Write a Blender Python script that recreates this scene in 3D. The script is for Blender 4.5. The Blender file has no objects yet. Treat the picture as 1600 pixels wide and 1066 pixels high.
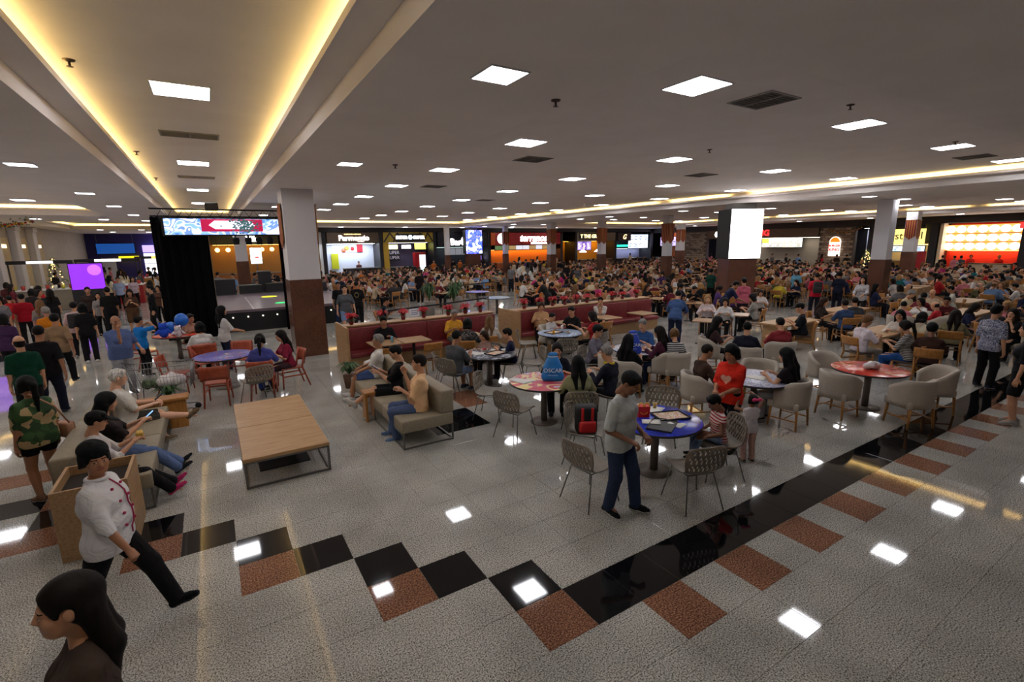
import bpy, bmesh, math, random
import numpy as np
from mathutils import Vector, Matrix, Quaternion
random.seed(7); RNG = random.Random(11)
SC = bpy.context.scene
COL = SC.collection
# ---------------------------------------------------------------- camera, world, exposure
EYE = Vector((0.0, 0.0, 3.11))
def set_camera():
    yaw, pitch, roll = math.radians(31.64), math.radians(11.46), math.radians(-0.9)
    f0 = Vector((math.sin(yaw), math.cos(yaw), 0)); r = Vector((math.cos(yaw), -math.sin(yaw), 0)); u = Vector((0, 0, 1))
    F = f0 * math.cos(pitch) - u * math.sin(pitch); up = u * math.cos(pitch) + f0 * math.sin(pitch)
    R = r * math.cos(roll) + up * math.sin(roll); U = up * math.cos(roll) - r * math.sin(roll)
    cam = bpy.data.cameras.new('camera'); cam.sensor_width = 36; cam.lens = 752.7 / 1600 * 36
    cam.clip_start = 0.05; cam.clip_end = 300
    o = bpy.data.objects.new('camera', cam)
    o.matrix_world = Matrix(((R.x, U.x, -F.x, EYE.x), (R.y, U.y, -F.y, EYE.y), (R.z, U.z, -F.z, EYE.z), (0, 0, 0, 1)))
    COL.objects.link(o); SC.camera = o
set_camera()
w = bpy.data.worlds.new('world'); SC.world = w; w.use_nodes = True
w.node_tree.nodes['Background'].inputs[0].default_value = (0.6, 0.65, 0.7, 1)
w.node_tree.nodes['Background'].inputs[1].default_value = 0.02
vs = SC.view_settings
vs.view_transform = 'Standard'; vs.look = 'None'; vs.gamma = 1.0; vs.use_curve_mapping = False
vs.exposure = 1.08
LAMP = 13.0        # ceiling panels
COVE = 5.0         # warm cove strips
SIGN = 1.0         # lit signs and menu boards
# ---------------------------------------------------------------- helpers
def lin(c):
    if isinstance(c, str): c = tuple(int(c[i:i+2], 16) for i in (0, 2, 4))
    out = []
    for v in c:
        v = v / 255.0
        out.append(v / 12.92 if v <= 0.04045 else ((v + 0.055) / 1.055) ** 2.4)
    return (*out, 1.0)
_M = {}
def mat(name, col=(128, 128, 128), rough=0.6, metal=0.0, emit=None, strength=0.0, spec=None, alpha=None):
    if name in _M: return _M[name]
    m = bpy.data.materials.new(name); m.use_nodes = True
    b = m.node_tree.nodes['Principled BSDF']
    b.inputs['Base Color'].default_value = lin(col)
    b.inputs['Roughness'].default_value = rough; b.inputs['Metallic'].default_value = metal
    if spec is not None: b.inputs['Specular IOR Level'].default_value = spec
    if emit is not None:
        b.inputs['Emission Color'].default_value = lin(emit); b.inputs['Emission Strength'].default_value = strength
    m.diffuse_color = lin(col)
    _M[name] = m
    return m
def nodes_of(m):
    nt = m.node_tree
    return nt, nt.nodes['Principled BSDF']
def coords(nt, kind='Object', scale=(1, 1, 1), rot=(0, 0, 0)):
    tc = nt.nodes.new('ShaderNodeTexCoord'); mp = nt.nodes.new('ShaderNodeMapping')
    mp.inputs['Scale'].default_value = scale; mp.inputs['Rotation'].default_value = rot
    nt.links.new(tc.outputs[kind], mp.inputs[0]); return mp.outputs[0]
def ramp(nt, stops, interp='LINEAR'):
    r = nt.nodes.new('ShaderNodeValToRGB'); r.color_ramp.interpolation = interp
    e = r.color_ramp.elements
    while len(e) < len(stops): e.new(0.5)
    for k, (p, c) in enumerate(stops):
        e[k].position = p; e[k].color = lin(c)
    return r
def noise_mat(name, stops, scale=20, detail=3, rough=0.6, stretch=(1, 1, 1), kind='Object', bump=0.0, tex='noise', interp='LINEAR', metal=0, rot=(0, 0, 0)):
    if name in _M: return _M[name]
    m = mat(name, stops[len(stops)//2][1], rough, metal); nt, b = nodes_of(m)
    v = coords(nt, kind, stretch, rot)
    if tex == 'noise':
        t = nt.nodes.new('ShaderNodeTexNoise'); t.inputs['Scale'].default_value = scale; t.inputs['Detail'].default_value = detail; out = t.outputs['Fac']
    elif tex == 'voronoi':
        t = nt.nodes.new('ShaderNodeTexVoronoi'); t.inputs['Scale'].default_value = scale; out = t.outputs['Color']
    elif tex == 'wave':
        t = nt.nodes.new('ShaderNodeTexWave'); t.inputs['Scale'].default_value = scale; t.inputs['Distortion'].default_value = detail; out = t.outputs['Fac']
    nt.links.new(v, t.inputs['Vector'])
    r = ramp(nt, stops, interp)
    if tex == 'voronoi':
        sp = nt.nodes.new('ShaderNodeSeparateColor'); nt.links.new(out, sp.inputs[0]); out = sp.outputs[0]
    nt.links.new(out, r.inputs[0]); nt.links.new(r.outputs[0], b.inputs['Base Color'])
    if bump:
        bp = nt.nodes.new('ShaderNodeBump'); bp.inputs['Strength'].default_value = bump; bp.inputs['Distance'].default_value = 0.004
        nt.links.new(out, bp.inputs['Height']); nt.links.new(bp.outputs[0], b.inputs['Normal'])
    return m
def glow(name, col=None, strength=1.0):
    if name in _M: return _M[name]
    if not name.startswith(('lamp', 'cove', 'shoplight', 'screen_blank', 'plate', 'sign_white')): strength *= 0.55
    return mat(name, col, 0.5, emit=col, strength=strength)

class MB:
    def __init__(s): s.v = []; s.f = []; s.m = []; s.sm = []
    def add(s, vs, fs, mi=0, smooth=False):
        o = len(s.v); s.v.extend([tuple(p) for p in vs]); s.f.extend([tuple(i + o for i in f) for f in fs])
        s.m.extend([mi] * len(fs)); s.sm.extend([smooth] * len(fs)); return s
    def box(s, x0, x1, y0, y1, z0, z1, mi=0, M=None):
        vs = [Vector((x, y, z)) for z in (z0, z1) for y in (y0, y1) for x in (x0, x1)]
        if M is not None: vs = [M @ p for p in vs]
        return s.add(vs, [(0, 2, 3, 1), (4, 5, 7, 6), (0, 1, 5, 4), (2, 6, 7, 3), (0, 4, 6, 2), (1, 3, 7, 5)], mi)
    def cbox(s, x0, x1, y0, y1, z0, z1, c=0.01, mi=0, M=None, seg=1):
        bm = bmesh.new(); bmesh.ops.create_cube(bm, size=1)
        for p in bm.verts:
            p.co = Vector(((x0 + x1) / 2 + p.co.x * (x1 - x0), (y0 + y1) / 2 + p.co.y * (y1 - y0), (z0 + z1) / 2 + p.co.z * (z1 - z0)))
        bmesh.ops.bevel(bm, geom=bm.edges[:], offset=c, segments=seg, affect='EDGES', profile=0.5)
        bm.verts.index_update()
        vs = [(M @ p.co if M is not None else p.co.copy()) for p in bm.verts]
        fs = [[q.index for q in f.verts] for f in bm.faces]; bm.free()
        return s.add(vs, fs, mi, seg > 1)
    def bar(s, a, b, wx, wy=None, mi=0, up=(0, 0, 1)):
        a = Vector(a); b = Vector(b); wy = wx if wy is None else wy
        d = (b - a).normalized(); u = Vector(up)
        if abs(d.dot(u)) > 0.98: u = Vector((0, 1, 0))
        x = d.cross(u).normalized(); y = x.cross(d).normalized()
        vs = [p + x * sx * wx / 2 + y * sy * wy / 2 for p in (a, b) for sx, sy in ((-1, -1), (1, -1), (1, 1), (-1, 1))]
        return s.add(vs, [(0, 1, 2, 3), (7, 6, 5, 4), (0, 4, 5, 1), (1, 5, 6, 2), (2, 6, 7, 3), (3, 7, 4, 0)], mi)
    def tube(s, pts, r, n=8, mi=0, closed=False, caps=True):
        pts = [Vector(p) for p in pts]; rs = r if isinstance(r, (list, tuple)) else [r] * len(pts)
        rings = []; prev = None
        for k, p in enumerate(pts):
            if closed: d = (pts[(k + 1) % len(pts)] - pts[k - 1])
            else: d = (pts[min(k + 1, len(pts) - 1)] - pts[max(k - 1, 0)])
            d.normalize()
            if prev is None:
                u = Vector((0, 0, 1)) if abs(d.z) < 0.9 else Vector((1, 0, 0))
                x = d.cross(u).normalized()
            else:
                x = (prev - d * prev.dot(d)).normalized()
            prev = x; y = d.cross(x)
            rings.append([p + (x * math.cos(2 * math.pi * j / n) + y * math.sin(2 * math.pi * j / n)) * rs[k] for j in range(n)])
        vs = [q for ring in rings for q in ring]; fs = []
        K = len(rings)
        for k in range(K if closed else K - 1):
            k2 = (k + 1) % K
            for j in range(n):
                fs.append((k * n + j, k * n + (j + 1) % n, k2 * n + (j + 1) % n, k2 * n + j))
        s.add(vs, fs, mi, True)
        if caps and not closed:
            o = len(s.v) - len(vs)
            s.f.append(tuple(o + j for j in reversed(range(n)))); s.m.append(mi); s.sm.append(False)
            s.f.append(tuple(o + (K - 1) * n + j for j in range(n))); s.m.append(mi); s.sm.append(False)
        return s
    def lathe(s, prof, n=24, c=(0, 0), mi=0, smooth=True, ax=1.0, ay=1.0):
        vs = []; fs = []
        for (r, z) in prof:
            for j in range(n):
                a = 2 * math.pi * j / n; vs.append((c[0] + ax * r * math.cos(a), c[1] + ay * r * math.sin(a), z))
        for k in range(len(prof) - 1):
            for j in range(n):
                fs.append((k * n + j, k * n + (j + 1) % n, (k + 1) * n + (j + 1) % n, (k + 1) * n + j))
        if prof[0][0] > 1e-5: fs.append(tuple(reversed(range(n))))
        if prof[-1][0] > 1e-5: fs.append(tuple((len(prof) - 1) * n + j for j in range(n)))
        s.add(vs, fs, mi, smooth)
        return s
    def prism(s, poly, z0, z1, mi=0, M=None):
        n = len(poly); vs = [Vector((x, y, z0)) for x, y in poly] + [Vector((x, y, z1)) for x, y in poly]
        if M is not None: vs = [M @ p for p in vs]
        fs = [tuple(reversed(range(n))), tuple(range(n, 2 * n))] + [(j, (j + 1) % n, n + (j + 1) % n, n + j) for j in range(n)]
        return s.add(vs, fs, mi)
    def ball(s, c, r, n=10, mi=0, sc=(1, 1, 1)):
        rows = max(4, n // 2); vs = []; fs = []
        for i in range(rows + 1):
            th = math.pi * i / rows
            for j in range(n):
                a = 2 * math.pi * j / n
                vs.append((c[0] + sc[0] * r * math.sin(th) * math.cos(a), c[1] + sc[1] * r * math.sin(th) * math.sin(a), c[2] + sc[2] * r * math.cos(th)))
        for i in range(rows):
            for j in range(n):
                fs.append((i * n + j, (i + 1) * n + j, (i + 1) * n + (j + 1) % n, i * n + (j + 1) % n))
        return s.add(vs, fs, mi, True)
    def sheet(s, fn, nu, nv, t=0.012, mi=0, skip=None):
        """curved sheet fn(u,v)->Vector with thickness t; cells in skip(i,j) are left open"""
        P = [[Vector(fn(i / nu, j / nv)) for j in range(nv + 1)] for i in range(nu + 1)]
        def nrm(i, j):
            a = P[min(i + 1, nu)][j] - P[max(i - 1, 0)][j]; b = P[i][min(j + 1, nv)] - P[i][max(j - 1, 0)]
            return a.cross(b).normalized()
        top = []; bot = []
        for i in range(nu + 1):
            for j in range(nv + 1):
                n = nrm(i, j) * t / 2; top.append(P[i][j] + n); bot.append(P[i][j] - n)
        K = len(top); idx = lambda i, j: i * (nv + 1) + j
        on = lambda i, j: 0 <= i < nu and 0 <= j < nv and not (skip and skip(i, j))
        fs = []
        for i in range(nu):
            for j in range(nv):
                if not on(i, j): continue
                a, b, c, d = idx(i, j), idx(i + 1, j), idx(i + 1, j + 1), idx(i, j + 1)
                fs.append((a, b, c, d)); fs.append((K + d, K + c, K + b, K + a))
                if not on(i, j - 1): fs.append((a, K + a, K + b, b))
                if not on(i + 1, j): fs.append((b, K + b, K + c, c))
                if not on(i, j + 1): fs.append((c, K + c, K + d, d))
                if not on(i - 1, j): fs.append((d, K + d, K + a, a))
        return s.add(top + bot, fs, mi, True)
    def text(s, string, size, depth=0.02, M=None, mi=0, align='CENTER', shear=0.0, bold=0.0, spacing=1.0):
        cu = bpy.data.curves.new('t', 'FONT'); cu.body = string; cu.size = size; cu.extrude = depth / 2; cu.align_x = align; cu.align_y = 'CENTER'
        cu.shear = shear; cu.offset = bold; cu.space_character = spacing; cu.resolution_u = 3
        o = bpy.data.objects.new('t', cu); me = o.to_mesh()
        vs = [(M @ v.co if M is not None else v.co.copy()) for v in me.vertices]; fs = [list(p.vertices) for p in me.polygons]
        o.to_mesh_clear(); bpy.data.objects.remove(o); bpy.data.curves.remove(cu)
        return s.add(vs, fs, mi)
    def mesh(s, name):
        me = bpy.data.meshes.new(name); me.from_pydata([tuple(p) for p in s.v], [], s.f)
        me.polygons.foreach_set('material_index', s.m); me.polygons.foreach_set('use_smooth', s.sm); me.update()
        return me
    def build(s, name, mats, parent=None, loc=None, rz=0.0):
        me = s.mesh(name)
        for m in (mats if isinstance(mats, (list, tuple)) else [mats]): me.materials.append(m)
        return link(name, me, parent, loc, rz)
def link(name, data, parent=None, loc=None, rz=0.0):
    o = bpy.data.objects.new(name, data); COL.objects.link(o)
    if parent is not None: o.parent = parent
    if loc is not None: o.location = loc
    if rz: o.rotation_euler = (0, 0, rz)
    return o
def tag(o, label=None, cat=None, group=None, kind=None):
    if label: o['label'] = label
    if cat: o['category'] = cat
    if group: o['group'] = group
    if kind: o['kind'] = kind
    return o
def thing(name, label, cat, loc=(0, 0, 0), rz=0.0, group=None):
    o = link(name, None, None, loc, rz); o.empty_display_size = 0.1
    return tag(o, label, cat, group)
def copy_tree(o, parent=None):
    c = o.copy(); COL.objects.link(c); c.parent = parent
    for ch in KIDS(o): copy_tree(ch, c)
    return c
def KIDS(o): return list(o.children)
def dup(root, loc, rz, label, group=None, scale=None):
    c = copy_tree(root); c.location = loc; c.rotation_euler = (0, 0, rz); c['label'] = label
    if group: c['group'] = group
    if scale: c.scale = (scale,) * 3
    return c
def basis(ox, oy, oz, ux, uy, uz, vx, vy, vz):
    """matrix mapping local x to u, local y to v, local z to u x v"""
    u = Vector((ux, uy, uz)); v = Vector((vx, vy, vz)); n = u.cross(v)
    return Matrix(((u.x, v.x, n.x, ox), (u.y, v.y, n.y, oy), (u.z, v.z, n.z, oz), (0, 0, 0, 1)))
# ---------------------------------------------------------------- surface materials
def granite(name, base, dark, light, rough=.045, scale=70, p=(.42, .50, .57)):
    m = mat(name, base, rough); nt, b = nodes_of(m)
    g = nt.nodes.new('ShaderNodeNewGeometry')
    t = nt.nodes.new('ShaderNodeTexNoise'); t.inputs['Scale'].default_value = scale; t.inputs['Detail'].default_value = 4; t.inputs['Roughness'].default_value = .65
    nt.links.new(g.outputs['Position'], t.inputs['Vector'])
    r = ramp(nt, [(p[0] - .05, dark), (p[1], base), (p[2] + .04, light)]); nt.links.new(t.outputs['Fac'], r.inputs[0])
    t2 = nt.nodes.new('ShaderNodeTexNoise'); t2.inputs['Scale'].default_value = 1.3; t2.inputs['Detail'].default_value = 2; nt.links.new(g.outputs['Position'], t2.inputs['Vector'])
    r2 = ramp(nt, [(.3, (215, 215, 215)), (.7, (255, 255, 255))]); nt.links.new(t2.outputs['Fac'], r2.inputs[0])
    mx = nt.nodes.new('ShaderNodeMix'); mx.data_type = 'RGBA'; mx.blend_type = 'MULTIPLY'; mx.inputs[0].default_value = 1
    nt.links.new(r.outputs[0], mx.inputs[6]); nt.links.new(r2.outputs[0], mx.inputs[7]); nt.links.new(mx.outputs[2], b.inputs['Base Color'])
    return m
M_GRAN = granite('granite_grey', (184, 181, 173), (58, 56, 54), (230, 227, 219), scale=85)
M_BRN = granite('granite_brown', (140, 92, 70), (70, 46, 38), (196, 146, 112))
M_BLK = granite('granite_black', (16, 16, 18), (8, 8, 9), (30, 30, 34))
M_COLB = granite('granite_column', (104, 66, 50), (62, 38, 30), (128, 86, 66), rough=.25, scale=120)
M_GROUT = mat('grout', (70, 68, 64), .8)
M_CEIL = noise_mat('ceiling_paint', [(.3, (238, 230, 225)), (.7, (244, 237, 232))], 1.2, 2, .9)
M_WHITE = mat('white_paint', (216, 214, 218), .6)
M_LAMP = glow('lamp_diffuser', (250, 250, 255), LAMP)
M_FRAME = mat('lamp_frame', (220, 220, 220), .5)
M_COVE = glow('cove_led', (255, 226, 148), COVE)
M_BLACK = mat('matt_black', (14, 14, 16), .7)
M_DARK = mat('dark_panel', (26, 24, 30), .5)
M_METAL = mat('grey_metal', (120, 118, 114), .4, .8)
M_STEEL = mat('steel', (150, 148, 144), .35, .9)
M_WOOD = noise_mat('light_oak', [(.3, (160, 120, 78)), (.5, (180, 142, 98)), (.7, (190, 154, 110))], 3, 4, .45, (1, 14, 14))
M_WOODY = noise_mat('light_oak_long', [(.3, (148, 112, 74)), (.5, (168, 132, 92)), (.7, (178, 144, 104))], 3, 4, .45, (12, 1, 12))
M_YWOOD = noise_mat('honey_wood', [(.3, (150, 96, 40)), (.6, (178, 122, 58))], 4, 4, .4, (8, 8, 1))
M_TERRA = noise_mat('terracotta_wood', [(.3, (146, 62, 38)), (.6, (170, 78, 50))], 5, 3, .45, (6, 6, 1))
M_BEIGE = noise_mat('taupe_leather', [(.3, (136, 124, 104)), (.7, (150, 138, 116))], 30, 3, .6, bump=.1)
M_TUB = noise_mat('grey_beige_fabric', [(.3, (168, 158, 146)), (.7, (184, 174, 160))], 80, 3, .8, bump=.1)
M_SHELL = noise_mat('taupe_plastic', [(.3, (116, 106, 94)), (.7, (130, 120, 106))], 8, 2, .45)
M_BURG = noise_mat('burgundy_vinyl', [(.3, (110, 34, 38)), (.7, (130, 44, 46))], 12, 3, .45, bump=.05)
M_TLEG = mat('table_leg_taupe', (112, 102, 94), .45, .3)
# ---------------------------------------------------------------- floor of square granite tiles (0.5 m)
GX, GY, GT = 0.890, 4.574, 0.5
cam_m = SC.camera.matrix_world.inverted()
def screen(p):
    q = cam_m @ Vector(p)
    if q.z > -0.05: return None
    return 800 + 752.7 * q.x / -q.z, 533 - 752.7 * q.y / -q.z
floor = MB().box(-10, 48, -6, 62, -.15, -.0045).build('floor', M_GRAN); tag(floor, 'polished speckled grey granite floor with black and brown tile bands', kind='structure')
black = set((i, -4) for i in range(3, 60)) | set((k, -1 - k) for k in range(-7, 3)) | {(4, 5), (5, 5), (5, 6), (-8, 6), (-9, 5), (-10, 4)}
brown = set((k, -2 - k) for k in range(-6, 3, 2)) | set((i, -5) for i in range(4, 60, 2)) | {(6, 8), (6, 7), (7, 8), (-7, 4), (-8, 4), (-6, 6), (-8, 8), (-7, 8)}
tm = MB().cbox(-.2485, .2485, -.2485, .2485, -.0045, 0, .0012).mesh('granite_tile')
tile_me = {}
for k, m in (('granite_tile', M_GRAN), ('brown_tile', M_BRN), ('black_tile', M_BLK)):
    q = tm.copy(); q.materials.append(m); tile_me[k] = q
cells = []
for i in range(-22, 58):
    for j in range(-18, 50):
        x, y = GX + (i + .5) * GT, GY + (j + .5) * GT
        if x < -9.7 or y < -5.5: continue
        s = screen((x, y, 0)); vis = s is not None and -40 < s[0] < 1640 and -40 < s[1] < 1110
        cells.append((math.hypot(x, y), i, j, x, y, vis))
cells.sort()
rest = {'granite_tile': MB(), 'brown_tile': MB(), 'black_tile': MB()}; nsingle = 0
for d, i, j, x, y, vis in cells:
    k = 'black_tile' if (i, j) in black else 'brown_tile' if (i, j) in brown else 'granite_tile'
    single = vis and ((k != 'granite_tile' and d < 16) or (k == 'granite_tile' and nsingle < 300))
    if single:
        link(k, tile_me[k], floor, (x, y, 0)); nsingle += k == 'granite_tile'
    else:
        g = .2485; rest[k].add([(x - g, y - g, 0), (x + g, y - g, 0), (x + g, y + g, 0), (x - g, y + g, 0), (x - g, y - g, -.0045), (x + g, y - g, -.0045), (x + g, y + g, -.0045), (x - g, y + g, -.0045)], [(0, 1, 2, 3), (0, 4, 5, 1), (1, 5, 6, 2), (2, 6, 7, 3), (3, 7, 4, 0)])
for k, m in (('granite_tile', M_GRAN), ('brown_tile', M_BRN), ('black_tile', M_BLK)):
    tag(rest[k].build(k, m, floor), kind='stuff')
# ---------------------------------------------------------------- ceiling with raised, cove-lit coffers
ZS, ZL, ZT = 4.65, 4.86, 5.06
coffers = [(-1.43, 1.43, -5.6, 30.5), (3.69, 19.6, 2.72, 40.2), (26.5, 42.0, 1.0, 37.5), (-9.0, -3.75, 8.0, 29.5), (-8.6, -2.4, 36.0, 49.0)]
def ceiling_plane():
    xs = sorted({-10, 48} | {c[0] for c in coffers} | {c[1] for c in coffers}); ys = sorted({-6, 62} | {c[2] for c in coffers} | {c[3] for c in coffers})
    b = MB()
    for i in range(len(xs) - 1):
        for j in range(len(ys) - 1):
            cx, cy = (xs[i] + xs[i + 1]) / 2, (ys[j] + ys[j + 1]) / 2
            if any(c[0] < cx < c[1] and c[2] < cy < c[3] for c in coffers): continue
            b.box(xs[i], xs[i + 1], ys[j], ys[j + 1], ZS, 5.3)
    return b
ceiling = ceiling_plane().build('ceiling', M_CEIL); tag(ceiling, 'pale grey plaster ceiling with raised coffers', kind='structure')
cn = ['long central coffer above the stage walkway', 'largest coffer over the tables', 'coffer by the right-hand counters', 'coffer over the left walkway', 'far left coffer']
for k, (x0, x1, y0, y1) in enumerate(coffers):
    b = MB(); b.box(x0, x1, y0, y1, ZT, 5.3)
    s = .30
    for a in ((x0 - .02, x0 + s, y0, y1), (x1 - s, x1 + .02, y0, y1), (x0 + s, x1 - s, y0 - .02, y0 + s), (x0 + s, x1 - s, y1 - s, y1 + .02)): b.box(*a, ZL, ZL + .05)
    for a in ((x0 + s - .03, x0 + s, y0 + s, y1 - s), (x1 - s, x1 - s + .03, y0 + s, y1 - s), (x0 + s, x1 - s, y0 + s - .03, y0 + s), (x0 + s, x1 - s, y1 - s, y1 - s + .03)): b.box(*a, ZL + .05, ZL + .075)
    cf = b.build('trim_%d' % (k + 1), M_CEIL); tag(cf, 'raised plaster tray of the ' + cn[k], kind='structure')
    lit = [(x0 + .08, x0 + .14, y0 + .3, y1 - .3), (x1 - .14, x1 - .08, y0 + .3, y1 - .3), (x0 + .3, x1 - .3, y1 - .14, y1 - .08)]
    if k == 1: lit = lit[1:]
    for q, a in enumerate(lit):
        # far strips run in broken lengths
        segs = [a]
        if k in (1, 2) and q == (0 if k == 1 else 1):
            segs = []; y = a[2]
            for L, gap in ((9.5, 1.0), (3.2, .8), (8.5, .7), (5.0, .5), (20, 0)):
                if y < a[3]: segs.append((a[0], a[1], y, min(y + L, a[3]))); y += L + gap
        for sg in segs:
            MB().box(*sg, ZL + .055, ZL + .085).build('cove_strip', M_COVE, cf)
# ceiling panels
def lamp_mesh(sz):
    b = MB(); h = sz / 2; f = .018
    for a in ((-h, h, -h, -h + f), (-h, h, h - f, h), (-h, -h + f, -h + f, h - f), (h - f, h, -h + f, h - f)): b.box(*a, -.012, 0)
    fr = b.mesh('frame'); fr.materials.append(M_FRAME)
    d = MB().box(-h + f, h - f, -h + f, h - f, -.008, 0).mesh('diffuser'); d.materials.append(M_LAMP)
    return fr, d
LM = {.4: lamp_mesh(.42), .62: lamp_mesh(.64)}
ORD = ['nearest', 'second', 'third', 'fourth', 'fifth', 'sixth', 'seventh', 'eighth', 'ninth', 'tenth', 'eleventh']
def lamp(x, y, z, sz, label, group):
    t = thing('ceiling_light', label, 'ceiling light', (x, y, z), 0, group)
    link('frame', LM[sz][0], t); link('diffuser', LM[sz][1], t)
for k, y in enumerate((1.6, 7.76, 13.95, 20.15, 26.0)): lamp(-.05, y, ZT, .62, 'white square ceiling light along the central coffer, %s from the camera' % ORD[k], 'lights of the central coffer')
rown = ['left-hand', 'second', 'third', 'right-hand']
for c, x in enumerate((5.6, 9.95, 14.3, 18.3)):
    for k, y in enumerate((4.45, 8.45, 12.4, 16.3, 20.3, 24.3, 28.3, 32.3, 36.3)):
        lamp(x, y, ZT, .62, 'square ceiling light, %s row of the largest coffer, %s from near' % (rown[c], ORD[k]), 'lights of the largest coffer')
for k, y in enumerate((4.2, 9.88, 15.6, 21.3, 27.0, 32.7, 38.4)):
    lamp(2.5, y, ZS, .4, 'small ceiling light between central and largest coffers, %s from the camera' % ORD[k], 'lights between the coffers')
for k, y in enumerate((7.0, 12.49, 17.98, 22.9, 28.4, 34.0)):
    lamp(-2.7, y, ZS, .4, 'small square ceiling light left of the central coffer, %s from the camera' % ORD[k], 'lights left of the central coffer')
for c, x in enumerate((-5.9, -8.2)):
    for k, y in enumerate((10.5, 14.6, 18.6, 22.6, 26.6)): lamp(x, y, ZT, .62, 'ceiling light in the left walkway coffer, %s row, %s in it' % (('inner', 'outer')[c], ORD[k]), 'lights of the left walkway coffer')
for c, x in enumerate((-7.0, -4.4, -2.0, 0.8)):
    for k, y in enumerate((33.0, 38.5, 44.0, 50.0, 56.0)): lamp(x, y, ZT if coffers[4][0] < x < coffers[4][1] and coffers[4][2] < y < coffers[4][3] else ZS, .4, 'far small ceiling light beyond the stage, %s row, %s in it' % (('first', 'second', 'third', 'fourth')[c], ORD[k]), 'lights beyond the stage')
for c, x in enumerate((21.6, 24.6)):
    for k, y in enumerate((3.4, 9.0, 14.6, 17.6, 23.2, 26.0, 34.5, 39.5)): lamp(x, y, ZS, .4, 'small ceiling light over the wide pillars, %s row, %s in it' % (('inner', 'outer')[c], ORD[k]), 'lights over the wide pillars')
for c, x in enumerate((28.8, 33.0, 37.2, 40.6)):
    for k, y in enumerate((4.5, 9.0, 13.5, 18.0, 23.0, 28.0, 33.5)): lamp(x, y, ZT, .62, 'ceiling light in the right-hand coffer, %s row, %s in it' % (('first', 'second', 'third', 'fourth')[c], ORD[k]), 'lights of the right-hand coffer')
for k, y in enumerate((8.0, 13.0, 18.5, 24.0, 29.5, 35.0)): lamp(45.0, y, ZS, .4, 'small ceiling light in front of the right-hand counters, %s from the near end' % ORD[k], 'lights before the right-hand counters')
for k, x in enumerate((9.5, 15.0, 20.5, 26.0, 31.5, 37.0)): lamp(x, 41.9, ZS, .4, 'small ceiling light in front of the far counters, %s from the left' % ('first', 'second', 'third', 'fourth', 'fifth', 'sixth')[k], 'lights before the far counters')
# air vents, sprinklers
M_VENT = mat('vent_grey', (150, 144, 138), .6); M_VENTD = mat('vent_dark', (84, 80, 76), .8)
def vent(x, y, z, w, d, label):
    t = thing('air_vent', label, 'air vent', (x, y, z), 0, 'ceiling air vents')
    b = MB(); f = .03
    for a in ((-w, w, -d, -d + f), (-w, w, d - f, d), (-w, -w + f, -d + f, d - f), (w - f, w, -d + f, d - f), (-.012, .012, -d + f, d - f)): b.box(*a, -.014, 0)
    b.build('frame', M_VENT, t); MB().box(-w + f, w - f, -d + f, d - f, -.004, 0).build('backing', M_VENTD, t)
    n = 9; sl = MB().box(-w + f, w - f, -.008, .008, -.012, -.006, M=Matrix.Rotation(.5, 4, 'X')).mesh('slat'); sl.materials.append(M_VENT)
    for k in range(n): link('slat', sl, t, (0, -d + f + (k + .5) * (2 * d - 2 * f) / n, 0))
vent(7.0, 4.4, ZT, .36, .34, 'grey slatted air vent beside the nearest light of the largest coffer')
vent(6.8, 9.97, ZT, .36, .34, 'grey slatted air vent behind the second light of the left-hand coffer row')
vent(13.0, 10.0, ZT, .36, .34, 'grey slatted air vent between the middle rows of ceiling lights')
vent(16.6, 4.7, ZT, .36, .34, 'grey slatted air vent beside the lights near the right frame edge')
vent(-.03, 10.6, ZT, .44, .24, 'grey slatted air vent between the first two lights of the central coffer')
vent(-.03, 16.6, ZT, .44, .24, 'grey slatted air vent between the second and third central coffer lights')
vent(6.8, 16.0, ZT, .36, .34, 'far grey slatted air vent over the left-hand tables')
vent(11.0, 20.0, ZT, .36, .34, 'far grey slatted air vent over the middle tables')
M_SPR = mat('sprinkler_brass', (90, 76, 66), .4, .6)
for k, (x, y, z, lb) in enumerate(((3.45, 4.6, ZS, 'between the near strip light and the largest coffer'), (-1.0, 7.1, ZT, 'in the central coffer left of its nearest light'), (8.4, 3.9, ZT, 'right of the near slatted vent'),
        (3.3, 9.6, ZS, 'by the second strip light'), (-1.0, 12.8, ZT, 'in the central coffer left of its second light'), (13.6, 4.2, ZT, 'before the far right vent'), (9.6, 7.2, ZT, 'near the middle of the largest coffer'), (-1.0, 17.2, ZT, 'in the central coffer near its third light'))):
    t = thing('sprinkler', 'small dark ceiling sprinkler ' + lb, 'sprinkler', (x, y, z), 0, 'ceiling sprinklers')
    MB().lathe([(.055, 0), (.05, -.012), (.02, -.02)], 14).build('rosette', M_SPR, t); MB().lathe([(.012, -.015), (.012, -.06), (.03, -.065), (.03, -.07)], 10).build('nozzle', M_SPR, t)
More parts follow.
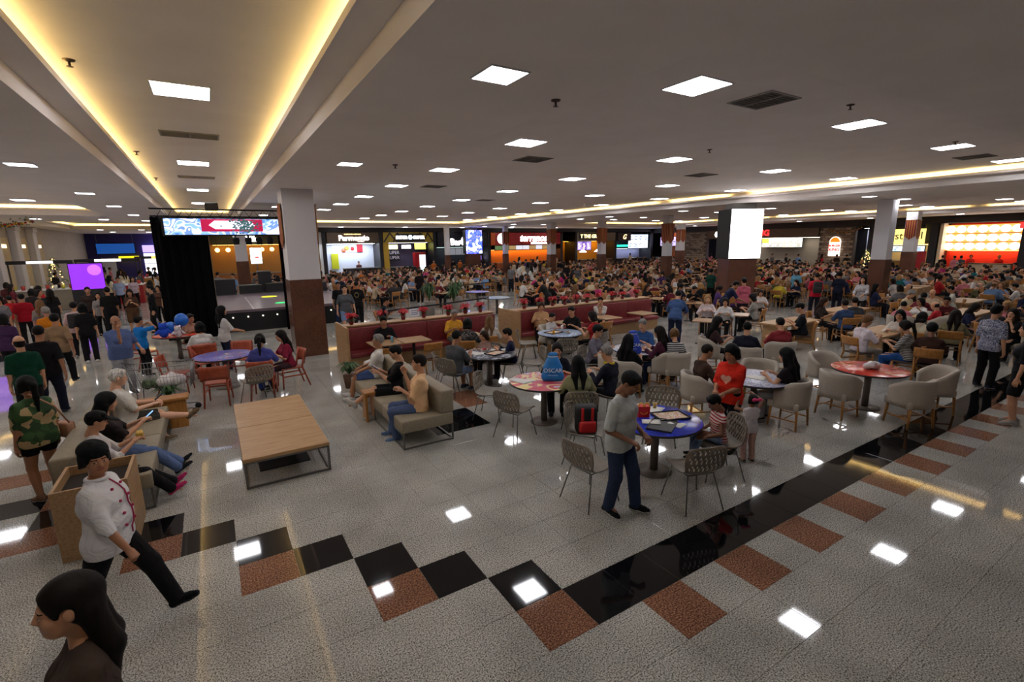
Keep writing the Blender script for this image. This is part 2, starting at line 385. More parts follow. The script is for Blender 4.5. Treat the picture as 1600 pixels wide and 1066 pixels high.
# ---------------------------------------------------------------- columns (brown granite foot, white shaft)
def column(x, y, w, name, label, foot=2.2, d=None, top=ZS):
    d = d or w; t = thing(name, label, 'column', (x, y, 0))
    tag(t, kind='structure')
    MB().cbox(-w / 2 - .02, w / 2 + .02, -d / 2 - .02, d / 2 + .02, 0, foot, .008).build('granite_foot', M_COLB, t)
    MB().cbox(-w / 2, w / 2, -d / 2, d / 2, foot, top, .008).build('shaft', M_WHITE, t)
    return t
column(2.24, 15.05, .82, 'column', 'thick white column with brown granite foot beside the stage', foot=2.2)
column(24.3, 9.4, .56, 'column', 'white column with brown foot, the nearest on the right')
column(24.1, 20.7, .44, 'column', 'white column with brown foot in front of the brick wall')
column(25.8, 28.5, .48, 'column', 'white column with brown foot before the gilded-letter counter')
column(23.3, 31.6, .52, 'column', 'white column with brown foot before the grill counter')
column(23.0, 38.2, .38, 'column', 'slim white column with brown foot before the red counter sign')
column(17.6, 39.0, .36, 'column', 'slim white column with brown foot left of the blue screen')
column(38.0, 13.2, .6, 'column', 'far white column with brown foot before the yellow sign')
column(38.5, 31.5, .6, 'column', 'far white column with brown foot before the orange counter')
column(1.9, 38.0, .7, 'column', 'far white column with a brown decorated foot seen through the stage')
# ---------------------------------------------------------------- walls
W_FAR, W_RIGHT = 43.5, 48.0
tag(MB().box(8.0, 49, W_FAR + 2.2, W_FAR + 2.4, 0, 5.3).build('wall_far', M_DARK), 'dark back wall behind the far counters', kind='structure')
tag(MB().box(W_RIGHT + 2.2, W_RIGHT + 2.4, -6, W_FAR + 2.4, 0, 5.3).build('wall_right', M_DARK), 'dark back wall behind the right-hand counters', kind='structure')
tag(MB().box(-10.2, 50, -6.2, -6, -.1, 5.3).build('wall_near', M_WHITE), 'plain wall behind the camera', kind='structure')
tag(MB().box(-10.2, -10, -6, 62.2, -.1, 5.3).build('wall_left', noise_mat('warm_white_wall', [(.3, (186, 176, 162)), (.7, (196, 186, 172))], 2, 2, .7)), 'pale wall with tall niches on the far left', kind='structure')
tag(MB().box(-10, 8.2, 62, 62.2, -.1, 5.3).build('wall_end', mat('purple_wall', (48, 38, 112), .6)), 'deep violet end wall far behind the left crowd', kind='structure')
tag(MB().box(8.0, 8.2, W_FAR, 62, -.1, 5.3).build('wall_passage', M_WHITE), 'white side wall of the far passage', kind='structure')
tag(MB().box(48.0, 50.3, -6, -5.8, -.1, 5.3).build('trim_20', M_WHITE), 'short return of the near wall', kind='structure')
tag(MB().box(W_RIGHT, W_RIGHT + 2.3, -6, W_FAR + 2.4, ZS - .1, ZS + .2).build('trim_21', M_DARK), 'dark lid over the right-hand counters', kind='structure')
tag(MB().box(8.0, W_RIGHT, W_FAR, W_FAR + 2.3, ZS - .1, ZS + .2).build('trim_22', M_DARK), 'dark lid over the far counters', kind='structure')
tag(MB().box(W_RIGHT, W_RIGHT + 2.3, -6, W_FAR + 2.4, -.15, -.004).build('trim_23', M_GROUT), 'floor strip behind the right-hand counters', kind='structure')
for k, y in enumerate((30.5, 34.0, 37.5, 41.0, 44.5)):
    t = thing('pilaster', 'pale wall pilaster on the far left, %s from the camera' % ORD[k], 'pilaster', (-10, y, 0), 0, 'pale pilasters'); tag(t, kind='structure')
    MB().cbox(0, .35, -.4, .4, 0, 4.3, .02).build('shaft', M_WHITE, t); MB().cbox(0, .42, -.47, .47, 4.3, ZS, .02).build('capital', M_WHITE, t); MB().cbox(0, .40, -.45, .45, 0, .25, .02).build('plinth', M_WHITE, t)
    t = thing('niche_panel', 'warm lit niche between pale pilasters, %s from the camera' % ORD[k], 'wall panel', (-10, y + 1.75, 0), 0, 'lit niches')
    MB().cbox(0, .06, -.9, .9, .9, 3.9, .02).build('panel', mat('niche_cream', (200, 180, 140), .7), t); MB().box(.06, .08, -.5, .5, 3.3, 3.5).build('downlight', glow('niche_glow', (255, 220, 160), 3), t)
class Wall:
    """wall frame: u runs to the viewer's right, d comes out into the room"""
    def __init__(s, o, u, n): s.o = Vector(o); s.u = Vector(u); s.n = Vector(n)
    def M(s, u=0, z=0, d=0):
        p = s.o + s.u * u + s.n * d
        return basis(p.x, p.y, p.z + z, s.u.x, s.u.y, 0, 0, 0, 1)
    def box(s, b, u0, u1, z0, z1, d0, d1, mi=0): return b.box(u0, u1, z0, z1, d0, d1, mi, M=s.M())
    def slab(s, name, m, u0, u1, z0, z1, d0, d1, parent=None, kind=None, label=None, cat=None, group=None):
        b = MB(); s.box(b, u0, u1, z0, z1, d0, d1); o = b.build(name, m, parent)
        return tag(o, label, cat, group, kind)
    def at(s, u, d=0): p = s.o + s.u * u + s.n * d; return (p.x, p.y, p.z)
FW = Wall((0, W_FAR, 0), (1, 0, 0), (0, -1, 0)); RW = Wall((W_RIGHT, 0, 0), (0, -1, 0), (-1, 0, 0)); EW = Wall((0, 62, 0), (1, 0, 0), (0, -1, 0))
NT = [30]
def trim(Wf, m, u0, u1, z0, z1, d0, d1, label):
    NT[0] += 1; return Wf.slab('trim_%d' % NT[0], m, u0, u1, z0, z1, d0, d1, None, 'structure', label)
M_SGW = glow('sign_white', (255, 250, 245), 3.2 * SIGN); M_SGY = glow('sign_warm', (255, 224, 150), 3 * SIGN); M_SGR = glow('sign_red', (255, 40, 40), 2.6 * SIGN)
def sign(Wf, u0, u1, z0, z1, board, label, d=.12):
    t = thing('shop_sign', label, 'sign', Wf.at((u0 + u1) / 2, 0)[:2] + (z0,)); t.location = (0, 0, 0)
    Wf.slab('board', board, u0, u1, z0, z1, -.1, d, t)
    if z1 < 4.2: Wf.slab('bracket', M_BLACK, u0 + .1, u1 - .1, z1, ZS - .1, -.08, .0, t)
    return t
def letters(Wf, t, txt, u, z, size, m, d=.13, **k):
    b = MB(); b.text(txt, size, .04, Wf.M(u, z, d), **k); return b.build('lettering', m, t)
def menu(Wf, u0, u1, z0, z1, m, label, d=-1.2, rows=2, cols=3, fm=None, bits=None, group='menu boards'):
    t = thing('menu_board', label, 'menu board', (0, 0, 0), 0, group)
    Wf.slab('frame', fm or M_BLACK, u0 - .04, u1 + .04, z0 - .04, z1 + .04, d - .08, d - .02, t)
    for hu in (u0 + .1, u1 - .1): Wf.slab('hanger', M_METAL, hu - .015, hu + .015, z1 + .04, ZS - .1 if Wf is not EW else ZS, d - .06, d - .03, t)
    pu, pz = (u1 - u0) / cols, (z1 - z0) / rows; r = random.Random(int(u0 * 7 + z0 * 31))
    for i in range(cols):
        for j in range(rows):
            mm = m if not isinstance(m, list) else m[r.randrange(len(m))]
            p = Wf.slab('panel', mm, u0 + i * pu + .02, u0 + (i + 1) * pu - .02, z0 + j * pz + .02, z0 + (j + 1) * pz - .02, d - .02, d, t)
            if bits:
                b = MB()
                for q in range(3): 
                    a = u0 + i * pu + pu * (.12 + .25 * r.random()); zz = z0 + j * pz + pz * (.2 + .22 * q); Wf.box(b, a, a + pu * (.2 + .35 * r.random()), zz, zz + pz * .1, d, d + .006)
                b.build('print', bits, p)
    return t
def counter(Wf, u0, u1, z, m, label, d0=-.7, d1=-.1, top=None):
    t = thing('service_counter', label, 'counter', (0, 0, 0))
    Wf.slab('front', m, u0, u1, 0, z, d0, d1, t); Wf.slab('top', top or M_STEEL, u0 - .03, u1 + .03, z, z + .05, d0, d1 + .05, t); return t
def shoplight(Wf, u0, u1, z, col, st, label, d0=-1.6, d1=-1.2):
    t = thing('counter_light', label, 'ceiling light', (0, 0, 0), 0, 'lights inside the counters')
    for hu in (u0 + .1, u1 - .1): Wf.slab('hanger', M_METAL, hu - .015, hu + .015, z + .05, ZS, (d0 + d1) / 2 - .015, (d0 + d1) / 2 + .015, t)
    Wf.slab('housing', M_FRAME, u0, u1, z + .01, z + .05, d0, d1, t); Wf.slab('tube', glow('shoplight_%d_%d_%d_%d' % (*col, st), col, st), u0 + .05, u1 - .05, z, z + .01, d0 + .05, d1 - .05, t)
def round_bits(Wf, t, spec, d):
    for (u, z, r, m, nm) in spec:
        MB().lathe([(r, 0), (r, .02)], 20).build(nm, m, t).matrix_local = Wf.M(u, z, d)
# dark header band along both fronts
trim(FW, mat('header_black', (20, 16, 22), .5), 8.0, 48, 4.28, ZS, -.3, .2, 'black header band over the far counters')
trim(RW, mat('header_brown', (34, 24, 22), .5), -43.5, 6, 4.1, ZS, -.3, .2, 'dark brown header band over the right-hand counters')
for k, u in enumerate((8.2, 13.05, 18.2, 24.1, 33.3, 35.4, 41.4, 47.6)): trim(FW, M_DARK, u, u + .32, 0, 4.3, -2.2, .05, 'dark pier between far counters')
# 1 pasta counter, brown sign
t = sign(FW, 8.6, 13.0, 3.38, 4.24, mat('sign_brown', (96, 78, 62), .5), 'brown sign board with white lettering Parmeggio')
letters(FW, t, 'Parmeggio', 10.85, 3.76, .62, M_SGW, bold=.012); letters(FW, t, 'tradicional e saborosa', 10.75, 4.1, .16, M_SGY)
FW.slab('wall_11', mat('pale_blue_wall', (206, 214, 232), .6), 8.5, 13.05, 0, 3.4, -2.1, -2.0, None, 'structure', 'pale blue back wall of the pasta counter')
shoplight(FW, 8.8, 12.9, 3.28, (240, 246, 255), 9, 'cool strip light inside the pasta counter', -1.4, -.7)
t = thing('poster', 'white poster of fruit and food in the pasta counter', 'poster', (0, 0, 0)); FW.slab('sheet', mat('poster_white', (236, 238, 240), .5), 9.4, 12.0, 2.55, 3.35, -1.98, -1.95, t)
round_bits(FW, t, [(10.35, 2.72, .2, mat('print_salmon', (226, 120, 96)), 'print'), (10.65, 2.9, .2, mat('print_mango', (226, 190, 90)), 'print'), (11.15, 2.85, .17, mat('print_red', (200, 50, 60)), 'print')], -1.95)
FW.slab('poster', mat('poster_red', (186, 24, 52), .5), 11.55, 12.05, 2.55, 3.38, -1.93, -1.90, None, None, 'red hanging poster in the pasta counter', 'poster')
FW.slab('banner', mat('lime_panel', (186, 190, 30), .5), 9.25, 9.85, 1.1, 2.45, -1.95, -1.9, None, None, 'lime green upright panel in the pasta counter', 'banner')
counter(FW, 9.9, 12.95, 1.15, mat('counter_dark', (40, 34, 40), .5), 'dark service counter under the brown pasta sign')
# 2 burger counter, yellow triangles
t = sign(FW, 13.4, 18.15, 3.35, 4.24, mat('sign_yellow', (172, 146, 40), .5), 'yellow and black triangle sign with glowing white words SUPER')
for k, (a, b2) in enumerate(((13.45, 14.6), (17.2, 18.1), (14.3, 15.2), (16.4, 17.3))):
    m = MB()
    for (p, q) in (((a, 3.4), ((a + b2) / 2, 4.2)), (((a + b2) / 2, 4.2), (b2, 3.4))):
        m.bar((p[0], p[1], .13), (q[0], q[1], .13), .12, .03)
    o = m.build('stripe', mat('sign_brownblack', (40, 26, 22), .5), t); o.matrix_local = FW.M()
FW.slab('plate', M_DARK, 14.55, 17.15, 3.4, 4.15, .12, .14, t)
letters(FW, t, 'SUPER', 15.1, 3.78, .38, M_SGW, .15, bold=.02); letters(FW, t, 'SUPER', 16.75, 3.78, .38, M_SGW, .15, bold=.02)
MB().lathe([(.23, 0), (.23, .03)], 6).build('badge', glow('badge_blue', (200, 225, 250), 2), t).matrix_local = FW.M(15.92, 3.8, .14)
FW.slab('wall_12', mat('violet_grey', (84, 78, 104), .6), 13.4, 18.2, 0, 3.4, -2.1, -2.0, None, 'structure', 'violet grey back wall of the burger counter')
shoplight(FW, 13.6, 18.0, 3.3, (240, 240, 255), 4, 'cool strip light inside the burger counter', -1.2, -.8)
for (a, b2, c, dd, m, lb) in ((14.2, 15.2, 2.75, 3.15, M_SGY, 'small glowing yellow board in the burger counter'), (15.6, 16.5, 2.8, 3.1, M_SGW, 'small glowing white board in the burger counter'), (16.9, 18.0, 2.7, 3.25, glow('sign_lime', (236, 236, 90), 2), 'lime glowing board in the burger counter')):
    t = thing('menu_board', lb, 'menu board', (0, 0, 0), 0, 'menu boards'); FW.slab('frame', M_BLACK, a - .05, b2 + .05, c - .05, dd + .05, -1.5, -1.46, t); FW.slab('hanger', M_METAL, a + .2, a + .23, dd + .05, ZS - .1, -1.49, -1.47, t); FW.slab('panel', m, a, b2, c, dd, -1.46, -1.44, t)
t = thing('wall_poster', 'dark poster printed with large white words SUPER SUPER', 'poster', (0, 0, 0)); FW.slab('sheet', M_DARK, 14.15, 15.45, 1.7, 2.65, -1.6, -1.56, t)
letters(FW, t, 'SUPER', 14.8, 2.42, .42, mat('print_white', (220, 220, 235), .6), -1.55); letters(FW, t, 'SUPER', 14.8, 1.95, .42, mat('print_white'), -1.55)
t = thing('drinks_fridge', 'red and white upright drinks fridge in the burger counter', 'fridge', (0, 0, 0)); FW.slab('cabinet', mat('fridge_red', (190, 30, 40), .4), 16.55, 17.6, 0, 2.4, -1.2, -.5, t); FW.slab('door', glow('fridge_glow', (210, 230, 230), 1.2), 16.95, 17.55, .3, 2.2, -.5, -.46, t)
trim(FW, mat('yellow_pier', (196, 160, 50), .5), 13.4, 13.9, 0, 3.35, -.4, 0, 'yellow pier of the burger counter')
counter(FW, 14.0, 16.4, 1.1, M_DARK, 'black service counter under the yellow triangle sign')
# 3 black front
t = sign(FW, 18.6, 24.0, 2.9, 4.24, mat('sign_black', (16, 14, 22), .4), 'black sign board with white lettering starting Bar')
letters(FW, t, 'Barba', 20.9, 3.3, .85, M_SGW, bold=.02)
m = MB(); m.tube([(21.0, 3.15, .15), (21.2, 3.7, .15), (21.5, 4.0, .15), (21.9, 4.15, .15)], .035, 6); m.build('flourish', M_SGW, t).matrix_local = FW.M()
round_bits(FW, t, [(21.9, 3.85, .16, glow('dot_pink', (255, 60, 80), 2), 'dot')], .12)
FW.slab('wall_13', mat('dark_violet', (36, 32, 46), .6), 18.5, 24.2, 0, 2.9, -2.1, -2.0, None, 'structure', 'dark back wall under the black sign')
menu(FW, 20.4, 22.4, 2.05, 2.75, mat('menu_grey', (120, 122, 128), .4, emit=(120, 122, 128), strength=.5), 'grey unlit menu panels under the black sign', cols=3, rows=1)  # no lamp behind the grey panels; a weak glow is put into their colour
menu(FW, 23.0, 24.0, 1.5, 2.4, [glow('menu_violet', (150, 120, 220), 1.0), M_DARK], 'dark menu panel with violet print right of the blue screen', cols=2, rows=2, bits=M_SGW)
counter(FW, 19.2, 23.8, 1.1, mat('counter_olive', (88, 78, 50), .5), 'olive counter under the black sign'); shoplight(FW, 19, 23.5, 2.8, (220, 250, 240), 3, 'greenish strip light in the black-fronted counter')
# 4 red front
t = sign(FW, 24.4, 33.2, 2.95, 4.2, noise_mat('sign_crimson', [(.35, (150, 24, 36)), (.65, (176, 40, 34))], .6, 2, .5), 'crimson sign board with white italic lettering terranos')
letters(FW, t, 'terranos', 29.6, 3.62, 1.0, M_SGW, shear=.25, bold=.025); FW.slab('underline', M_SGW, 29.3, 31.6, 3.02, 3.18, .12, .15, t)
round_bits(FW, t, [(25.7, 3.6, .52, M_SGW, 'emblem'), (25.7, 3.55, .28, glow('emblem_mint', (150, 230, 200), 2), 'emblem_leaf')], .12)
FW.slab('edge', mat('sign_orange', (214, 92, 20), .5), 24.4, 24.9, 2.95, 4.2, .12, .14, t)
menu(FW, 25.0, 32.6, 2.45, 2.9, [mat('menu_food1', (130, 110, 70), .5, emit=(150, 120, 80), strength=.6), mat('menu_food2', (70, 100, 60), .5, emit=(90, 110, 70), strength=.5), mat('menu_food3', (170, 170, 180), .5, emit=(190, 190, 200), strength=.7)], 'strip of food photo panels under the crimson sign', d=-.1, cols=9, rows=1)
FW.slab('wall_14', mat('orange_wall', (216, 120, 30), .6), 24.4, 33.3, 0, 2.45, -1.2, -1.1, None, 'structure', 'orange wall of the crimson-signed counter'); shoplight(FW, 24.8, 33, 2.44, (255, 190, 110), 5, 'warm strip light over the orange wall', -1.0, -.6)
counter(FW, 25.2, 32.8, 1.1, mat('counter_rust', (150, 76, 30), .5), 'rust orange counter under the crimson sign')
# 5 grill front
t = sign(FW, 35.6, 41.4, 3.25, 4.2, mat('sign_taupe', (132, 116, 92), .5), 'taupe sign board with glowing letters T THE GRILL'); FW.slab('plate', mat('plate_black', (30, 24, 22), .5), 35.8, 39.4, 3.4, 4.1, .12, .14, t)
letters(FW, t, 'T THE GRILL', 37.6, 3.75, .55, M_SGY, .15, bold=.01)
FW.slab('wall_15', mat('amber_wall', (196, 136, 30), .6), 33.6, 41.4, 0, 3.3, -2.0, -1.9, None, 'structure', 'amber back wall of the grill counter')
menu(FW, 36.0, 38.8, 2.2, 3.2, [glow('menu_purple', (110, 80, 170), 1.2), glow('menu_lilac', (150, 130, 200), 1.4)], 'purple menu boards of the grill counter', cols=4, rows=1, bits=M_SGY); shoplight(FW, 33.8, 41.2, 3.2, (255, 190, 70), 5, 'amber strip light inside the grill counter')
counter(FW, 35.7, 41.2, 1.1, mat('counter_brown', (84, 60, 40), .5), 'brown counter under the grill sign')
for u in (36.4, 38.6): 
    t = thing('pendant_lamp', 'white pendant lamp over the grill counter, %s' % ('left one' if u < 37 else 'right one'), 'lamp', (u, W_FAR - .2, 0)); MB().lathe([(.02, 2.3), (.1, 2.28), (.42, 2.0), (.40, 2.0)], 16).build('shade', M_SGW, t); MB().lathe([(.01, 2.3), (.01, 4.28)], 6).build('cord', M_BLACK, t)
# 6 dark front with gilded script and white menus, 7 orange corner
t = sign(FW, 41.8, 44.0, 3.2, 4.15, mat('sign_brown2', (60, 40, 30), .5), 'dark brown sign with gilded script emblem'); letters(FW, t, 'G', 42.9, 3.65, .8, M_SGY, shear=.3)
menu(FW, 44.0, 47.4, 2.3, 3.95, [glow('menu_white', (210, 225, 255), 1.8), glow('menu_white2', (235, 240, 255), 2.2)], 'bright white menu boards near the far corner', d=-.3, cols=4, rows=2, bits=mat('print_grey', (110, 120, 150), .6))
FW.slab('wall_16', mat('cool_wall', (120, 120, 150), .6), 41.7, 47.6, 0, 3.2, -2.0, -1.9, None, 'structure', 'cool grey back wall near the far corner'); shoplight(FW, 42, 47.4, 2.25, (230, 240, 255), 6, 'cool strip light near the far corner')
counter(FW, 42.0, 47.2, 1.1, M_DARK, 'dark counter near the far corner'); t = thing('neon_sign', 'teal neon bar sign near the far corner', 'sign'); FW.slab('tube', glow('neon_teal', (40, 190, 160), 2), 42.0, 43.8, 2.5, 2.75, -.2, -.1, t); FW.slab('hanger', M_METAL, 42.2, 42.24, 2.75, ZS - .1, -.16, -.14, t)
# right-hand wall (u = -y)
def rw(y): return -y
trim(RW, mat('orange_front', (206, 104, 30), .5), rw(43.3), rw(39.6), 0, 4.1, -1.6, -1.5, 'orange back wall of the corner counter')
menu(RW, rw(43.0), rw(40.0), 2.5, 3.6, [glow('menu_ice', (170, 190, 230), 1.5), glow('menu_ice2', (190, 170, 230), 1.5)], 'pale blue and lilac menu boards of the orange corner counter', d=-.8, cols=5, rows=1, bits=mat('print_grey'))
t = thing('shop_sign', 'glowing pinkish white sign in the orange corner counter', 'sign'); RW.slab('panel', glow('sign_pinkwhite', (255, 220, 225), 4), rw(42.3), rw(41.0), 3.55, 4.0, -.6, -.5, t); RW.slab('hanger', M_METAL, rw(41.6), rw(41.55), 4.0, ZS, -.56, -.54, t)
counter(RW, rw(43.0), rw(39.8), 1.1, mat('counter_white', (200, 190, 184), .5), 'white counter of the orange corner shop')
# brick walls beside the grilled-burger counter: each brick a piece
M_BRICK = [noise_mat('brick_%d' % k, [(.3, c), (.7, tuple(min(255, v + 16) for v in c))], 20, 3, .85) for k, c in enumerate(((140, 118, 98), (156, 136, 114), (120, 98, 80), (168, 150, 130)))]
def brick_wall(y0, y1, label, nm):
    w_ = RW.slab(nm, mat('mortar', (96, 86, 76), .9), rw(y0), rw(y1), 0, 4.1, -.4, 0, None, 'structure', label)
    ms = []
    for m in M_BRICK:
        q = MB().cbox(-.22, .22, -.09, .09, 0, .03, .008).mesh('brick'); q.materials.append(m); ms.append(q)
    rows = 18; r = random.Random(int(y0)); n = 0; st = MB()
    for j in range(rows):
        u = rw(y0) + (.24 if j % 2 else 0) + .23
        while u < rw(y1) - .2:
            M = RW.M(u, .15 + j * .222, 0)
            if j >= 6 and n < 150: link('brick', ms[r.randrange(4)], w_).matrix_local = M; n += 1
            else: st.cbox(-.22, .22, -.09, .09, 0, .03, .008, M=M)
            u += .47
    tag(st.build('brick', M_BRICK[1], w_), kind='stuff')
brick_wall(39.2, 35.6, 'rough beige brick wall left of the burger counter', 'wall_17')
brick_wall(23.6, 20.7, 'rough beige brick wall with the round-topped sign', 'wall_18')
t = thing('wall_lettering', 'small black lettering on the left brick wall', 'sign', (0, 0, 0)); letters(RW, t, 'UOPETIA', rw(37.0), 2.05, .35, M_BLACK, .04)
# burger counter
t = sign(RW, rw(35.5), rw(23.7), 3.25, 4.1, noise_mat('sign_mocha', [(.3, (96, 74, 54)), (.7, (110, 86, 64))], 2, 2, .5, (1, 1, 6)), 'wide brown wood sign band with red letters BURGER KING')
letters(RW, t, 'BURGER KING', rw(30.9), 3.72, .8, M_SGR, bold=.02)
MB().lathe([(.34, 0), (.34, .03)], 8).build('emblem', M_SGW, t).matrix_local = RW.M(rw(34.2), 3.72, .12)
RW.slab('wall_19', mat('taupe_wall', (150, 140, 128), .6), rw(35.5), rw(23.7), 0, 3.3, -2.1, -2.0, None, 'structure', 'taupe back wall of the burger counter')
RW.slab('wall_panel', noise_mat('gold_wood', [(.3, (140, 100, 50)), (.7, (164, 122, 66))], 2, 3, .5, (1, 1, 8)), rw(35.4), rw(33.6), .1, 3.2, -1.9, -1.8, None, None, 'golden wood panel with order screens', 'wall panel')
for k, y in enumerate((35.0, 34.2)):
    t = thing('order_kiosk', 'slim %s order kiosk with violet glowing screen' % ('left', 'right')[k], 'kiosk', (0, 0, 0), 0, 'order kiosks'); RW.slab('stand', M_DARK, rw(y) - .2, rw(y) + .2, 0, 1.2, -1.4, -1.2, t); RW.slab('screen', glow('kiosk_violet', (190, 170, 250), 2), rw(y) - .25, rw(y) + .25, 1.2, 2.2, -1.4, -1.3, t)
menu(RW, rw(30.0), rw(25.9), 2.3, 3.2, [glow('menu_bk', (230, 220, 200), 1.6), glow('menu_bk2', (240, 216, 60), 1.8), glow('menu_bk3', (200, 200, 190), 1.4)], 'bright menu boards with yellow headings behind the burger counter', d=-1.5, cols=6, rows=2, bits=mat('print_brown', (90, 60, 40), .6))
shoplight(RW, rw(33.4), rw(24), 3.22, (255, 244, 225), 6, 'neutral strip light inside the burger counter', -1.3, -.9)
counter(RW, rw(30.5), rw(25.4), 1.1, mat('counter_grey', (160, 154, 146), .5), 'grey counter below the bright burger menus')
t = thing('round_top_sign', 'tall round-topped white sign with orange cap and red words BURGER KING', 'sign', (0, 0, 0))
b = MB(); prof = [(-.46, 0), (.46, 0)] + [(.46 * math.cos(a), 1.25 + .46 * math.sin(a)) for a in [math.pi * k / 14 for k in range(15)]]
b.prism([(x, y) for x, y in prof], .06, .16, M=RW.M(rw(22.2), 1.55)); b.build('panel', glow('oval_white', (250, 240, 230), 1.6), t)
b = MB(); b.prism([(.40 * math.cos(a), 1.22 + .42 * math.sin(a)) for a in [math.pi * k / 14 for k in range(15)]], .16, .18, M=RW.M(rw(22.2), 1.55)); b.build('cap', glow('oval_orange', (240, 120, 20), 1.3), t)
letters(RW, t, 'BURGER', rw(22.2), 2.45, .25, M_SGR, .18, bold=.01); letters(RW, t, 'KING', rw(22.2), 2.1, .36, M_SGR, .18, bold=.01)
# white corridor
RW.slab('wall_20', mat('corridor_white', (206, 212, 222), .6), rw(20.6), rw(19.7), 0, 4.1, -2.1, -2.0, None, 'structure', 'white wall of the corridor right of the brick'); trim(RW, M_DARK, rw(19.7), rw(19.2), 0, 4.1, -2.2, 0, 'dark pier right of the white corridor')
t = thing('corridor_door', 'grey double door with white plates in the white corridor', 'door', (0, 0, 0)); RW.slab('leaf', mat('door_grey', (110, 116, 124), .5), rw(20.2), rw(19.75), 0, 2.2, -1.99, -1.94, t); RW.slab('plate', M_WHITE, rw(20.1), rw(19.85), 1.3, 1.8, -1.94, -1.93, t)
shoplight(RW, rw(20.5), rw(19.8), 3.9, (235, 240, 255), 10, 'cool light in the white corridor', -1.6, -.9)
# yellow-signed counter
t = sign(RW, rw(18.9), rw(15.8), 2.55, 3.75, glow('sign_cream', (255, 226, 130), 1.25), 'glowing cream yellow sign with black letters Pasterel'); letters(RW, t, 'Pasterel', rw(17.2), 3.2, .82, M_BLACK)
RW.slab('wall_21', mat('cream_wall', (206, 190, 160), .6), rw(19.2), rw(15.5), 0, 2.6, -2.1, -2.0, None, 'structure', 'cream back wall under the yellow sign'); shoplight(RW, rw(19), rw(15.7), 2.5, (255, 220, 150), 7, 'warm strip light under the yellow sign', -1.2, -.7)
menu(RW, rw(18.9), rw(16.0), 1.95, 2.4, [glow('menu_sky', (170, 200, 235), 1.6)], 'pale blue menu screens under the yellow sign', d=-.9, cols=4, rows=1, bits=mat('print_navy', (40, 50, 130), .6))
counter(RW, rw(19), rw(15.8), 1.2, mat('counter_gold', (150, 110, 40), .5), 'gold lit display counter under the yellow sign'); trim(RW, M_DARK, rw(15.5), rw(14.9), 0, 4.1, -2.2, .05, 'dark pier between yellow and red counters')
RW.slab('poster', mat('red_panel', (170, 20, 36), .5), rw(16.2), rw(15.52), .6, 2.0, .06, .1, None, None, 'red drinks advert panel beside the yellow-signed counter', 'poster')
# red counter with rows of lit plates
RW.slab('wall_22', mat('red_wall', (190, 40, 24), .6), rw(14.9), rw(10.2), 0, 4.1, -2.1, -2.0, None, 'structure', 'red back wall behind the plate pictures'); shoplight(RW, rw(14.8), rw(10.6), 2.02, (255, 190, 120), 6, 'warm strip light below the plate pictures', -1.9, -1.5)
t = thing('plate_menu', 'huge glowing menu of three rows of white oval plates', 'menu board', (0, 0, 0)); RW.slab('backing', glow('plate_backing', (244, 160, 84), .9), rw(14.8), rw(10.5), 2.05, 3.95, -.9, -.8, t)
for j in range(3):
    for i in range(7): MB().lathe([(.01, .05), (.2, .05), (.29, .0)], 20, ax=1.0, ay=.9).build('plate', glow('plate_white', (255, 246, 226), 2.6), t).matrix_local = RW.M(rw(14.5) + i * .61, 2.37 + j * .63, -.8)
    if j: RW.slab('divider', mat('divider_red', (170, 50, 20), .5), rw(14.8), rw(10.5), 2.05 + j * .63 - .02, 2.05 + j * .63 + .02, -.8, -.74, t)
letters(RW, t, 'Grilled', rw(13.6), 3.7, .3, mat('letter_brown', (120, 60, 30), .6), -.72)
RW.slab('side_sign', M_SGR, rw(10.55), rw(10.2), 3.6, 4.0, .0, .15, None, None, 'small red glowing sign at the top corner of the plate menu', 'sign')
trim(RW, mat('cream_pier', (220, 200, 170), .5), rw(15.0), rw(14.7), 0, 4.1, -.8, .05, 'cream side pier of the plate menu'); trim(RW, M_DARK, rw(10.4), rw(9.9), 0, 4.1, -2.2, .05, 'dark right pier of the plate menu')
counter(RW, rw(13.0), rw(10.7), 1.1, mat('counter_cream', (196, 176, 150), .5), 'cream counter with dark top under the plate menu', top=M_BLACK)
trim(RW, mat('grey_pier', (150, 146, 140), .6), rw(9.9), 5.9, 0, 4.1, -.3, .0, 'grey wall panels right of the plate menu')
# restaurant seen through the stage, behind it
tag(MB().box(-.2, 8.2, W_FAR + .3, W_FAR + .5, 0, ZS).build('wall_23', mat('amber_plaster', (150, 108, 48), .7)), 'amber wall of the restaurant behind the stage', kind='structure')
tag(MB().box(-.4, -.2, W_FAR - 1.5, W_FAR + .5, 0, ZS).build('trim_24', mat('yellow_pier2', (176, 140, 30), .6)), 'yellow pier at the edge of the restaurant behind the stage', kind='structure')
t = sign(FW, .2, 5.6, 3.35, 4.1, mat('sign_dark_green', (52, 54, 34), .7), 'dark planted sign band with glowing words Da Vila'); letters(FW, t, 'Da Vila', 2.6, 3.75, .6, M_SGW, bold=.02)
for k, u in enumerate((.6, 1.3, 2.9, 3.6, 4.3)):
    t = thing('pendant_lamp', 'warm round pendant lamp in the restaurant behind the stage, %s from the left' % ('first', 'second', 'third', 'fourth', 'fifth')[k], 'lamp', (u, W_FAR - .6, 0), 0, 'restaurant pendants'); MB().ball((0, 0, 2.95), .16, 12).build('globe', glow('pendant_warm', (255, 200, 110), 6), t); MB().lathe([(.008, 3.1), (.008, ZS)], 6).build('cord', M_BLACK, t)
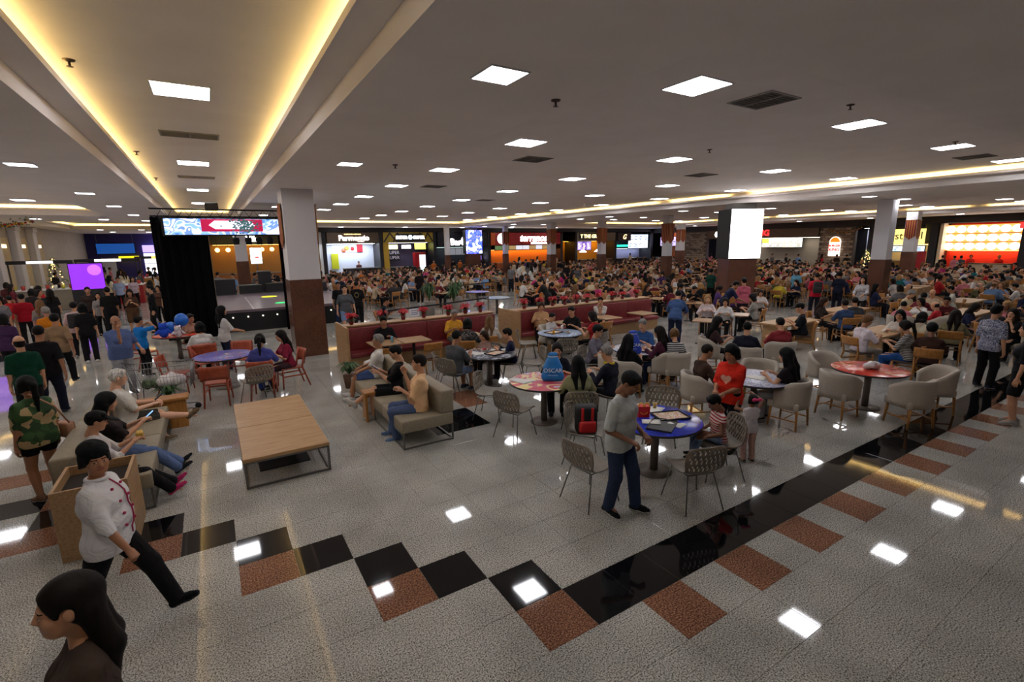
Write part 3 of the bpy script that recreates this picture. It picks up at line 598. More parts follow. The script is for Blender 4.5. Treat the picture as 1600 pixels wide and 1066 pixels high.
t = thing('menu_screen', 'white upright screen with red print behind the stage', 'screen', (3.1, W_FAR - 1.0, 0)); MB().box(-.42, .42, -.05, .05, 1.85, 3.1).build('casing', M_BLACK, t); MB().box(-.38, .38, -.06, -.05, 1.89, 3.06).build('display', M_SGW, t); MB().box(-.1, .18, -.066, -.06, 2.3, 2.42).build('print', M_SGR, t); MB().box(-.04, .04, -.02, .02, 0, 1.85).build('post', M_METAL, t)
counter(FW, .3, 5.4, 1.1, mat('counter_amber', (150, 90, 30), .5), 'amber lit bar counter behind the stage', -.2, .4); shoplight(FW, .3, 5.2, 3.3, (255, 190, 90), 4, 'warm strip light over the bar behind the stage', -.1, .2)
FW.slab('wall_24', mat('ice_wall', (190, 210, 224), .6), 5.8, 7.8, 0, 3.3, -.2, -.1, None, 'structure', 'pale icy wall of the kiosk right of the bar'); shoplight(FW, 5.9, 7.8, 3.3, (235, 248, 255), 10, 'cool light of the kiosk right of the bar', .2, .6)
# violet end wall: shop windows
menu(EW, -9.2, -6.2, 2.7, 3.7, [mat('blue_screen', (20, 60, 130), .5, emit=(20, 70, 140), strength=.5)], 'long blue sign on the far violet wall', d=.3, cols=1, rows=1, group='signs of the violet wall')
t = thing('shop_sign', 'yellow bar sign on the far violet wall', 'sign', (0, 0, 0)); EW.slab('board', glow('bar_yellow', (230, 220, 30), 1.3), -7.6, -6.0, 2.0, 2.45, 0, .3, t); EW.slab('stripe', M_BLACK, -7.6, -6.0, 2.2, 2.26, .3, .31, t)
t = thing('shop_sign', 'bright white and violet sign on the far violet wall', 'sign', (0, 0, 0)); EW.slab('board', glow('sign_lilac', (170, 150, 240), 1.6), -5.6, -2.4, 2.8, 3.5, 0, .3, t); EW.slab('panel', M_SGW, -4.4, -2.5, 3.2, 3.8, .3, .36, t)
t = thing('shop_shelf', 'brightly lit white shelves under the violet sign', 'shelf', (0, 0, 0)); EW.slab('back', glow('shelf_white', (236, 238, 245), 1.5), -5.6, -2.2, .6, 2.7, .05, .1, t)
for k in range(4): EW.slab('shelf', mat('shelf_grey', (150, 146, 150), .5), -5.6, -2.2, .7 + k * .48, .74 + k * .48, .1, .5, t)
EW.slab('door', M_WHITE, -9.0, -7.9, 0, 2.3, .02, .08, None, None, 'white door on the far violet wall', 'door')
EW.slab('shop_window', glow('warm_window', (255, 210, 140), 1.2), -1.4, 7.6, .4, 3.4, .05, .1, None, None, 'warm glowing shop window at the end of the passage', 'shop window')
# ---------------------------------------------------------------- people: smooth-blended figures on a grid
class Field:
    def __init__(s, lo, hi, h):
        s.lo = np.array(lo, float); s.h = h; s.n = np.ceil((np.array(hi) - s.lo) / h).astype(int) + 1
        s.d = np.full(s.n, 0.5, np.float32)
        s.ax = [s.lo[k] + h * np.arange(s.n[k]) for k in range(3)]
    def sub(s, lo, hi):
        a = np.clip(np.floor((lo - s.lo) / s.h).astype(int), 0, s.n - 1); b = np.clip(np.ceil((hi - s.lo) / s.h).astype(int) + 1, 1, s.n)
        return tuple(slice(a[k], b[k]) for k in range(3))
    def cone(s, a, b, r1, r2, k=0.03, cut=False):
        a = np.array(a, float); b = np.array(b, float); m = max(r1, r2) + k + 3 * s.h
        sl = s.sub(np.minimum(a, b) - m, np.maximum(a, b) + m)
        x = s.ax[0][sl[0]][:, None, None] - a[0]; y = s.ax[1][sl[1]][None, :, None] - a[1]; z = s.ax[2][sl[2]][None, None, :] - a[2]
        ab = b - a; L2 = max(ab @ ab, 1e-9)
        t = np.clip((x * ab[0] + y * ab[1] + z * ab[2]) / L2, 0, 1)
        d = np.sqrt((x - t * ab[0]) ** 2 + (y - t * ab[1]) ** 2 + (z - t * ab[2]) ** 2) - (r1 + (r2 - r1) * t)
        s._mix(sl, d, k, cut)
    def ell(s, c, r, k=0.02, cut=False, R=None):
        c = np.array(c, float); r = np.array(r, float); m = max(r) + k + 3 * s.h
        sl = s.sub(c - m, c + m)
        x = s.ax[0][sl[0]][:, None, None] - c[0]; y = s.ax[1][sl[1]][None, :, None] - c[1]; z = s.ax[2][sl[2]][None, None, :] - c[2]
        if R is not None:
            x, y, z = (R[0][0] * x + R[0][1] * y + R[0][2] * z, R[1][0] * x + R[1][1] * y + R[1][2] * z, R[2][0] * x + R[2][1] * y + R[2][2] * z)
        q = np.sqrt((x / r[0]) ** 2 + (y / r[1]) ** 2 + (z / r[2]) ** 2); g = np.sqrt((x / r[0] ** 2) ** 2 + (y / r[1] ** 2) ** 2 + (z / r[2] ** 2) ** 2) + 1e-6
        d = q * (q - 1) / g
        s._mix(sl, d, k, cut)
    def _mix(s, sl, d, k, cut):
        f = s.d[sl]; d = d.astype(np.float32)
        if cut:   # smooth subtraction
            d = -d; h = np.clip(0.5 + 0.5 * (d - f) / k, 0, 1); s.d[sl] = f + (d - f) * h + k * h * (1 - h)
        else:
            h = np.clip(0.5 + 0.5 * (f - d) / k, 0, 1); s.d[sl] = f + (d - f) * h - k * h * (1 - h)
    def plane(s, p, n, k=0.002):
        """keep the side the normal points away from"""
        n = np.array(n, float); n /= np.linalg.norm(n); p = np.array(p, float)
        d = (s.ax[0][:, None, None] - p[0]) * n[0] + (s.ax[1][None, :, None] - p[1]) * n[1] + (s.ax[2][None, None, :] - p[2]) * n[2]
        s.d = np.maximum(s.d, d.astype(np.float32))
    def surf(s):
        d = s.d; ins = d < 0
        nx, ny, nz = d.shape
        c = ins.astype(np.int8)
        tot = c[:-1, :-1, :-1] + c[1:, :-1, :-1] + c[:-1, 1:, :-1] + c[1:, 1:, :-1] + c[:-1, :-1, 1:] + c[1:, :-1, 1:] + c[:-1, 1:, 1:] + c[1:, 1:, 1:]
        act = np.argwhere((tot > 0) & (tot < 8))
        if len(act) == 0: return np.zeros((0, 3)), np.zeros((0, 4), int)
        vid = np.full((nx - 1, ny - 1, nz - 1), -1, np.int64); vid[act[:, 0], act[:, 1], act[:, 2]] = np.arange(len(act))
        acc = np.zeros((len(act), 3)); cnt = np.zeros(len(act))
        corners = [(i, j, k) for i in (0, 1) for j in (0, 1) for k in (0, 1)]
        val = {q: d[act[:, 0] + q[0], act[:, 1] + q[1], act[:, 2] + q[2]] for q in corners}
        for q in corners:
            for ax in range(3):
                if q[ax]: continue
                p = list(q); p[ax] = 1; p = tuple(p)
                va, vb = val[q], val[p]; m = (va < 0) != (vb < 0)
                t = np.where(m, va / np.where(m, va - vb, 1), 0)
                pt = np.tile(np.array(q, float), (len(act), 1)); pt[:, ax] += t
                acc[m] += pt[m]; cnt[m] += 1
        V = s.lo + (act + acc / cnt[:, None]) * s.h
        quads = []
        for ax in range(3):
            sl0 = [slice(None)] * 3; sl1 = [slice(None)] * 3; sl0[ax] = slice(0, -1); sl1[ax] = slice(1, None)
            a = ins[tuple(sl0)]; b = ins[tuple(sl1)]
            e = np.argwhere(a != b); o = [k for k in range(3) if k != ax]
            ok = (e[:, o[0]] > 0) & (e[:, o[1]] > 0) & (e[:, o[0]] < d.shape[o[0]] - 1) & (e[:, o[1]] < d.shape[o[1]] - 1); e = e[ok]
            def g(da, db):
                q = e.copy(); q[:, o[0]] += da; q[:, o[1]] += db; return vid[q[:, 0], q[:, 1], q[:, 2]]
            Q = np.stack([g(-1, -1), g(0, -1), g(0, 0), g(-1, 0)], 1)
            flip = a[e[:, 0], e[:, 1], e[:, 2]] ^ (ax == 1)
            Q[~flip] = Q[~flip][:, ::-1]
            quads.append(Q)
        return V, np.concatenate(quads)

def rotm(axis, deg):
    return np.array(Matrix.Rotation(math.radians(deg), 3, axis))
def np_mesh(name, V, Q, mi=None):
    me = bpy.data.meshes.new(name)
    me.vertices.add(len(V)); me.vertices.foreach_set('co', np.asarray(V, np.float32).ravel())
    Q = np.asarray(Q)
    me.loops.add(Q.size); me.loops.foreach_set('vertex_index', Q.ravel().astype(np.int32))
    me.polygons.add(len(Q)); me.polygons.foreach_set('loop_start', np.arange(0, Q.size, 4, dtype=np.int32))
    me.polygons.foreach_set('use_smooth', np.ones(len(Q), bool))
    if mi is not None: me.polygons.foreach_set('material_index', np.asarray(mi, np.int32))
    me.update(calc_edges=True); me.validate()
    return me
def cat_mesh(parts):
    Vs = []; Qs = []; Ms = []; o = 0
    for V, Q, m in parts:
        Vs.append(V); Qs.append(np.asarray(Q) + o); o += len(V)
        Ms.append(np.full(len(Q), m) if np.isscalar(m) else m)
    return np.concatenate(Vs), np.concatenate(Qs), np.concatenate(Ms)

# -- heads and hair, in head coordinates: origin at the skull centre, +y to the nose, unit = metres of a 1.7 m adult
def head_proto(h, female=False):
    f = Field((-.12, -.14, -.19), (.12, .15, .15), h)
    f.ell((0, -.015, .03), (.073, .094, .088), .01)
    f.ell((0, .022, -.03), (.060, .068, .082), .03)
    f.cone((-.022, .045, -.078), (.022, .045, -.078), .03, .03, .03)
    f.cone((0, .062, -.088), (0, .066, -.09), .017, .014, .025)
    f.cone((0, -.02, -.05), (0, -.035, -.17), .05, .055 if not female else .048, .03)
    f.cone((-.034, .070, .022), (.034, .070, .022), .011, .011, .022)      # brow
    for s in (-1, 1):
        f.ell((s * .031, .096, .002), (.019, .017, .0125), .012, cut=True)   # eye sockets
        f.ell((s * .041, .055, -.028), (.02, .02, .02), .03)               # cheek
        f.ell((s * .077, -.008, -.005), (.010, .021, .031), .008)          # ear
        f.ell((s * .030, .076, .002), (.0125, .0115, .0105), .003)         # eyeball with lid
    f.cone((0, .083, .012), (0, .099, -.024), .008, .0115, .012)           # nose
    for s in (-1, 1): f.ell((s * .011, .091, -.027), (.008, .009, .007), .008)
    f.cone((-.019, .0805, -.0505), (.019, .0805, -.0505), .0055, .0055, .008)
    f.cone((-.016, .0795, -.0605), (.016, .0795, -.0605), .0065, .0065, .008)
    V, Q = f.surf(); C = V[Q].mean(1); m = np.zeros(len(Q), int)
    lip = (np.abs(C[:, 0]) < .024 - .4 * np.abs(C[:, 2] + .055)) & (C[:, 1] > .068) & (C[:, 2] < -.046) & (C[:, 2] > -.067); m[lip] = 1
    brow = (np.abs(np.abs(C[:, 0]) - .031) < .018) & (C[:, 1] > .06) & (np.abs(C[:, 2] - .0235 - .05 * (.03 - np.abs(np.abs(C[:, 0]) - .035))) < .0042); m[brow] = 2
    eye = ((np.abs(np.abs(C[:, 0]) - .031) / .0125) ** 2 + ((C[:, 2] - .002) / .0046) ** 2 < 1) & (C[:, 1] > .05); m[eye] = 3
    iris = (np.abs(np.abs(C[:, 0]) - .031) < .0058) & (np.abs(C[:, 2] - .002) < .0052) & (C[:, 1] > .05); m[iris] = 2
    return V, Q, m
def hair_proto(kind, h):
    f = Field((-.22, -.30, -.50), (.22, .22, .22), h)
    if kind == 'bald':
        f.ell((0, -.018, .0), (.0768, .0972, .098), .01); f.ell((0, .03, .125), (.12, .13, .085), .02, cut=True); f.ell((0, .15, -.02), (.16, .14, .14), .02, cut=True); f.plane((0, 0, -.075), (0, .3, -1))
    elif kind in ('short', 'buzz', 'curly'):
        e = {'short': .013, 'buzz': .006, 'curly': .024}[kind]
        f.ell((0, -.017, .034), (.074 + e, .096 + e, .089 + e), .01)
        if kind != 'buzz': f.cone((-.04, .048, .092), (.045, .045, .094), .022, .022, .03)
        f.ell((0, .108, -.03), (.088, .085, .098), .015, cut=True); f.plane((0, -.06, -.06), (0, .75, -1))
        for s in (-1, 1): f.ell((s * .085, .0, -.02), (.03, .028, .04), .01, cut=True)
    elif kind in ('long', 'pony', 'bun', 'bob', 'hood'):
        e = .016
        f.ell((0, -.02, .032), (.076 + e, .098 + e, .09 + e), .01)
        f.cone((-.06, -.03, .02), (-.075, -.02, -.06), .036, .03, .03); f.cone((.06, -.03, .02), (.075, -.02, -.06), .036, .03, .03)
        if kind == 'long':
            for s in (-1, 1):
                f.cone((s * .045, -.065, .0), (s * .07, -.095, -.20), .055, .05, .04); f.cone((s * .07, -.095, -.20), (s * .05, -.12, -.40), .05, .022, .04)
                f.cone((s * .082, -.01, -.04), (s * .095, .0, -.24), .03, .02, .03)
        if kind == 'bob':
            f.cone((-.05, -.06, .0), (-.06, -.06, -.10), .055, .045, .04); f.cone((.05, -.06, .0), (.06, -.06, -.10), .055, .045, .04); f.cone((-.05, -.07, -.10), (.05, -.07, -.10), .04, .04, .03)
        if kind == 'hood':
            f.cone((-.06, -.05, .0), (-.09, -.04, -.13), .06, .06, .04); f.cone((.06, -.05, .0), (.09, -.04, -.13), .06, .06, .04)
        if kind == 'pony':
            f.cone((0, -.10, .045), (0, -.15, .02), .03, .035, .02); f.cone((0, -.15, .02), (0, -.16, -.13), .035, .032, .02); f.cone((0, -.16, -.13), (0, -.15, -.32), .032, .012, .02)
        if kind == 'bun': f.ell((0, -.125, .055), (.045, .04, .045), .02)
        f.ell((0, .112, -.035), (.074, .09, .105), .012, cut=True)
        if kind in ('pony', 'bun'): f.plane((0, -.05, -.07), (0, .55, -1)) if kind == 'bun' else f.ell((0, .05, -.16), (.2, .12, .11), .02, cut=True)
    elif kind == 'tuck':
        f.ell((0, -.02, .032), (.088, .112, .104), .01); f.ell((0, .112, -.04), (.09, .092, .112), .012, cut=True)
        for s in (-1, 1): f.ell((s * .09, .0, -.015), (.035, .032, .045), .01, cut=True); f.cone((s * .05, -.07, -.03), (s * .05, -.11, -.22), .05, .045, .04); f.cone((s * .05, -.11, -.22), (s * .07, -.10, -.38), .045, .02, .04)
    elif kind == 'cap':
        f.ell((0, -.015, .045), (.089, .112, .088), .01); f.plane((0, .0, .04), (0, -.18, -1))
        f.ell((0, .135, .045), (.075, .085, .012), .012, R=rotm('X', 12))
    elif kind == 'beret':
        f.ell((0, -.025, .06), (.094, .116, .075), .01); f.ell((0, -.06, .055), (.092, .10, .085), .03); f.plane((0, .0, .035), (0, -.55, -1))
    V, Q = f.surf()
    return V, Q
def hand_proto(kind, h):
    """right hand: wrist at the origin, fingers along +y, palm facing -z, thumb on the -x side"""
    f = Field((-.11, -.05, -.13), (.08, .22, .06), h)
    f.cone((0, -.03, 0), (0, .01, 0), .024, .025, .01)
    f.cone((-.022, .03, 0), (-.026, .085, 0), .017, .015, .02); f.cone((.02, .03, 0), (.026, .08, 0), .016, .014, .02); f.cone((0, .02, 0), (0, .088, 0), .018, .015, .02)
    curl = {'relax': (22, 28, 20), 'fist': (70, 85, 50), 'flat': (6, 8, 6), 'hold': (38, 45, 30)}[kind]
    for x, y0, L in ((-.030, .088, .078), (-.010, .094, .086), (.011, .090, .080), (.030, .080, .064)):
        p = np.array((x, y0, 0.0)); ang = 0
        for seg, fr in enumerate((.45, .31, .24)):
            ang += curl[seg]; dv = np.array((x * .5 * (kind in ('relax', 'flat')), math.cos(math.radians(ang)), -math.sin(math.radians(ang)))); dv /= np.linalg.norm(dv)
            q = p + dv * L * fr; f.cone(p, q, .0098 - .0007 * seg, .0092 - .0008 * seg, .004); p = q
    if kind in ('fist', 'hold'):
        f.cone((-.022, .015, -.008), (-.048, .05, -.025), .015, .012, .012); f.cone((-.048, .05, -.025), (-.036, .082, -.042), .011, .009, .006)
    else:
        f.cone((-.022, .015, -.004), (-.05, .05, -.014), .015, .012, .012); f.cone((-.05, .05, -.014), (-.062, .09, -.022), .011, .0085, .006)
    return f.surf()
_HEAD = {}; _HAND = {}
def head_of(h, fem):
    k = (h, fem)
    if k not in _HEAD: _HEAD[k] = head_proto(h, fem)
    return _HEAD[k]
def hand_of(kind, h):
    k = (kind, h)
    if k not in _HAND: _HAND[k] = hand_proto(kind, h)
    return _HAND[k]
def ik(a, t, L1, L2, hint):
    a = np.array(a, float); t = np.array(t, float); hint = np.array(hint, float)
    d = t - a; D = np.linalg.norm(d)
    if D > (L1 + L2) * .995: t = a + d / D * (L1 + L2) * .995; d = t - a; D = np.linalg.norm(d)
    if D < abs(L1 - L2) + .02: D = abs(L1 - L2) + .02; t = a + d / max(np.linalg.norm(d), 1e-6) * D; d = t - a
    u = d / D; c = (L1 * L1 + D * D - L2 * L2) / (2 * D); hh = math.sqrt(max(L1 * L1 - c * c, 0))
    p = hint - u * (hint @ u); p /= max(np.linalg.norm(p), 1e-6)
    return a + u * c + p * hh, t
def frame(dirv, up):
    y = dirv / np.linalg.norm(dirv); z = up - y * (up @ y); z /= max(np.linalg.norm(z), 1e-6); x = np.cross(y, z)
    return np.stack([x, y, z], 1)

_VAR = {}
def variant(key, sit=False, hipz=None, lean=0.0, twist=0.0, handL=None, handR=None, footL=None, footR=None, hyaw=0.0, hpitch=0.0, hroll=0.0, sleeve=.45, leg='long', fat=0.0, fem=False,
            child=False, hand='relax', res=.02, hres=.008, dress=False, jacket=False, kneeL=None, kneeR=None, side=0.0, open_leg=.0):
    """a pose: returns the meshes (skin body, shirt, trousers, shoes) and the head frame"""
    if key in _VAR: return _VAR[key]
    hz = hipz if hipz is not None else (.53 if sit else .925)
    A = np.array
    hips = A((0, 0, hz))
    Rt = rotm('Z', twist) @ rotm('X', -lean) @ rotm('Y', side)
    T = lambda x, y, z: hips + Rt @ A((x, y, z))
    sw = .152 if fem else .172; hw = .092
    waist = T(0, 0, .15); chest = T(0, .01, .34); neck = T(0, -.005, .515)
    shR = T(sw, -.005, .422); shL = T(-sw, -.005, .422)
    hb = T(0, .012, .57)
    HR = rotm('Z', twist + hyaw) @ rotm('X', -lean * .45 - hpitch) @ rotm('Y', hroll)
    hk = 1.2 if child else 1.05
    headc = hb + HR @ A((0, .012, .105 * hk))
    # limbs
    pR = hips + rotm('Z', twist * .3) @ A((hw, 0, -.03)); pL = hips + rotm('Z', twist * .3) @ A((-hw, 0, -.03))
    if footR is None: footR = (.11, .42 if sit else .0, .085)
    if footL is None: footL = (-.11, .42 if sit else .0, .085)
    kR, aR = ik(pR, footR, .415, .405, A((.12 + open_leg, 1.0, .9 if sit else 0.0)) if kneeR is None else A(kneeR))
    kL, aL = ik(pL, footL, .415, .405, A((-.12 - open_leg, 1.0, .9 if sit else 0.0)) if kneeL is None else A(kneeL))
    if handR is None: handR = tuple(hips + A((.225, .04, -.11))) if not sit else tuple(hips + A((.13, .30, .06)))
    if handL is None: handL = tuple(hips + A((-.225, .04, -.11))) if not sit else tuple(hips + A((-.13, .30, .06)))
    eR, wR = ik(shR, handR, .285, .245, Rt @ A((.55, -.8, -.55))); eL, wL = ik(shL, handL, .285, .245, Rt @ A((-.55, -.8, -.55)))
    pts = [headc + .15, headc - .15, hips, kR, kL, aR, aL, wR, wL, eR, eL, shR, shL, A((0, 0, 0))]
    lo = np.min(pts, 0) - .24; hi = np.max(pts, 0) + .24; lo[2] = max(lo[2], -.02)
    tf = fat
    def torso(f, o=0.0, top=True, k=.05):
        f.cone(T(-.075, 0, .0), T(.075, 0, .0), .108 + o + tf * .5, .108 + o + tf * .5, k)
        f.cone(T(-.055, .012 + tf * .5, .14), T(.055, .012 + tf * .5, .14), .098 + o + tf, .098 + o + tf, k)
        f.cone(T(-.085, .012, .31), T(.085, .012, .31), .104 + o + tf * .5, .104 + o + tf * .5, k)
        f.cone(T(-sw + .035, -.005, .405), T(sw - .035, -.005, .405), .056 + o, .056 + o, .045)
        for s in (-1, 1): f.cone(T(s * .02, -.015, .47), T(s * (sw - .03), -.008, .422), .058 + o * .7, .047 + o * .7, .03)
        if fem:
            for s in (-1, 1): f.ell(T(s * .072, .09, .30), (.06 + o, .05 + o, .055 + o), .04)
    thigh = .079 + tf * .35; calf = .054
    def legs(f, o=0.0, full=True, o2=None, frac=1.0):
        o2 = o if o2 is None else o2
        for p, kk, a in ((pR, kR, aR), (pL, kL, aL)):
            f.cone(p, kk, thigh + o, .058 + o, .03)
            if frac >= 1: f.cone(kk, kk * .65 + a * .35, .056 + o, calf + o + .003, .02); f.cone(kk * .65 + a * .35, a, calf + o + .003, .038 + o2, .02)
    def arm(f, sh, e, wv, o=0.0):
        f.cone(sh, e, .047 + o + tf * .15, .039 + o, .03); f.cone(e, wv, .039 + o, .026 + o, .015)
    body = Field(lo, hi, res)
    torso(body); legs(body)
    for sh, e, wv in ((shR, eR, wR), (shL, eL, wL)): arm(body, sh, e, wv)
    body.cone(neck, hb + HR @ A((0, 0, .04)), .052 if not fem else .046, .05 if not fem else .045, .03)
    for a, kk in ((aR, kR), (aL, kL)):
        body.cone(a, a + A((0, .1, -.04)), .034, .026, .03)
    V, Q = body.surf(); parts = [(V, Q, 0)]
    hV, hQ, hm = head_of(hres, fem)
    parts.append(((hV * hk) @ HR.T + headc, hQ, hm))
    hh = max(hres * .8, .0045)
    for sgn, e, wv in ((1, eR, wR), (-1, eL, wL)):
        v, q = hand_of(hand, hh); v = v * A((sgn * -1, 1, 1)) * (.95 if fem else 1.03)
        if sgn == 1: v = v * A((-1, 1, 1)); 
        dv = wv - e
        upv = A((0, 0, 1.0)) if abs(dv[2]) < .8 * np.linalg.norm(dv) else A((sgn * 1.0, .15, 0))
        Fm = frame(dv, upv)
        vv = v * A((1, 1, 1)); 
        if sgn == -1: q = q[:, ::-1]
        parts.append((vv @ Fm.T + wv, q, 0))
    V, Q, m = cat_mesh(parts)
    out = {'body': np_mesh('body', V, Q, m)}
    # shirt
    f = Field(lo, hi, res * .9)
    torso(f, .014, k=.05)
    if jacket: f.cone(T(-.085, 0, -.04), T(.085, 0, -.04), .125 + tf * .5, .125 + tf * .5, .04)
    for sh, e, wv in ((shR, eR, wR), (shL, eL, wL)):
        o = .013
        if sleeve <= .5:
            q = sh + (e - sh) * (sleeve * 2) ; f.cone(sh, q, .048 + o + tf * .15, .050 + o, .03)
        else:
            f.cone(sh, e, .048 + o + tf * .15, .041 + o, .03); q = e + (wv - e) * (sleeve - .5) * 2; f.cone(e, q, .043 + o, .032 + o, .015)
    hem = -.13 if not dress else -.2
    for zz in ((-.05, -.12, -.2) if not sit else (-.05,)): f.cone(T(-.074, 0, zz), T(.074, 0, zz), .114 + tf * .5, .114 + tf * .5, .03)
    if sleeve > 0:
        for sh, e, wv in ((shR, eR, wR), (shL, eL, wL)):
            a, b, fr = (sh, e, sleeve * 2) if sleeve <= .5 else (e, wv, (sleeve - .5) * 2)
            c = a + (b - a) * fr; dv = (b - a) / np.linalg.norm(b - a)
            f.cone(c + dv * .075, c + dv * .10, .065, .065, .004, cut=True)
    f.plane(T(0, 0, hem if not sit else -.06), Rt @ A((0, 0, -1)))
    f.ell(neck + Rt @ A((0, .02, .015)), (.062, .07, .05), .01, cut=True)
    V, Q = f.surf(); out['shirt'] = np_mesh('shirt', V, Q)
    # trousers / shorts
    f = Field(lo, hi, res * .9)
    o = .012 if leg == 'tight' else .02
    f.cone(T(-.075, 0, .0), T(.075, 0, .0), .114 + tf * .5, .114 + tf * .5, .04)
    for p, kk, a in ((pR, kR, aR), (pL, kL, aL)):
        if leg == 'short':
            f.cone(p, p + (kk - p) * .88, thigh + .02, .088, .03)
        elif leg == 'mini':
            f.cone(p, p + (kk - p) * .45, thigh + .02, .092, .03)
        elif leg == 'skirt':
            f.cone(p, kk, thigh + .03, .10, .12)
        else:
            f.cone(p, kk, thigh + o, .064 + o * .6, .03); f.cone(kk, a, .063 + o * .6, .046 + o, .03)
    for p, kk, a in ((pR, kR, aR), (pL, kL, aL)):
        if leg == 'short': c = p + (kk - p) * .86; dv = (kk - p) / np.linalg.norm(kk - p); f.cone(c + dv * .10, c + dv * .16, .10, .10, .004, cut=True)
        elif leg == 'mini': c = p + (kk - p) * .42; dv = (kk - p) / np.linalg.norm(kk - p); f.cone(c + dv * .10, c + dv * .16, .10, .10, .004, cut=True)
        elif leg != 'skirt': dv = (a - kk) / np.linalg.norm(a - kk); f.cone(a + dv * .07, a + dv * .10, .06, .06, .004, cut=True)
    f.plane(T(0, 0, .07), Rt @ A((0, 0, 1)))
    V, Q = f.surf(); out['trousers'] = np_mesh('trousers', V, Q)
    # shoes
    for nm, a, kk in (('shoeR', aR, kR), ('shoeL', aL, kL)):
        sh = kk - a; fw = A((0, 1.0, 0)) + (A((a[0] * .8, 0, 0))); sv = sh / np.linalg.norm(sh)
        fw = fw - sv * (fw @ sv) * .85; fw /= np.linalg.norm(fw); upv = sv - fw * (sv @ fw)
        upv = upv / np.linalg.norm(upv)
        f = Field(a - .25, a + .25, min(res * .7, .012))
        heel = a - upv * .04 - fw * .035; toe = a - upv * .052 + fw * .15
        sx = np.cross(fw, upv)
        f.cone(heel, a - upv * .005, .040, .043, .02); f.cone(heel - upv * .005, toe - fw * .05, .038, .040, .02); f.cone(toe - fw * .04, toe, .040, .031, .02)
        f.cone(a - upv * .0, toe - fw * .06, .036, .03, .03)
        sole = a - upv * .078
        f.plane(sole, -upv)
        f.plane(a + upv * .03, upv)
        V, Q = f.surf(); C = V[Q].mean(1); mi = (((C - sole) @ upv) < .022).astype(int)
        out[nm] = np_mesh('shoe', V, Q, mi)
    out['head'] = (Vector(headc), Matrix(HR.tolist()).to_4x4(), hk)
    out['wr'] = (Vector(wR), Vector(wL)); out['T'] = T; out['Rt'] = Rt
    _VAR[key] = out
    return out
_HAIRM = {}
def hair_mesh(kind, h=.011):
    if (kind, h) not in _HAIRM:
        V, Q = hair_proto(kind, h); _HAIRM[(kind, h)] = np_mesh('hair', V, Q)
    return _HAIRM[(kind, h)]
def slot(o, mats):
    me = o.data
    while len(me.materials) < len(mats): me.materials.append(None)
    for k, m in enumerate(mats):
        o.material_slots[k].link = 'OBJECT'; o.material_slots[k].material = m
SKINS = [(222, 172, 142), (198, 146, 112), (168, 116, 84), (128, 84, 60), (92, 58, 42)]
def skin(i): return mat('skin_%d' % i, SKINS[i], .5)
HAIRC = {'black': (9, 8, 8), 'dark': (20, 14, 11), 'brown': (46, 29, 19), 'grey': (124, 120, 116), 'white': (196, 192, 186), 'blond': (160, 124, 80), 'fair': (110, 80, 52)}
def hairm(c):
    m = noise_mat('hair_' + c, [(.3, tuple(int(v * .7) for v in HAIRC[c])), (.7, tuple(min(255, int(v * 1.25)) for v in HAIRC[c]))], 70, 2, .62, (1, 1, .15), bump=.5)
    m.node_tree.nodes['Principled BSDF'].inputs['Specular IOR Level'].default_value = .18
    return m
def cloth(c):
    if isinstance(c, bpy.types.Material): return c
    n = 'cloth_%d_%d_%d' % c
    if n in _M: return _M[n]
    m = mat(n, c, .88, spec=.2); nt, b = nodes_of(m); v = coords(nt)
    t = nt.nodes.new('ShaderNodeTexNoise'); t.inputs['Scale'].default_value = 7; t.inputs['Detail'].default_value = 2; t.inputs['Distortion'].default_value = 1.2
    nt.links.new(v, t.inputs['Vector']); bp = nt.nodes.new('ShaderNodeBump'); bp.inputs['Strength'].default_value = .55; bp.inputs['Distance'].default_value = .05
    nt.links.new(t.outputs['Fac'], bp.inputs['Height']); nt.links.new(bp.outputs[0], b.inputs['Normal'])
    return m
lipm = lambda: mat('lips', (150, 84, 76), .5)
eyew = lambda: mat('eye_white', (215, 208, 200), .3)
def person(V, loc, rz, label, shirt, pants, hair='short', hc='black', sk=2, shoes=(30, 28, 28), sole=(190, 188, 182), scale=1.0, group=None, hat=None, hatc=(20, 20, 22), hairres=.011):
    root = thing('person', label, 'person', loc, rz, group); root.scale = (scale,) * 3
    b = link('body', V['body'], root); slot(b, [skin(sk), lipm(), hairm(hc), eyew()])
    hd, R, hk = V['head']
    if hair and hair != 'none':
        o = link('hair', hair_mesh(hair, hairres), root); o.matrix_local = Matrix.Translation(hd) @ R @ Matrix.Scale(hk, 4); slot(o, [hairm(hc)])
    if hat:
        o = link({'cap': 'cap', 'beret': 'beret', 'hood': 'hood'}[hat], hair_mesh(hat, hairres), root); o.matrix_local = Matrix.Translation(hd) @ R @ Matrix.Scale(hk, 4); slot(o, [cloth(hatc)])
    o = link('shirt', V['shirt'], root); slot(o, [cloth(shirt)])
    o = link('trousers', V['trousers'], root); slot(o, [cloth(pants)])
    for n in ('shoeR', 'shoeL'):
        o = link('shoe', V[n], root); slot(o, [cloth(shoes), mat('sole_%d_%d_%d' % sole, sole, .6)])
    return root
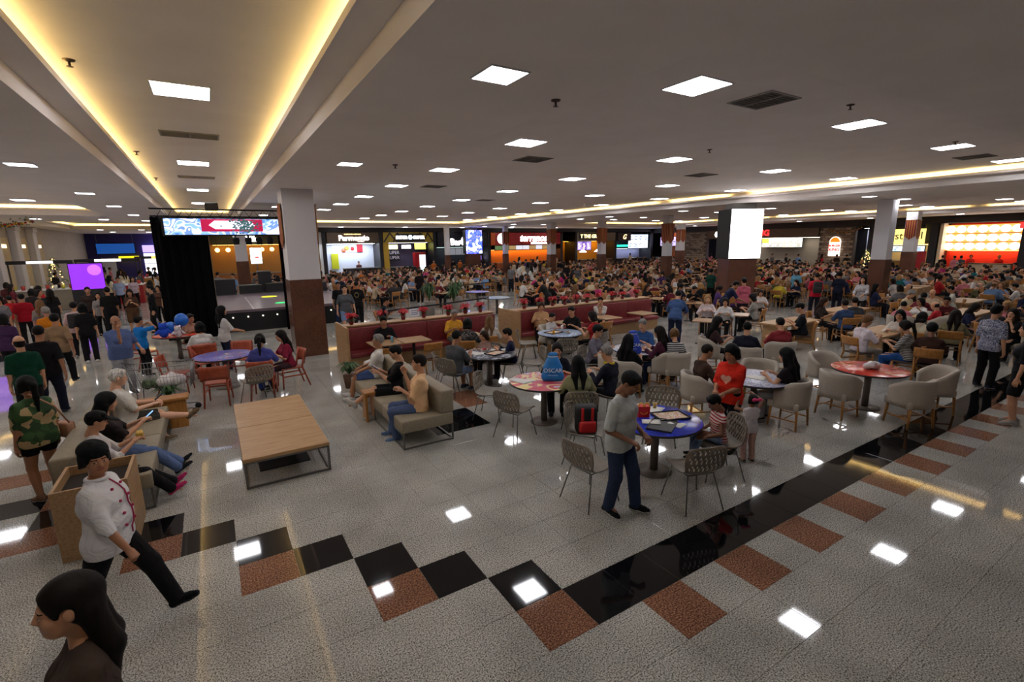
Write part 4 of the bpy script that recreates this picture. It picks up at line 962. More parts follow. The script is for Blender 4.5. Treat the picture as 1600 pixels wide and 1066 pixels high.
# ---------------------------------------------------------------- furniture prototypes (front = +y, origin under the sitter)
PROTO = {}
def proto(name, cat, maker):
    r = link(name, None); r['category'] = cat; maker(r); PROTO[name] = r; return r
def put(name, x, y, rz, label, group=None, scale=None, z=0.0):
    r = PROTO[name]
    c = copy_tree(r); c.location = (x, y, z); c.rotation_euler = (0, 0, rz); c['label'] = label; c['category'] = r['category']
    if group: c['group'] = group
    if scale: c.scale = (scale,) * 3
    return c
def drop_protos():
    for r in PROTO.values():
        for ch in list(r.children):
            for g in list(ch.children): bpy.data.objects.remove(g)
            bpy.data.objects.remove(ch)
        bpy.data.objects.remove(r)
def spline(pts, t):
    n = len(pts) - 1; x = t * n; i = min(int(x), n - 1); f = x - i
    P = lambda k: pts[max(0, min(n, k))]
    a, b, c, d = P(i - 1), P(i), P(i + 1), P(i + 2)
    return tuple(.5 * (2 * b[k] + (c[k] - a[k]) * f + (2 * a[k] - 5 * b[k] + 4 * c[k] - d[k]) * f * f + (3 * b[k] - a[k] - 3 * c[k] + d[k]) * f ** 3) for k in range(len(b)))
def mk_shell(r):
    prof = [(.27, .425, .40), (.20, .455, .46), (.02, .440, .50), (-.14, .445, .50), (-.215, .50, .50), (-.25, .62, .54), (-.285, .76, .52), (-.30, .83, .42)]
    def fn(u, v):
        y, z, wd = spline(prof, v); s = (u - .5) * 2
        back = max(0, (v - .5) * 2)
        return (s * wd / 2, y + .07 * s * s * back, z + .045 * s * s * (1 - back) - .03 * s ** 4 * back)
    MB().sheet(fn, 26, 34, .012, skip=lambda i, j: 1 < i < 24 and 18 < j < 32 and ((i + j // 2) % 3 == 0) and j % 4 != 3).build('shell', M_SHELL, r)
    for sx in (-1, 1):
        for (y0, y1) in ((.17, .25), (-.15, -.27)):
            b = MB(); b.tube([(sx * .17, y0, .44), (sx * .25, y1, .0)], .0085, 8); b.build('leg', M_METAL, r)
    b = MB(); b.tube([(-.17, .17, .435), (.17, .17, .435), (.17, -.15, .435), (-.17, -.15, .435)], .008, 6, closed=True); b.build('seat_frame', M_METAL, r)
proto('shell_chair', 'chair', mk_shell)
def mk_tub(r):
    MB().cbox(-.25, .25, -.22, .27, .33, .47, .03, seg=2).build('seat', M_TUB, r)
    def fn(u, v):
        a = math.radians(-90 + (u - .5) * 230); rr = .285 + .02 * v; e = abs(u - .5) * 2
        top = .82 - .16 * max(0, e - .55) / .45
        return (rr * math.cos(a) * -1, .02 + rr * math.sin(a) * .95, .36 + v * (top - .36))
    MB().sheet(fn, 24, 5, .06).build('backrest', M_TUB, r)
    for sx in (-1, 1):
        for y in (.21, -.2):
            b = MB(); b.tube([(sx * .21, y, .34), (sx * .235, y * 1.1, 0)], [.024, .016], 8); b.build('leg', M_YWOOD, r)
    b = MB(); b.bar((-.22, 0, .16), (.22, 0, .16), .02); b.bar((-.225, -.21, .16), (-.225, .21, .16), .02); b.bar((.225, -.21, .16), (.225, .21, .16), .02); b.build('stretcher', M_YWOOD, r)
proto('tub_chair', 'chair', mk_tub)
def mk_wood(r, m=None, pad=None, terra=False):
    m = m or M_YWOOD
    MB().cbox(-.21, .21, -.20, .24, .43, .46, .012).build('seat', pad or m, r)
    for sx in (-1, 1):
        b = MB(); b.tube([(sx * .19, .21, .44), (sx * .21, .24, 0)], [.022, .015], 8); b.build('leg', m, r)
        b = MB(); b.tube([(sx * .22, -.34, 0), (sx * .20, -.20, .45), (sx * .215, -.27, .84)], [.016, .022, .016], 8); b.build('leg', m, r)
    z0, z1 = (.56, .83) if terra else (.64, .85)
    def fn(u, v):
        s = (u - .5) * 2; wd = .25 if terra else .235
        return (s * wd, -.235 - .06 * v - .055 * (1 - s * s), z0 + v * (z1 - z0) + (.0 if not terra else -.03 * s * s * (1 - v)))
    MB().sheet(fn, 12, 4, .018).build('backrest', m, r)
    b = MB(); b.bar((-.2, .215, .30), (.2, .215, .30), .016, .03); b.bar((-.2, .21, .28), (-.21, -.25, .28), .016, .03); b.bar((.2, .21, .28), (.21, -.25, .28), .016, .03); b.build('stretcher', m, r)
proto('wooden_chair', 'chair', lambda r: mk_wood(r, None, mat('seat_pad_dark', (70, 48, 34), .7)))
proto('terracotta_chair', 'chair', lambda r: mk_wood(r, M_TERRA, None, True))
def prints(name, base, cols, scale=3.0, dist=4, rough=.3):
    m = mat(name, base, rough); nt, b = nodes_of(m); v = coords(nt)
    t = nt.nodes.new('ShaderNodeTexNoise'); t.inputs['Scale'].default_value = scale; t.inputs['Detail'].default_value = 1; t.inputs['Distortion'].default_value = dist
    nt.links.new(v, t.inputs['Vector']); n = len(cols); lo, hi = .3, .72
    r = ramp(nt, [(lo + (hi - lo) * k / n, c) for k, c in enumerate(cols)], 'CONSTANT'); nt.links.new(t.outputs['Fac'], r.inputs[0]); nt.links.new(r.outputs[0], b.inputs['Base Color'])
    return m
PR = {'blue': prints('print_blue', (34, 54, 180), [(26, 40, 150), (36, 60, 196), (30, 48, 170), (36, 60, 196)], 2, 2, .22),
      'blueswirl': prints('print_blueswirl', (40, 50, 150), [(30, 36, 120), (60, 70, 190), (120, 110, 190), (40, 50, 150), (190, 120, 110)], 2.5, 5),
      'red': prints('print_red2', (200, 50, 30), [(196, 44, 28), (206, 58, 32), (196, 44, 28), (222, 150, 120), (200, 50, 30)], 1.6, 1.5, .22),
      'pink': prints('print_pink', (216, 90, 100), [(210, 80, 96), (206, 110, 130), (236, 214, 150), (214, 90, 104), (200, 190, 214)], 1.7, 1.2),
      'white': prints('print_whiteblue', (206, 208, 220), [(210, 212, 222), (210, 212, 222), (90, 96, 150), (206, 208, 220), (120, 130, 170)], 6, 5),
      'dark': prints('print_dark', (60, 60, 70), [(52, 52, 60), (70, 70, 80), (180, 184, 196), (60, 60, 70)], 2, 3),
      'sky': prints('print_sky', (130, 160, 200), [(120, 150, 196), (170, 190, 216), (60, 70, 90), (150, 176, 210)], 3, 5)}
def mk_round(mt, rad=.6):
    def f(r):
        MB().lathe([(.0, .752), (rad - .008, .752), (rad, .747)], 48).build('top', mt, r)
        MB().lathe([(rad - .01, .715), (rad, .72), (rad, .747), (rad - .01, .747)], 48).build('edge', mat('table_edge', (50, 40, 38), .5), r)
        MB().lathe([(.0, .715), (rad - .01, .715)], 32).build('underside', mat('table_under', (60, 52, 48), .7), r)
        MB().lathe([(.055, .02), (.055, .72)], 20).build('pole', M_TLEG, r); MB().lathe([(.0, .0), (.24, .0), (.24, .012), (.06, .03)], 28).build('base', M_TLEG, r)
    return f
for k in PR: proto('round_table_' + k, 'table', mk_round(PR[k]))
def mk_square(r):
    MB().cbox(-.36, .36, -.36, .36, .72, .75, .006).build('top', M_WOODY, r); MB().box(-.03, .03, -.03, .03, .02, .72).build('pole', M_BLACK, r)
    MB().box(-.28, .28, -.03, .03, 0, .025).build('foot', M_BLACK, r); MB().box(-.03, .03, -.28, .28, 0, .024).build('foot', M_BLACK, r)
proto('square_table', 'table', mk_square)
def mk_long(r):
    MB().cbox(-.95, .95, -.4, .4, .70, .75, .006).build('top', M_WOOD, r)
    for sx in (-1, 1): MB().cbox(sx * .78 - .04, sx * .78 + .04, -.34, .34, 0, .70, .006).build('leg', M_WOODY, r)
    MB().box(-.74, .74, -.02, .02, .15, .22).build('rail', M_WOODY, r)
proto('long_table', 'table', mk_long)
def RT(kind, x, y, label, rz=0.0): 
    o = put('round_table_' + kind, x, y, rz, label, 'round tables'); o.name = 'round_table'; return o
# ---------------------------------------------------------------- lounge: coffee table, sofas, planter box
t = thing('coffee_table', 'low oak coffee table of two boards on a grey metal frame', 'coffee table', (.06, 6.76, 0))
MB().cbox(0, 1.07, 0, 1.31, .37, .42, .006).build('top_board', M_WOOD, t); MB().cbox(0, 1.07, 1.318, 2.66, .37, .42, .006).build('top_board', M_WOOD, t)
b = MB()
for y in (.02, 2.64):
    for (p, q) in (((.02, y, .015), (1.05, y, .015)), ((.02, y, 0), (.02, y, .37)), ((1.05, y, 0), (1.05, y, .37)), ((.02, y, .36), (1.05, y, .36))): b.bar(p, q, .028)
for x in (.02, 1.05): b.bar((x, .02, .015), (x, 2.64, .015), .028)
b.build('frame', M_METAL, t); MB().box(.2, .87, .5, 1.9, .0, .012).build('foot_plate', M_BLACK, t)
def sofa(x, y0, y1, face, label):
    """face = +1 looks to +x"""
    t = thing('sofa', label, 'sofa', (x, y0, 0)); L = y1 - y0; f = face
    def X(a, b): return (min(f * a, f * b), max(f * a, f * b))
    n = max(1, round(L / 1.25))
    for k in range(n):
        a, c = k * L / n + .004, (k + 1) * L / n - .004
        MB().cbox(*X(-.44, .42), a, c, .26, .46, .025, seg=2).build('seat_cushion', M_BEIGE, t); MB().cbox(*X(-.46, -.22), a, c, .46, .84, .03, seg=2).build('back_cushion', M_BEIGE, t)
    b = MB()
    for xx in X(-.42, .40):
        b.bar((xx, .02, .012), (xx, L - .02, .012), .025); b.bar((xx, .02, .25), (xx, L - .02, .25), .025)
        for yy in (.02, L / 2, L - .02): b.bar((xx, yy, 0), (xx, yy, .26), .025)
    for yy in (.02, L - .02): b.bar((-.42 * f, yy, .012), (.40 * f, yy, .012), .025)
    b.build('frame', M_METAL, t); return t
sofa(2.62, 6.80, 9.95, -1, 'taupe leather sofa on a metal frame right of the coffee table')
sofa(-1.32, 6.90, 9.9, 1, 'taupe leather sofa left of the coffee table, behind the cook')
def planter(x0, x1, y0, y1, h, label):
    t = thing('planter_box', label, 'planter', (x0, y0, 0)); w, d = x1 - x0, y1 - y0; e = .03
    for nm, a in (('side', (0, w, 0, e)), ('side', (0, w, d - e, d)), ('side', (0, e, e, d - e)), ('side', (w - e, w, e, d - e))): MB().box(*a, 0, h).build(nm, M_WOODY, t)
    MB().box(e, w - e, e, d - e, h - .12, h - .1).build('soil', mat('soil', (40, 30, 24), .9), t); return t
planter(-1.62, -1.0, 6.1, 6.82, .76, 'light wooden planter box at the end of the left sofa')
t = thing('side_table', 'honey wood arm table between the two left sofa seats', 'side table', (-1.05, 9.95, 0)); MB().cbox(-.5, .45, 0, .32, .5, .55, .01).build('top', M_YWOOD, t); MB().box(-.45, .4, .04, .28, 0, .5).build('body', M_YWOOD, t)
t = thing('side_table', 'honey wood arm table between the men on the right sofa', 'side table', (2.25, 8.32, 0)); MB().cbox(-.2, .1, 0, .28, .5, .55, .01).build('top', M_YWOOD, t); MB().box(-.19, -.15, .02, .26, 0, .5).build('leg', M_YWOOD, t)
def leafy(b, n, rad, h, seed, mi=0, droop=.3, wid=.03, z0=0.0):
    r = random.Random(seed)
    for k in range(n):
        a = r.uniform(0, 2 * math.pi); L = rad * r.uniform(.6, 1); up = h * r.uniform(.5, 1)
        c, s = math.cos(a), math.sin(a); px, py = -s, c; w2 = wid * r.uniform(.7, 1.2)
        P = [(0, 0, z0), (c * L * .5, s * L * .5, z0 + up), (c * L, s * L, z0 + up - droop * L)]
        vs = [P[0], (P[1][0] + px * w2, P[1][1] + py * w2, P[1][2]), (P[1][0] - px * w2, P[1][1] - py * w2, P[1][2]), P[2], (P[1][0], P[1][1], P[1][2] + w2 * .4)]
        b.add(vs, [(0, 2, 4), (0, 4, 1), (1, 4, 3), (4, 2, 3)], mi)
M_LEAF = noise_mat('leaf_green', [(.3, (30, 60, 26)), (.7, (62, 100, 44))], 12, 2, .5); M_BRACT = noise_mat('bract_red', [(.3, (150, 10, 24)), (.7, (200, 20, 36))], 12, 2, .5)
for k, (x, y, z, n, s) in enumerate(((2.35, 10.75, .3, 40, .34), (-.95, 10.85, .35, 40, .32))):
    t = thing('potted_plant', ('spiky green plant at the end of the right sofa', 'green plant in front of the shopping trolley')[k], 'plant', (x, y, 0)); b = MB(); leafy(b, n, s, .28, k, z0=z); b.build('foliage', M_LEAF, t)
    MB().lathe([(.10, .0), (.14, z)], 14).build('pot', mat('pot_brown', (90, 60, 40), .7), t)
# ---------------------------------------------------------------- booths with poinsettias
def booth(x0, x1, y, label, n, end0=True):
    t = thing('booth_bench', label, 'bench', (x0, y, 0)); L = x1 - x0
    if end0:
        for yy0, yy1 in ((-1.0, .9),): MB().cbox(0, .06, yy0 + .35, yy1 - .3, 0, 1.12, .006).build('end_panel', M_WOODY, t)
    MB().box(.06, L, -.16, .16, 0, 1.06).build('core', M_WOODY, t); MB().cbox(.06, L, -.2, .2, 1.06, 1.1, .008).build('ledge', M_WOOD, t)
    for k in range(n):
        a, c = .07 + k * (L - .07) / n + .004, .07 + (k + 1) * (L - .07) / n - .004
        for s in (-1, 1):
            ya, yb = sorted((s * .16, s * .28)); MB().cbox(a, c, ya, yb, .44, 1.04, .025, seg=2).build('back_cushion', M_BURG, t)
            ya, yb = sorted((s * .17, s * .66)); MB().cbox(a, c, ya, yb, .34, .46, .025, seg=2).build('seat_cushion', M_BURG, t); MB().box(a, c, *sorted((s * .17, s * .60)), 0, .34).build('plinth', M_WOODY, t)
    return t
booth(2.66, 7.1, 12.75, 'burgundy back-to-back booth bench left of the gap', 4)
booth(7.6, 13.6, 12.55, 'burgundy back-to-back booth bench right of the gap', 5)
def poinsettia(x, y, z, label, seed):
    t = thing('poinsettia', label, 'plant', (x, y, z), seed, 'poinsettias on the booths')
    b = MB(); leafy(b, 26, .23, .2, seed, 0, .3, .04, .1); b.build('bracts', M_BRACT, t); b = MB(); leafy(b, 8, .17, .1, seed + 50, 0, .3, .035, .07); b.build('leaves', M_LEAF, t); MB().lathe([(.05, 0), (.07, .1)], 12).build('pot', mat('pot_wrap', (120, 24, 30), .5), t)
OR2 = ['first', 'second', 'third', 'fourth', 'fifth', 'sixth', 'seventh', 'eighth', 'ninth', 'tenth', 'eleventh']
for k, x in enumerate((2.95, 3.75, 4.35, 4.95, 5.7, 6.25, 6.75)): poinsettia(x, 12.75, 1.1, 'red poinsettia on the left booth ledge, %s from its left end' % OR2[k], k)
for k, x in enumerate((8.2, 8.8, 9.3, 9.8, 10.3, 10.75, 11.3, 11.9, 12.4, 13.1)): poinsettia(x, 12.55, 1.1, 'red poinsettia on the right booth ledge, %s from its left end' % OR2[k], k + 20)
# ---------------------------------------------------------------- stage with curtain and banner screen
t = thing('stage', 'low black stage with purple-grey deck behind the column', 'stage', (0, 0, 0))
MB().box(-.2, 5.2, 20.6, 28.6, .72, .82).build('deck', mat('deck_purple', (112, 98, 108), .35), t); MB().box(-.2, 5.2, 20.62, 28.6, 0, .72).build('skirt', M_BLACK, t); MB().box(1.2, 1.24, 20.6, 26, .82, .822).build('deck_line', M_WHITE, t)
for k in range(9): MB().lathe([(.03, 0), (.03, .05)], 8).build('edge_light', glow('edge_light', (255, 250, 230), 1.2), t).matrix_local = Matrix.Translation((.5 + k * .5, 20.6, .55)) @ Matrix.Rotation(math.pi / 2, 4, 'X')
t = thing('curtain', 'tall black stage curtain left of the stage opening', 'curtain', (0, 0, 0))
def cfn(u, v): return (-1.5 + u * 1.55, 19.97 + .05 * math.sin(u * 34) + .03 * math.sin(u * 71 + 1), .02 + v * 4.12)
MB().sheet(cfn, 70, 4, .012).build('cloth', mat('curtain_black', (9, 9, 11), .9, spec=.1), t); MB().box(-1.5, -1.42, 20.04, 20.12, 0, 4.15).build('pole', M_BLACK, t); MB().box(.0, .07, 20.04, 20.12, 0, 4.15).build('pole', mat('truss_alu', (170, 160, 140), .4, .6), t)
t = thing('curtain', 'narrow black stage curtain right of the stage opening', 'curtain', (0, 0, 0))
MB().sheet(lambda u, v: (2.25 + u * .42, 19.97 + .04 * math.sin(u * 30), .02 + v * 3.6), 20, 3, .012).build('cloth', mat('curtain_black'), t); MB().box(2.66, 2.74, 20.04, 20.12, 0, 4.15).build('pole', M_BLACK, t)
t = thing('banner_screen', 'long low video screen over the stage showing a white arrow on magenta', 'screen', (0, 0, 0))
MB().box(-1.2, 2.9, 19.6, 19.85, 3.52, 4.12).build('casing', M_BLACK, t)
for x in (-1.0, .9, 2.7): MB().box(x, x + .06, 19.7, 20.12, 4.13, 4.18).build('bracket', M_BLACK, t)
MB().box(-1.12, 2.85, 19.58, 19.6, 3.56, 4.08).build('display', prints('screen_street', (120, 150, 200), [(70, 110, 170), (110, 150, 205), (170, 185, 215), (90, 120, 180), (200, 205, 225)], 1.6, 2), t)
nt, bb = nodes_of(_M['screen_street']); lk = bb.inputs['Base Color'].links[0].from_socket; nt.links.new(lk, bb.inputs['Emission Color']); bb.inputs['Emission Strength'].default_value = 1.0
MB().box(-.1, 1.75, 19.565, 19.58, 3.66, 4.07).build('picture', glow('screen_magenta', (176, 20, 70), .9), t)
b = MB(); b.prism([(.12, 3.87), (.3, 4.02), (1.35, 4.02), (1.52, 3.87), (1.35, 3.74), (.3, 3.74)], 0, .012, M=basis(0, 19.565, 0, 1, 0, 0, 0, 0, 1)); b.build('arrow', glow('screen_white', (235, 225, 245), 1.4), t)
b = MB(); r = random.Random(3)
for k in range(160):
    x, z = r.gauss(1.2, .2), r.gauss(3.86, .16)
    if 3.58 < z < 4.06: b.box(x - .03, x + .03, 19.548, 19.553, z - .02, z + .02)
tag(b.build('tree_picture', glow('screen_teal', (70, 110, 110), .6), t), kind='stuff')
t = thing('truss', 'black lighting truss beam above the banner screen', 'truss', (0, 0, 0)); b = MB()
for (y, z) in ((20.1, 4.18), (20.35, 4.18), (20.1, 4.42), (20.35, 4.42)): b.tube([(-1.5, y, z), (2.9, y, z)], .02, 6)
for k in range(14): x = -1.3 + k * .3; b.tube([(x, 20.1, 4.18), (x + .15, 20.1, 4.42), (x + .3, 20.1, 4.18)], .01, 5)
b.build('beam', M_BLACK, t)
for x in (-1.3, 2.8): MB().box(x - .05, x + .05, 20.14, 20.34, 0, 4.18).build('tower', M_BLACK, t)
t = thing('loudspeaker', 'black speaker hung above the banner screen', 'loudspeaker', (.28, 20.1, 4.4)); MB().cbox(-.2, .2, -.15, .15, -.02, .24, .02).build('cabinet', M_BLACK, t); MB().box(-.16, .16, -.16, -.15, .0, .2).build('grille', M_DARK, t)
for k, x in enumerate((.9, 1.3, 1.65, 2.0)):
    t = thing('stage_spotlight', 'black stage spotlight under the banner screen, %s from the left' % OR2[k], 'spotlight', (x, 20.3, 3.35), 0, 'stage spotlights'); MB().lathe([(.09, -.14), (.12, .02), (.1, .12)], 14).build('can', M_BLACK, t); MB().lathe([(.0, -.142), (.085, -.142)], 14).build('lens', glow('spot_lens', (255, 250, 230), 3.0), t); MB().box(-.02, .02, -.02, .02, .1, .85).build('bracket', M_BLACK, t)
for k, (x, y, w_, h_) in enumerate(((.5, 27.6, .9, .8), (1.6, 27.8, 1.0, .45), (2.9, 27.8, 1.2, .5), (3.9, 27.4, .8, .9), (4.6, 26.8, .9, .5), (2.3, 28.0, .6, 1.1))):
    t = thing('flight_case', 'black equipment case at the back of the stage, %s from the left' % OR2[k], 'case', (x, y, .82), 0, 'stage equipment cases'); MB().cbox(-w_ / 2, w_ / 2, -.3, .3, 0, h_, .02).build('box', M_DARK, t); b = MB()
    for z in (.02, h_ - .02): b.box(-w_ / 2 - .008, w_ / 2 + .008, -.308, .308, z - .015, z + .015)
    b.build('edging', M_METAL, t)
t = thing('stage_monitor', 'black wedge monitor on the right front of the stage', 'loudspeaker', (2.9, 20.95, .82)); b = MB(); b.prism([(-.25, 0), (.25, 0), (.25, .15), (-.05, .42), (-.25, .42)], -.4, .4, M=basis(0, 0, 0, 0, 1, 0, 0, 0, 1)); b.build('cabinet', M_BLACK, t)
MB().lathe([(.0, .0), (.35, .0), (.3, .01)], 16).build('deck_spot', glow('deck_yellow', (220, 210, 40), 1.2), None, (2.2, 25.4, .822)); o = COL.objects[-1]; tag(o, 'yellow light disc lying on the stage deck', 'stage light')  # thin glowing disc flat on the deck, without a lamp body
MB().lathe([(.0, .0), (.25, .0), (.2, .01)], 16).build('deck_spot', glow('deck_green', (20, 200, 110), 1.2), None, (2.35, 22.2, .822)); o = COL.objects[-1]; tag(o, 'green light disc lying on the stage deck', 'stage light')  # second thin glowing disc, green, also without a lamp body
# ---------------------------------------------------------------- lit column screens
t = thing('column_screen', 'tall white video screen with scattered red marks wrapped round a pillar', 'screen', (19.95, 13.2, 0), math.radians(-32)); tag(t)
MB().cbox(-.6, .6, -.6, .6, 0, 2.3, .01).build('granite_foot', M_COLB, t); MB().cbox(-.68, .68, -.68, .68, 2.3, 4.4, .01).build('casing', M_BLACK, t); MB().box(-.5, .5, -.4, .4, 4.4, ZS).build('neck', M_METAL, t)
MB().box(-.67, .67, -.70, -.68, 2.32, 4.38).build('display', glow('screen_blank', (255, 250, 252), 3.0), t); r = random.Random(5)
for k in range(26):
    b = MB(); x, z = r.uniform(-.6, .6), r.uniform(2.4, 4.3); b.tube([(x + .035 * math.cos(a), -.705, z + .035 * math.sin(a)) for a in [2 * math.pi * q / 8 for q in range(8)]], .009, 4, closed=True); b.build('mark', mat('mark_red', (190, 60, 80), .5) if x < .1 else mat('mark_grey', (120, 110, 120), .5), t)
t = thing('column_screen', 'far blue and white video screen on a brown pillar', 'screen', (21.6, 42.0, 0)); MB().box(-.7, .7, -.3, .3, 0, 2.2).build('granite_foot', M_COLB, t); MB().box(-.85, .85, -.35, .35, 2.2, 4.4).build('casing', M_BLACK, t); MB().box(-.4, .4, -.3, .3, 4.4, ZS).build('neck', M_METAL, t)
pm = prints('screen_blue', (90, 110, 240), [(190, 225, 250), (225, 235, 252), (70, 80, 230), (40, 60, 200), (120, 110, 240), (220, 232, 250)], .9, 2); nt, bb = nodes_of(pm); nt.links.new(bb.inputs['Base Color'].links[0].from_socket, bb.inputs['Emission Color']); bb.inputs['Emission Strength'].default_value = 2.2
MB().box(-.84, .84, -.37, -.35, 2.22, 4.38).build('display', pm, t)
# banners on the columns
M_BAN = noise_mat('banner_stripe', [(.35, (128, 12, 26)), (.62, (176, 120, 50))], 2.6, 0, .7, tex='wave', interp='CONSTANT')
def banner(x, y, rz, w_, z0, z1, label):
    t = thing('hanging_banner', label, 'banner', (x, y, 0), rz, 'christmas banners'); b = MB(); b.prism([(-w_ / 2, z1), (w_ / 2, z1), (w_ / 2, z0 + w_ * .4), (0, z0), (-w_ / 2, z0 + w_ * .4)], -.01, .01, M=basis(0, 0, 0, 1, 0, 0, 0, 0, 1)); b.build('cloth', M_BAN, t); b = MB(); b.tube([(-w_ / 2 - .04, 0, z1), (w_ / 2 + .04, 0, z1)], .02, 6); b.build('rod', mat('rod_gold', (150, 110, 50), .4, .6), t)
banner(1.785, 15.05, math.pi / 2, .6, 3.05, 4.25, 'dark red striped banner on the left side of the stage column'); banner(2.695, 15.05, math.pi / 2, .6, 3.0, 4.25, 'dark red striped banner on the right side of the stage column')
for k, (x, y, hw_, nm) in enumerate(((24.1, 20.7, .22, 'before the brick wall'), (25.8, 28.5, .24, 'before the gilded counter'), (23.3, 31.6, .26, 'before the grill counter'), (38.0, 13.2, .3, 'before the yellow sign'), (38.5, 31.5, .3, 'before the orange counter'), (23.0, 38.2, .19, 'before the red counter sign'))):
    banner(x, y - hw_ - .02, 0, .6, 2.95, 4.15, 'striped red banner on the front of the column ' + nm); banner(x + hw_ + .02, y, math.pi / 2, .55, 2.95, 4.15, 'striped red banner right side of the column ' + nm)
    banner(x - hw_ - .02, y, math.pi / 2, .55, 2.95, 4.15, 'striped red banner left side of the column ' + nm)
# garlands, christmas trees
M_GOLD = mat('tinsel_gold', (190, 150, 50), .3, .7); M_XR = mat('bauble_red', (170, 20, 30), .3)
def garland(p0, p1, sag, n, label):
    t = thing('garland', label, 'garland', (0, 0, 0)); a, c = Vector(p0), Vector(p1); r = random.Random(n); b = MB(); g = MB(); rd = MB()
    for k in range(n):
        f = k / (n - 1); p = a.lerp(c, f) - Vector((0, 0, sag * 4 * f * (1 - f)))
        for q in range(5):
            d = Vector((r.gauss(0, .09), r.gauss(0, .09), r.gauss(0, .09))); s = .05; b.add([p + d, p + d + Vector((s, 0, .02)), p + d + Vector((0, s, .05)), p + d + Vector((-.02, 0, s))], [(0, 1, 2), (0, 2, 3), (0, 3, 1)])
        (g if k % 3 else rd).ball(p + Vector((0, -.1, r.uniform(-.06, .06))), .05, 8)
    for p in (a, c): h_ = MB(); h_.tube([p, (p.x, p.y, ZS)], .006, 5); h_.build('hanger', M_METAL, t)
    b.build('foliage', M_LEAF, t); g.build('tinsel', M_GOLD, t); rd.build('baubles', M_XR, t)
garland((-9.5, 30.2, 4.3), (-6.6, 30.6, 4.45), .2, 40, 'thick gold and red christmas garland at the far left'); garland((47.6, 22.8, 3.9), (47.6, 20.2, 4.0), .35, 26, 'gold garland sagging over the white corridor'); garland((-1.2, 55, 3.9), (3.0, 55, 4.0), .2, 24, 'far gold garland over the passage')
for k, (x, y, h_, lb) in enumerate(((46.2, 18.9, 2.2, 'small lit christmas tree beside the yellow-signed counter'), (-8.7, 43.0, 2.6, 'dark christmas tree against the pale pilasters'))):
    t = thing('christmas_tree', lb, 'tree', (x, y, 0)); b = MB(); g = MB(); r = random.Random(k)
    for q in range(260):
        z = .3 + (h_ - .3) * r.random(); R_ = .75 * (1 - (z - .3) / (h_ - .3)) + .05; a = r.uniform(0, 6.28); p = Vector((R_ * r.uniform(.5, 1) * math.cos(a), R_ * r.uniform(.5, 1) * math.sin(a), z)); b.add([p, p + Vector((.14 * math.cos(a), .14 * math.sin(a), -.06)), p + Vector((-.05 * math.sin(a), .05 * math.cos(a), .05))], [(0, 1, 2)])
        if q % 6 == 0: g.ball(p, .035, 6)
    b.build('foliage', M_LEAF, t); g.build('lights', glow('tree_lights', (255, 220, 140), 2.5), t); MB().lathe([(.06, 0), (.05, h_ * .8)], 8).build('trunk', mat('pot_brown'), t)
# kiosks in the left distance
t = thing('kiosk_screen', 'violet glowing kiosk screen above the left crowd', 'screen', (-5.15, 31.0, 0), .16); MB().box(-.65, .65, -.1, .1, 0, 1.2).build('stand', M_DARK, t); MB().box(-.65, .65, -.08, .08, 1.2, 2.5).build('casing', M_BLACK, t); MB().box(-.62, .62, -.1, -.08, 1.24, 2.46).build('display', glow('screen_violet', (120, 40, 200), 1.4), t); MB().lathe([(.0, 0), (.26, 0), (.26, .01)], 20).build('picture', glow('screen_violet2', (170, 90, 230), 1.5), t).matrix_local = Matrix.Translation((.3, -.11, 2.15)) @ Matrix.Rotation(math.pi / 2, 4, 'X')
t = thing('kiosk_screen', 'tilted violet screen at the left frame edge', 'screen', (-5.75, 19.2, 0), .1); MB().box(-.5, .5, -.05, .3, 0, .9).build('stand', M_DARK, t); MB().box(-.5, .5, -.02, .02, 0, 1.0, M=Matrix.Translation((0, -.07, .45)) @ Matrix.Rotation(-.0, 4, 'X')).build('display', glow('screen_violet'), t)
def kiosk(x, y, w_, d, label, m, lit, rz=0):
    t = thing('kiosk', label, 'kiosk', (x, y, 0), rz); MB().cbox(-w_ / 2, w_ / 2, -d / 2, d / 2, 0, 1.05, .02).build('body', m, t); MB().cbox(-w_ / 2 - .04, w_ / 2 + .04, -d / 2 - .04, d / 2 + .04, 1.05, 1.1, .01).build('top', M_WHITE, t)
    for sx in (-1, 1): MB().box(sx * (w_ / 2 - .05) - .03, sx * (w_ / 2 - .05) + .03, -.03, .03, 1.1, 2.6).build('post', M_DARK, t)
    MB().box(-w_ / 2, w_ / 2, -.1, .1, 2.42, 2.6).build('canopy', M_DARK, t); MB().box(-w_ / 5, w_ / 5, -.12, -.1, 2.44, 2.58).build('sign', lit, t)
    for k in range(8): MB().lathe([(.07, 1.1), (.09, 1.32)], 8).build('tub', mat('tub_%d' % (k % 3), ((200, 190, 60), (190, 60, 50), (220, 214, 200))[k % 3], .5), t, (-w_ / 2 + .2 + k * (w_ - .4) / 7, -d / 4, 0))
kiosk(-5.0, 36.5, 3.0, 1.6, 'red kiosk with a glowing white fascia in the left distance', mat('kiosk_red', (150, 20, 26), .5), glow('kiosk_fascia', (245, 240, 235), 1.6))
kiosk(-2.9, 44.5, 3.4, 1.8, 'golden lit sweets kiosk in the left passage', mat('kiosk_gold', (170, 120, 40), .5), glow('kiosk_amber', (255, 190, 80), 2.0)); kiosk(-7.6, 35.0, 2.6, 1.2, 'beige kiosk with a glowing white sign on the far left', mat('kiosk_beige', (150, 138, 120), .5), glow('kiosk_white', (240, 238, 235), 1.2)); kiosk(-1.2, 52.0, 2.6, 1.5, 'blue kiosk at the far end of the passage', mat('kiosk_blue', (60, 90, 150), .5), glow('kiosk_sky', (190, 220, 255), 1.6))
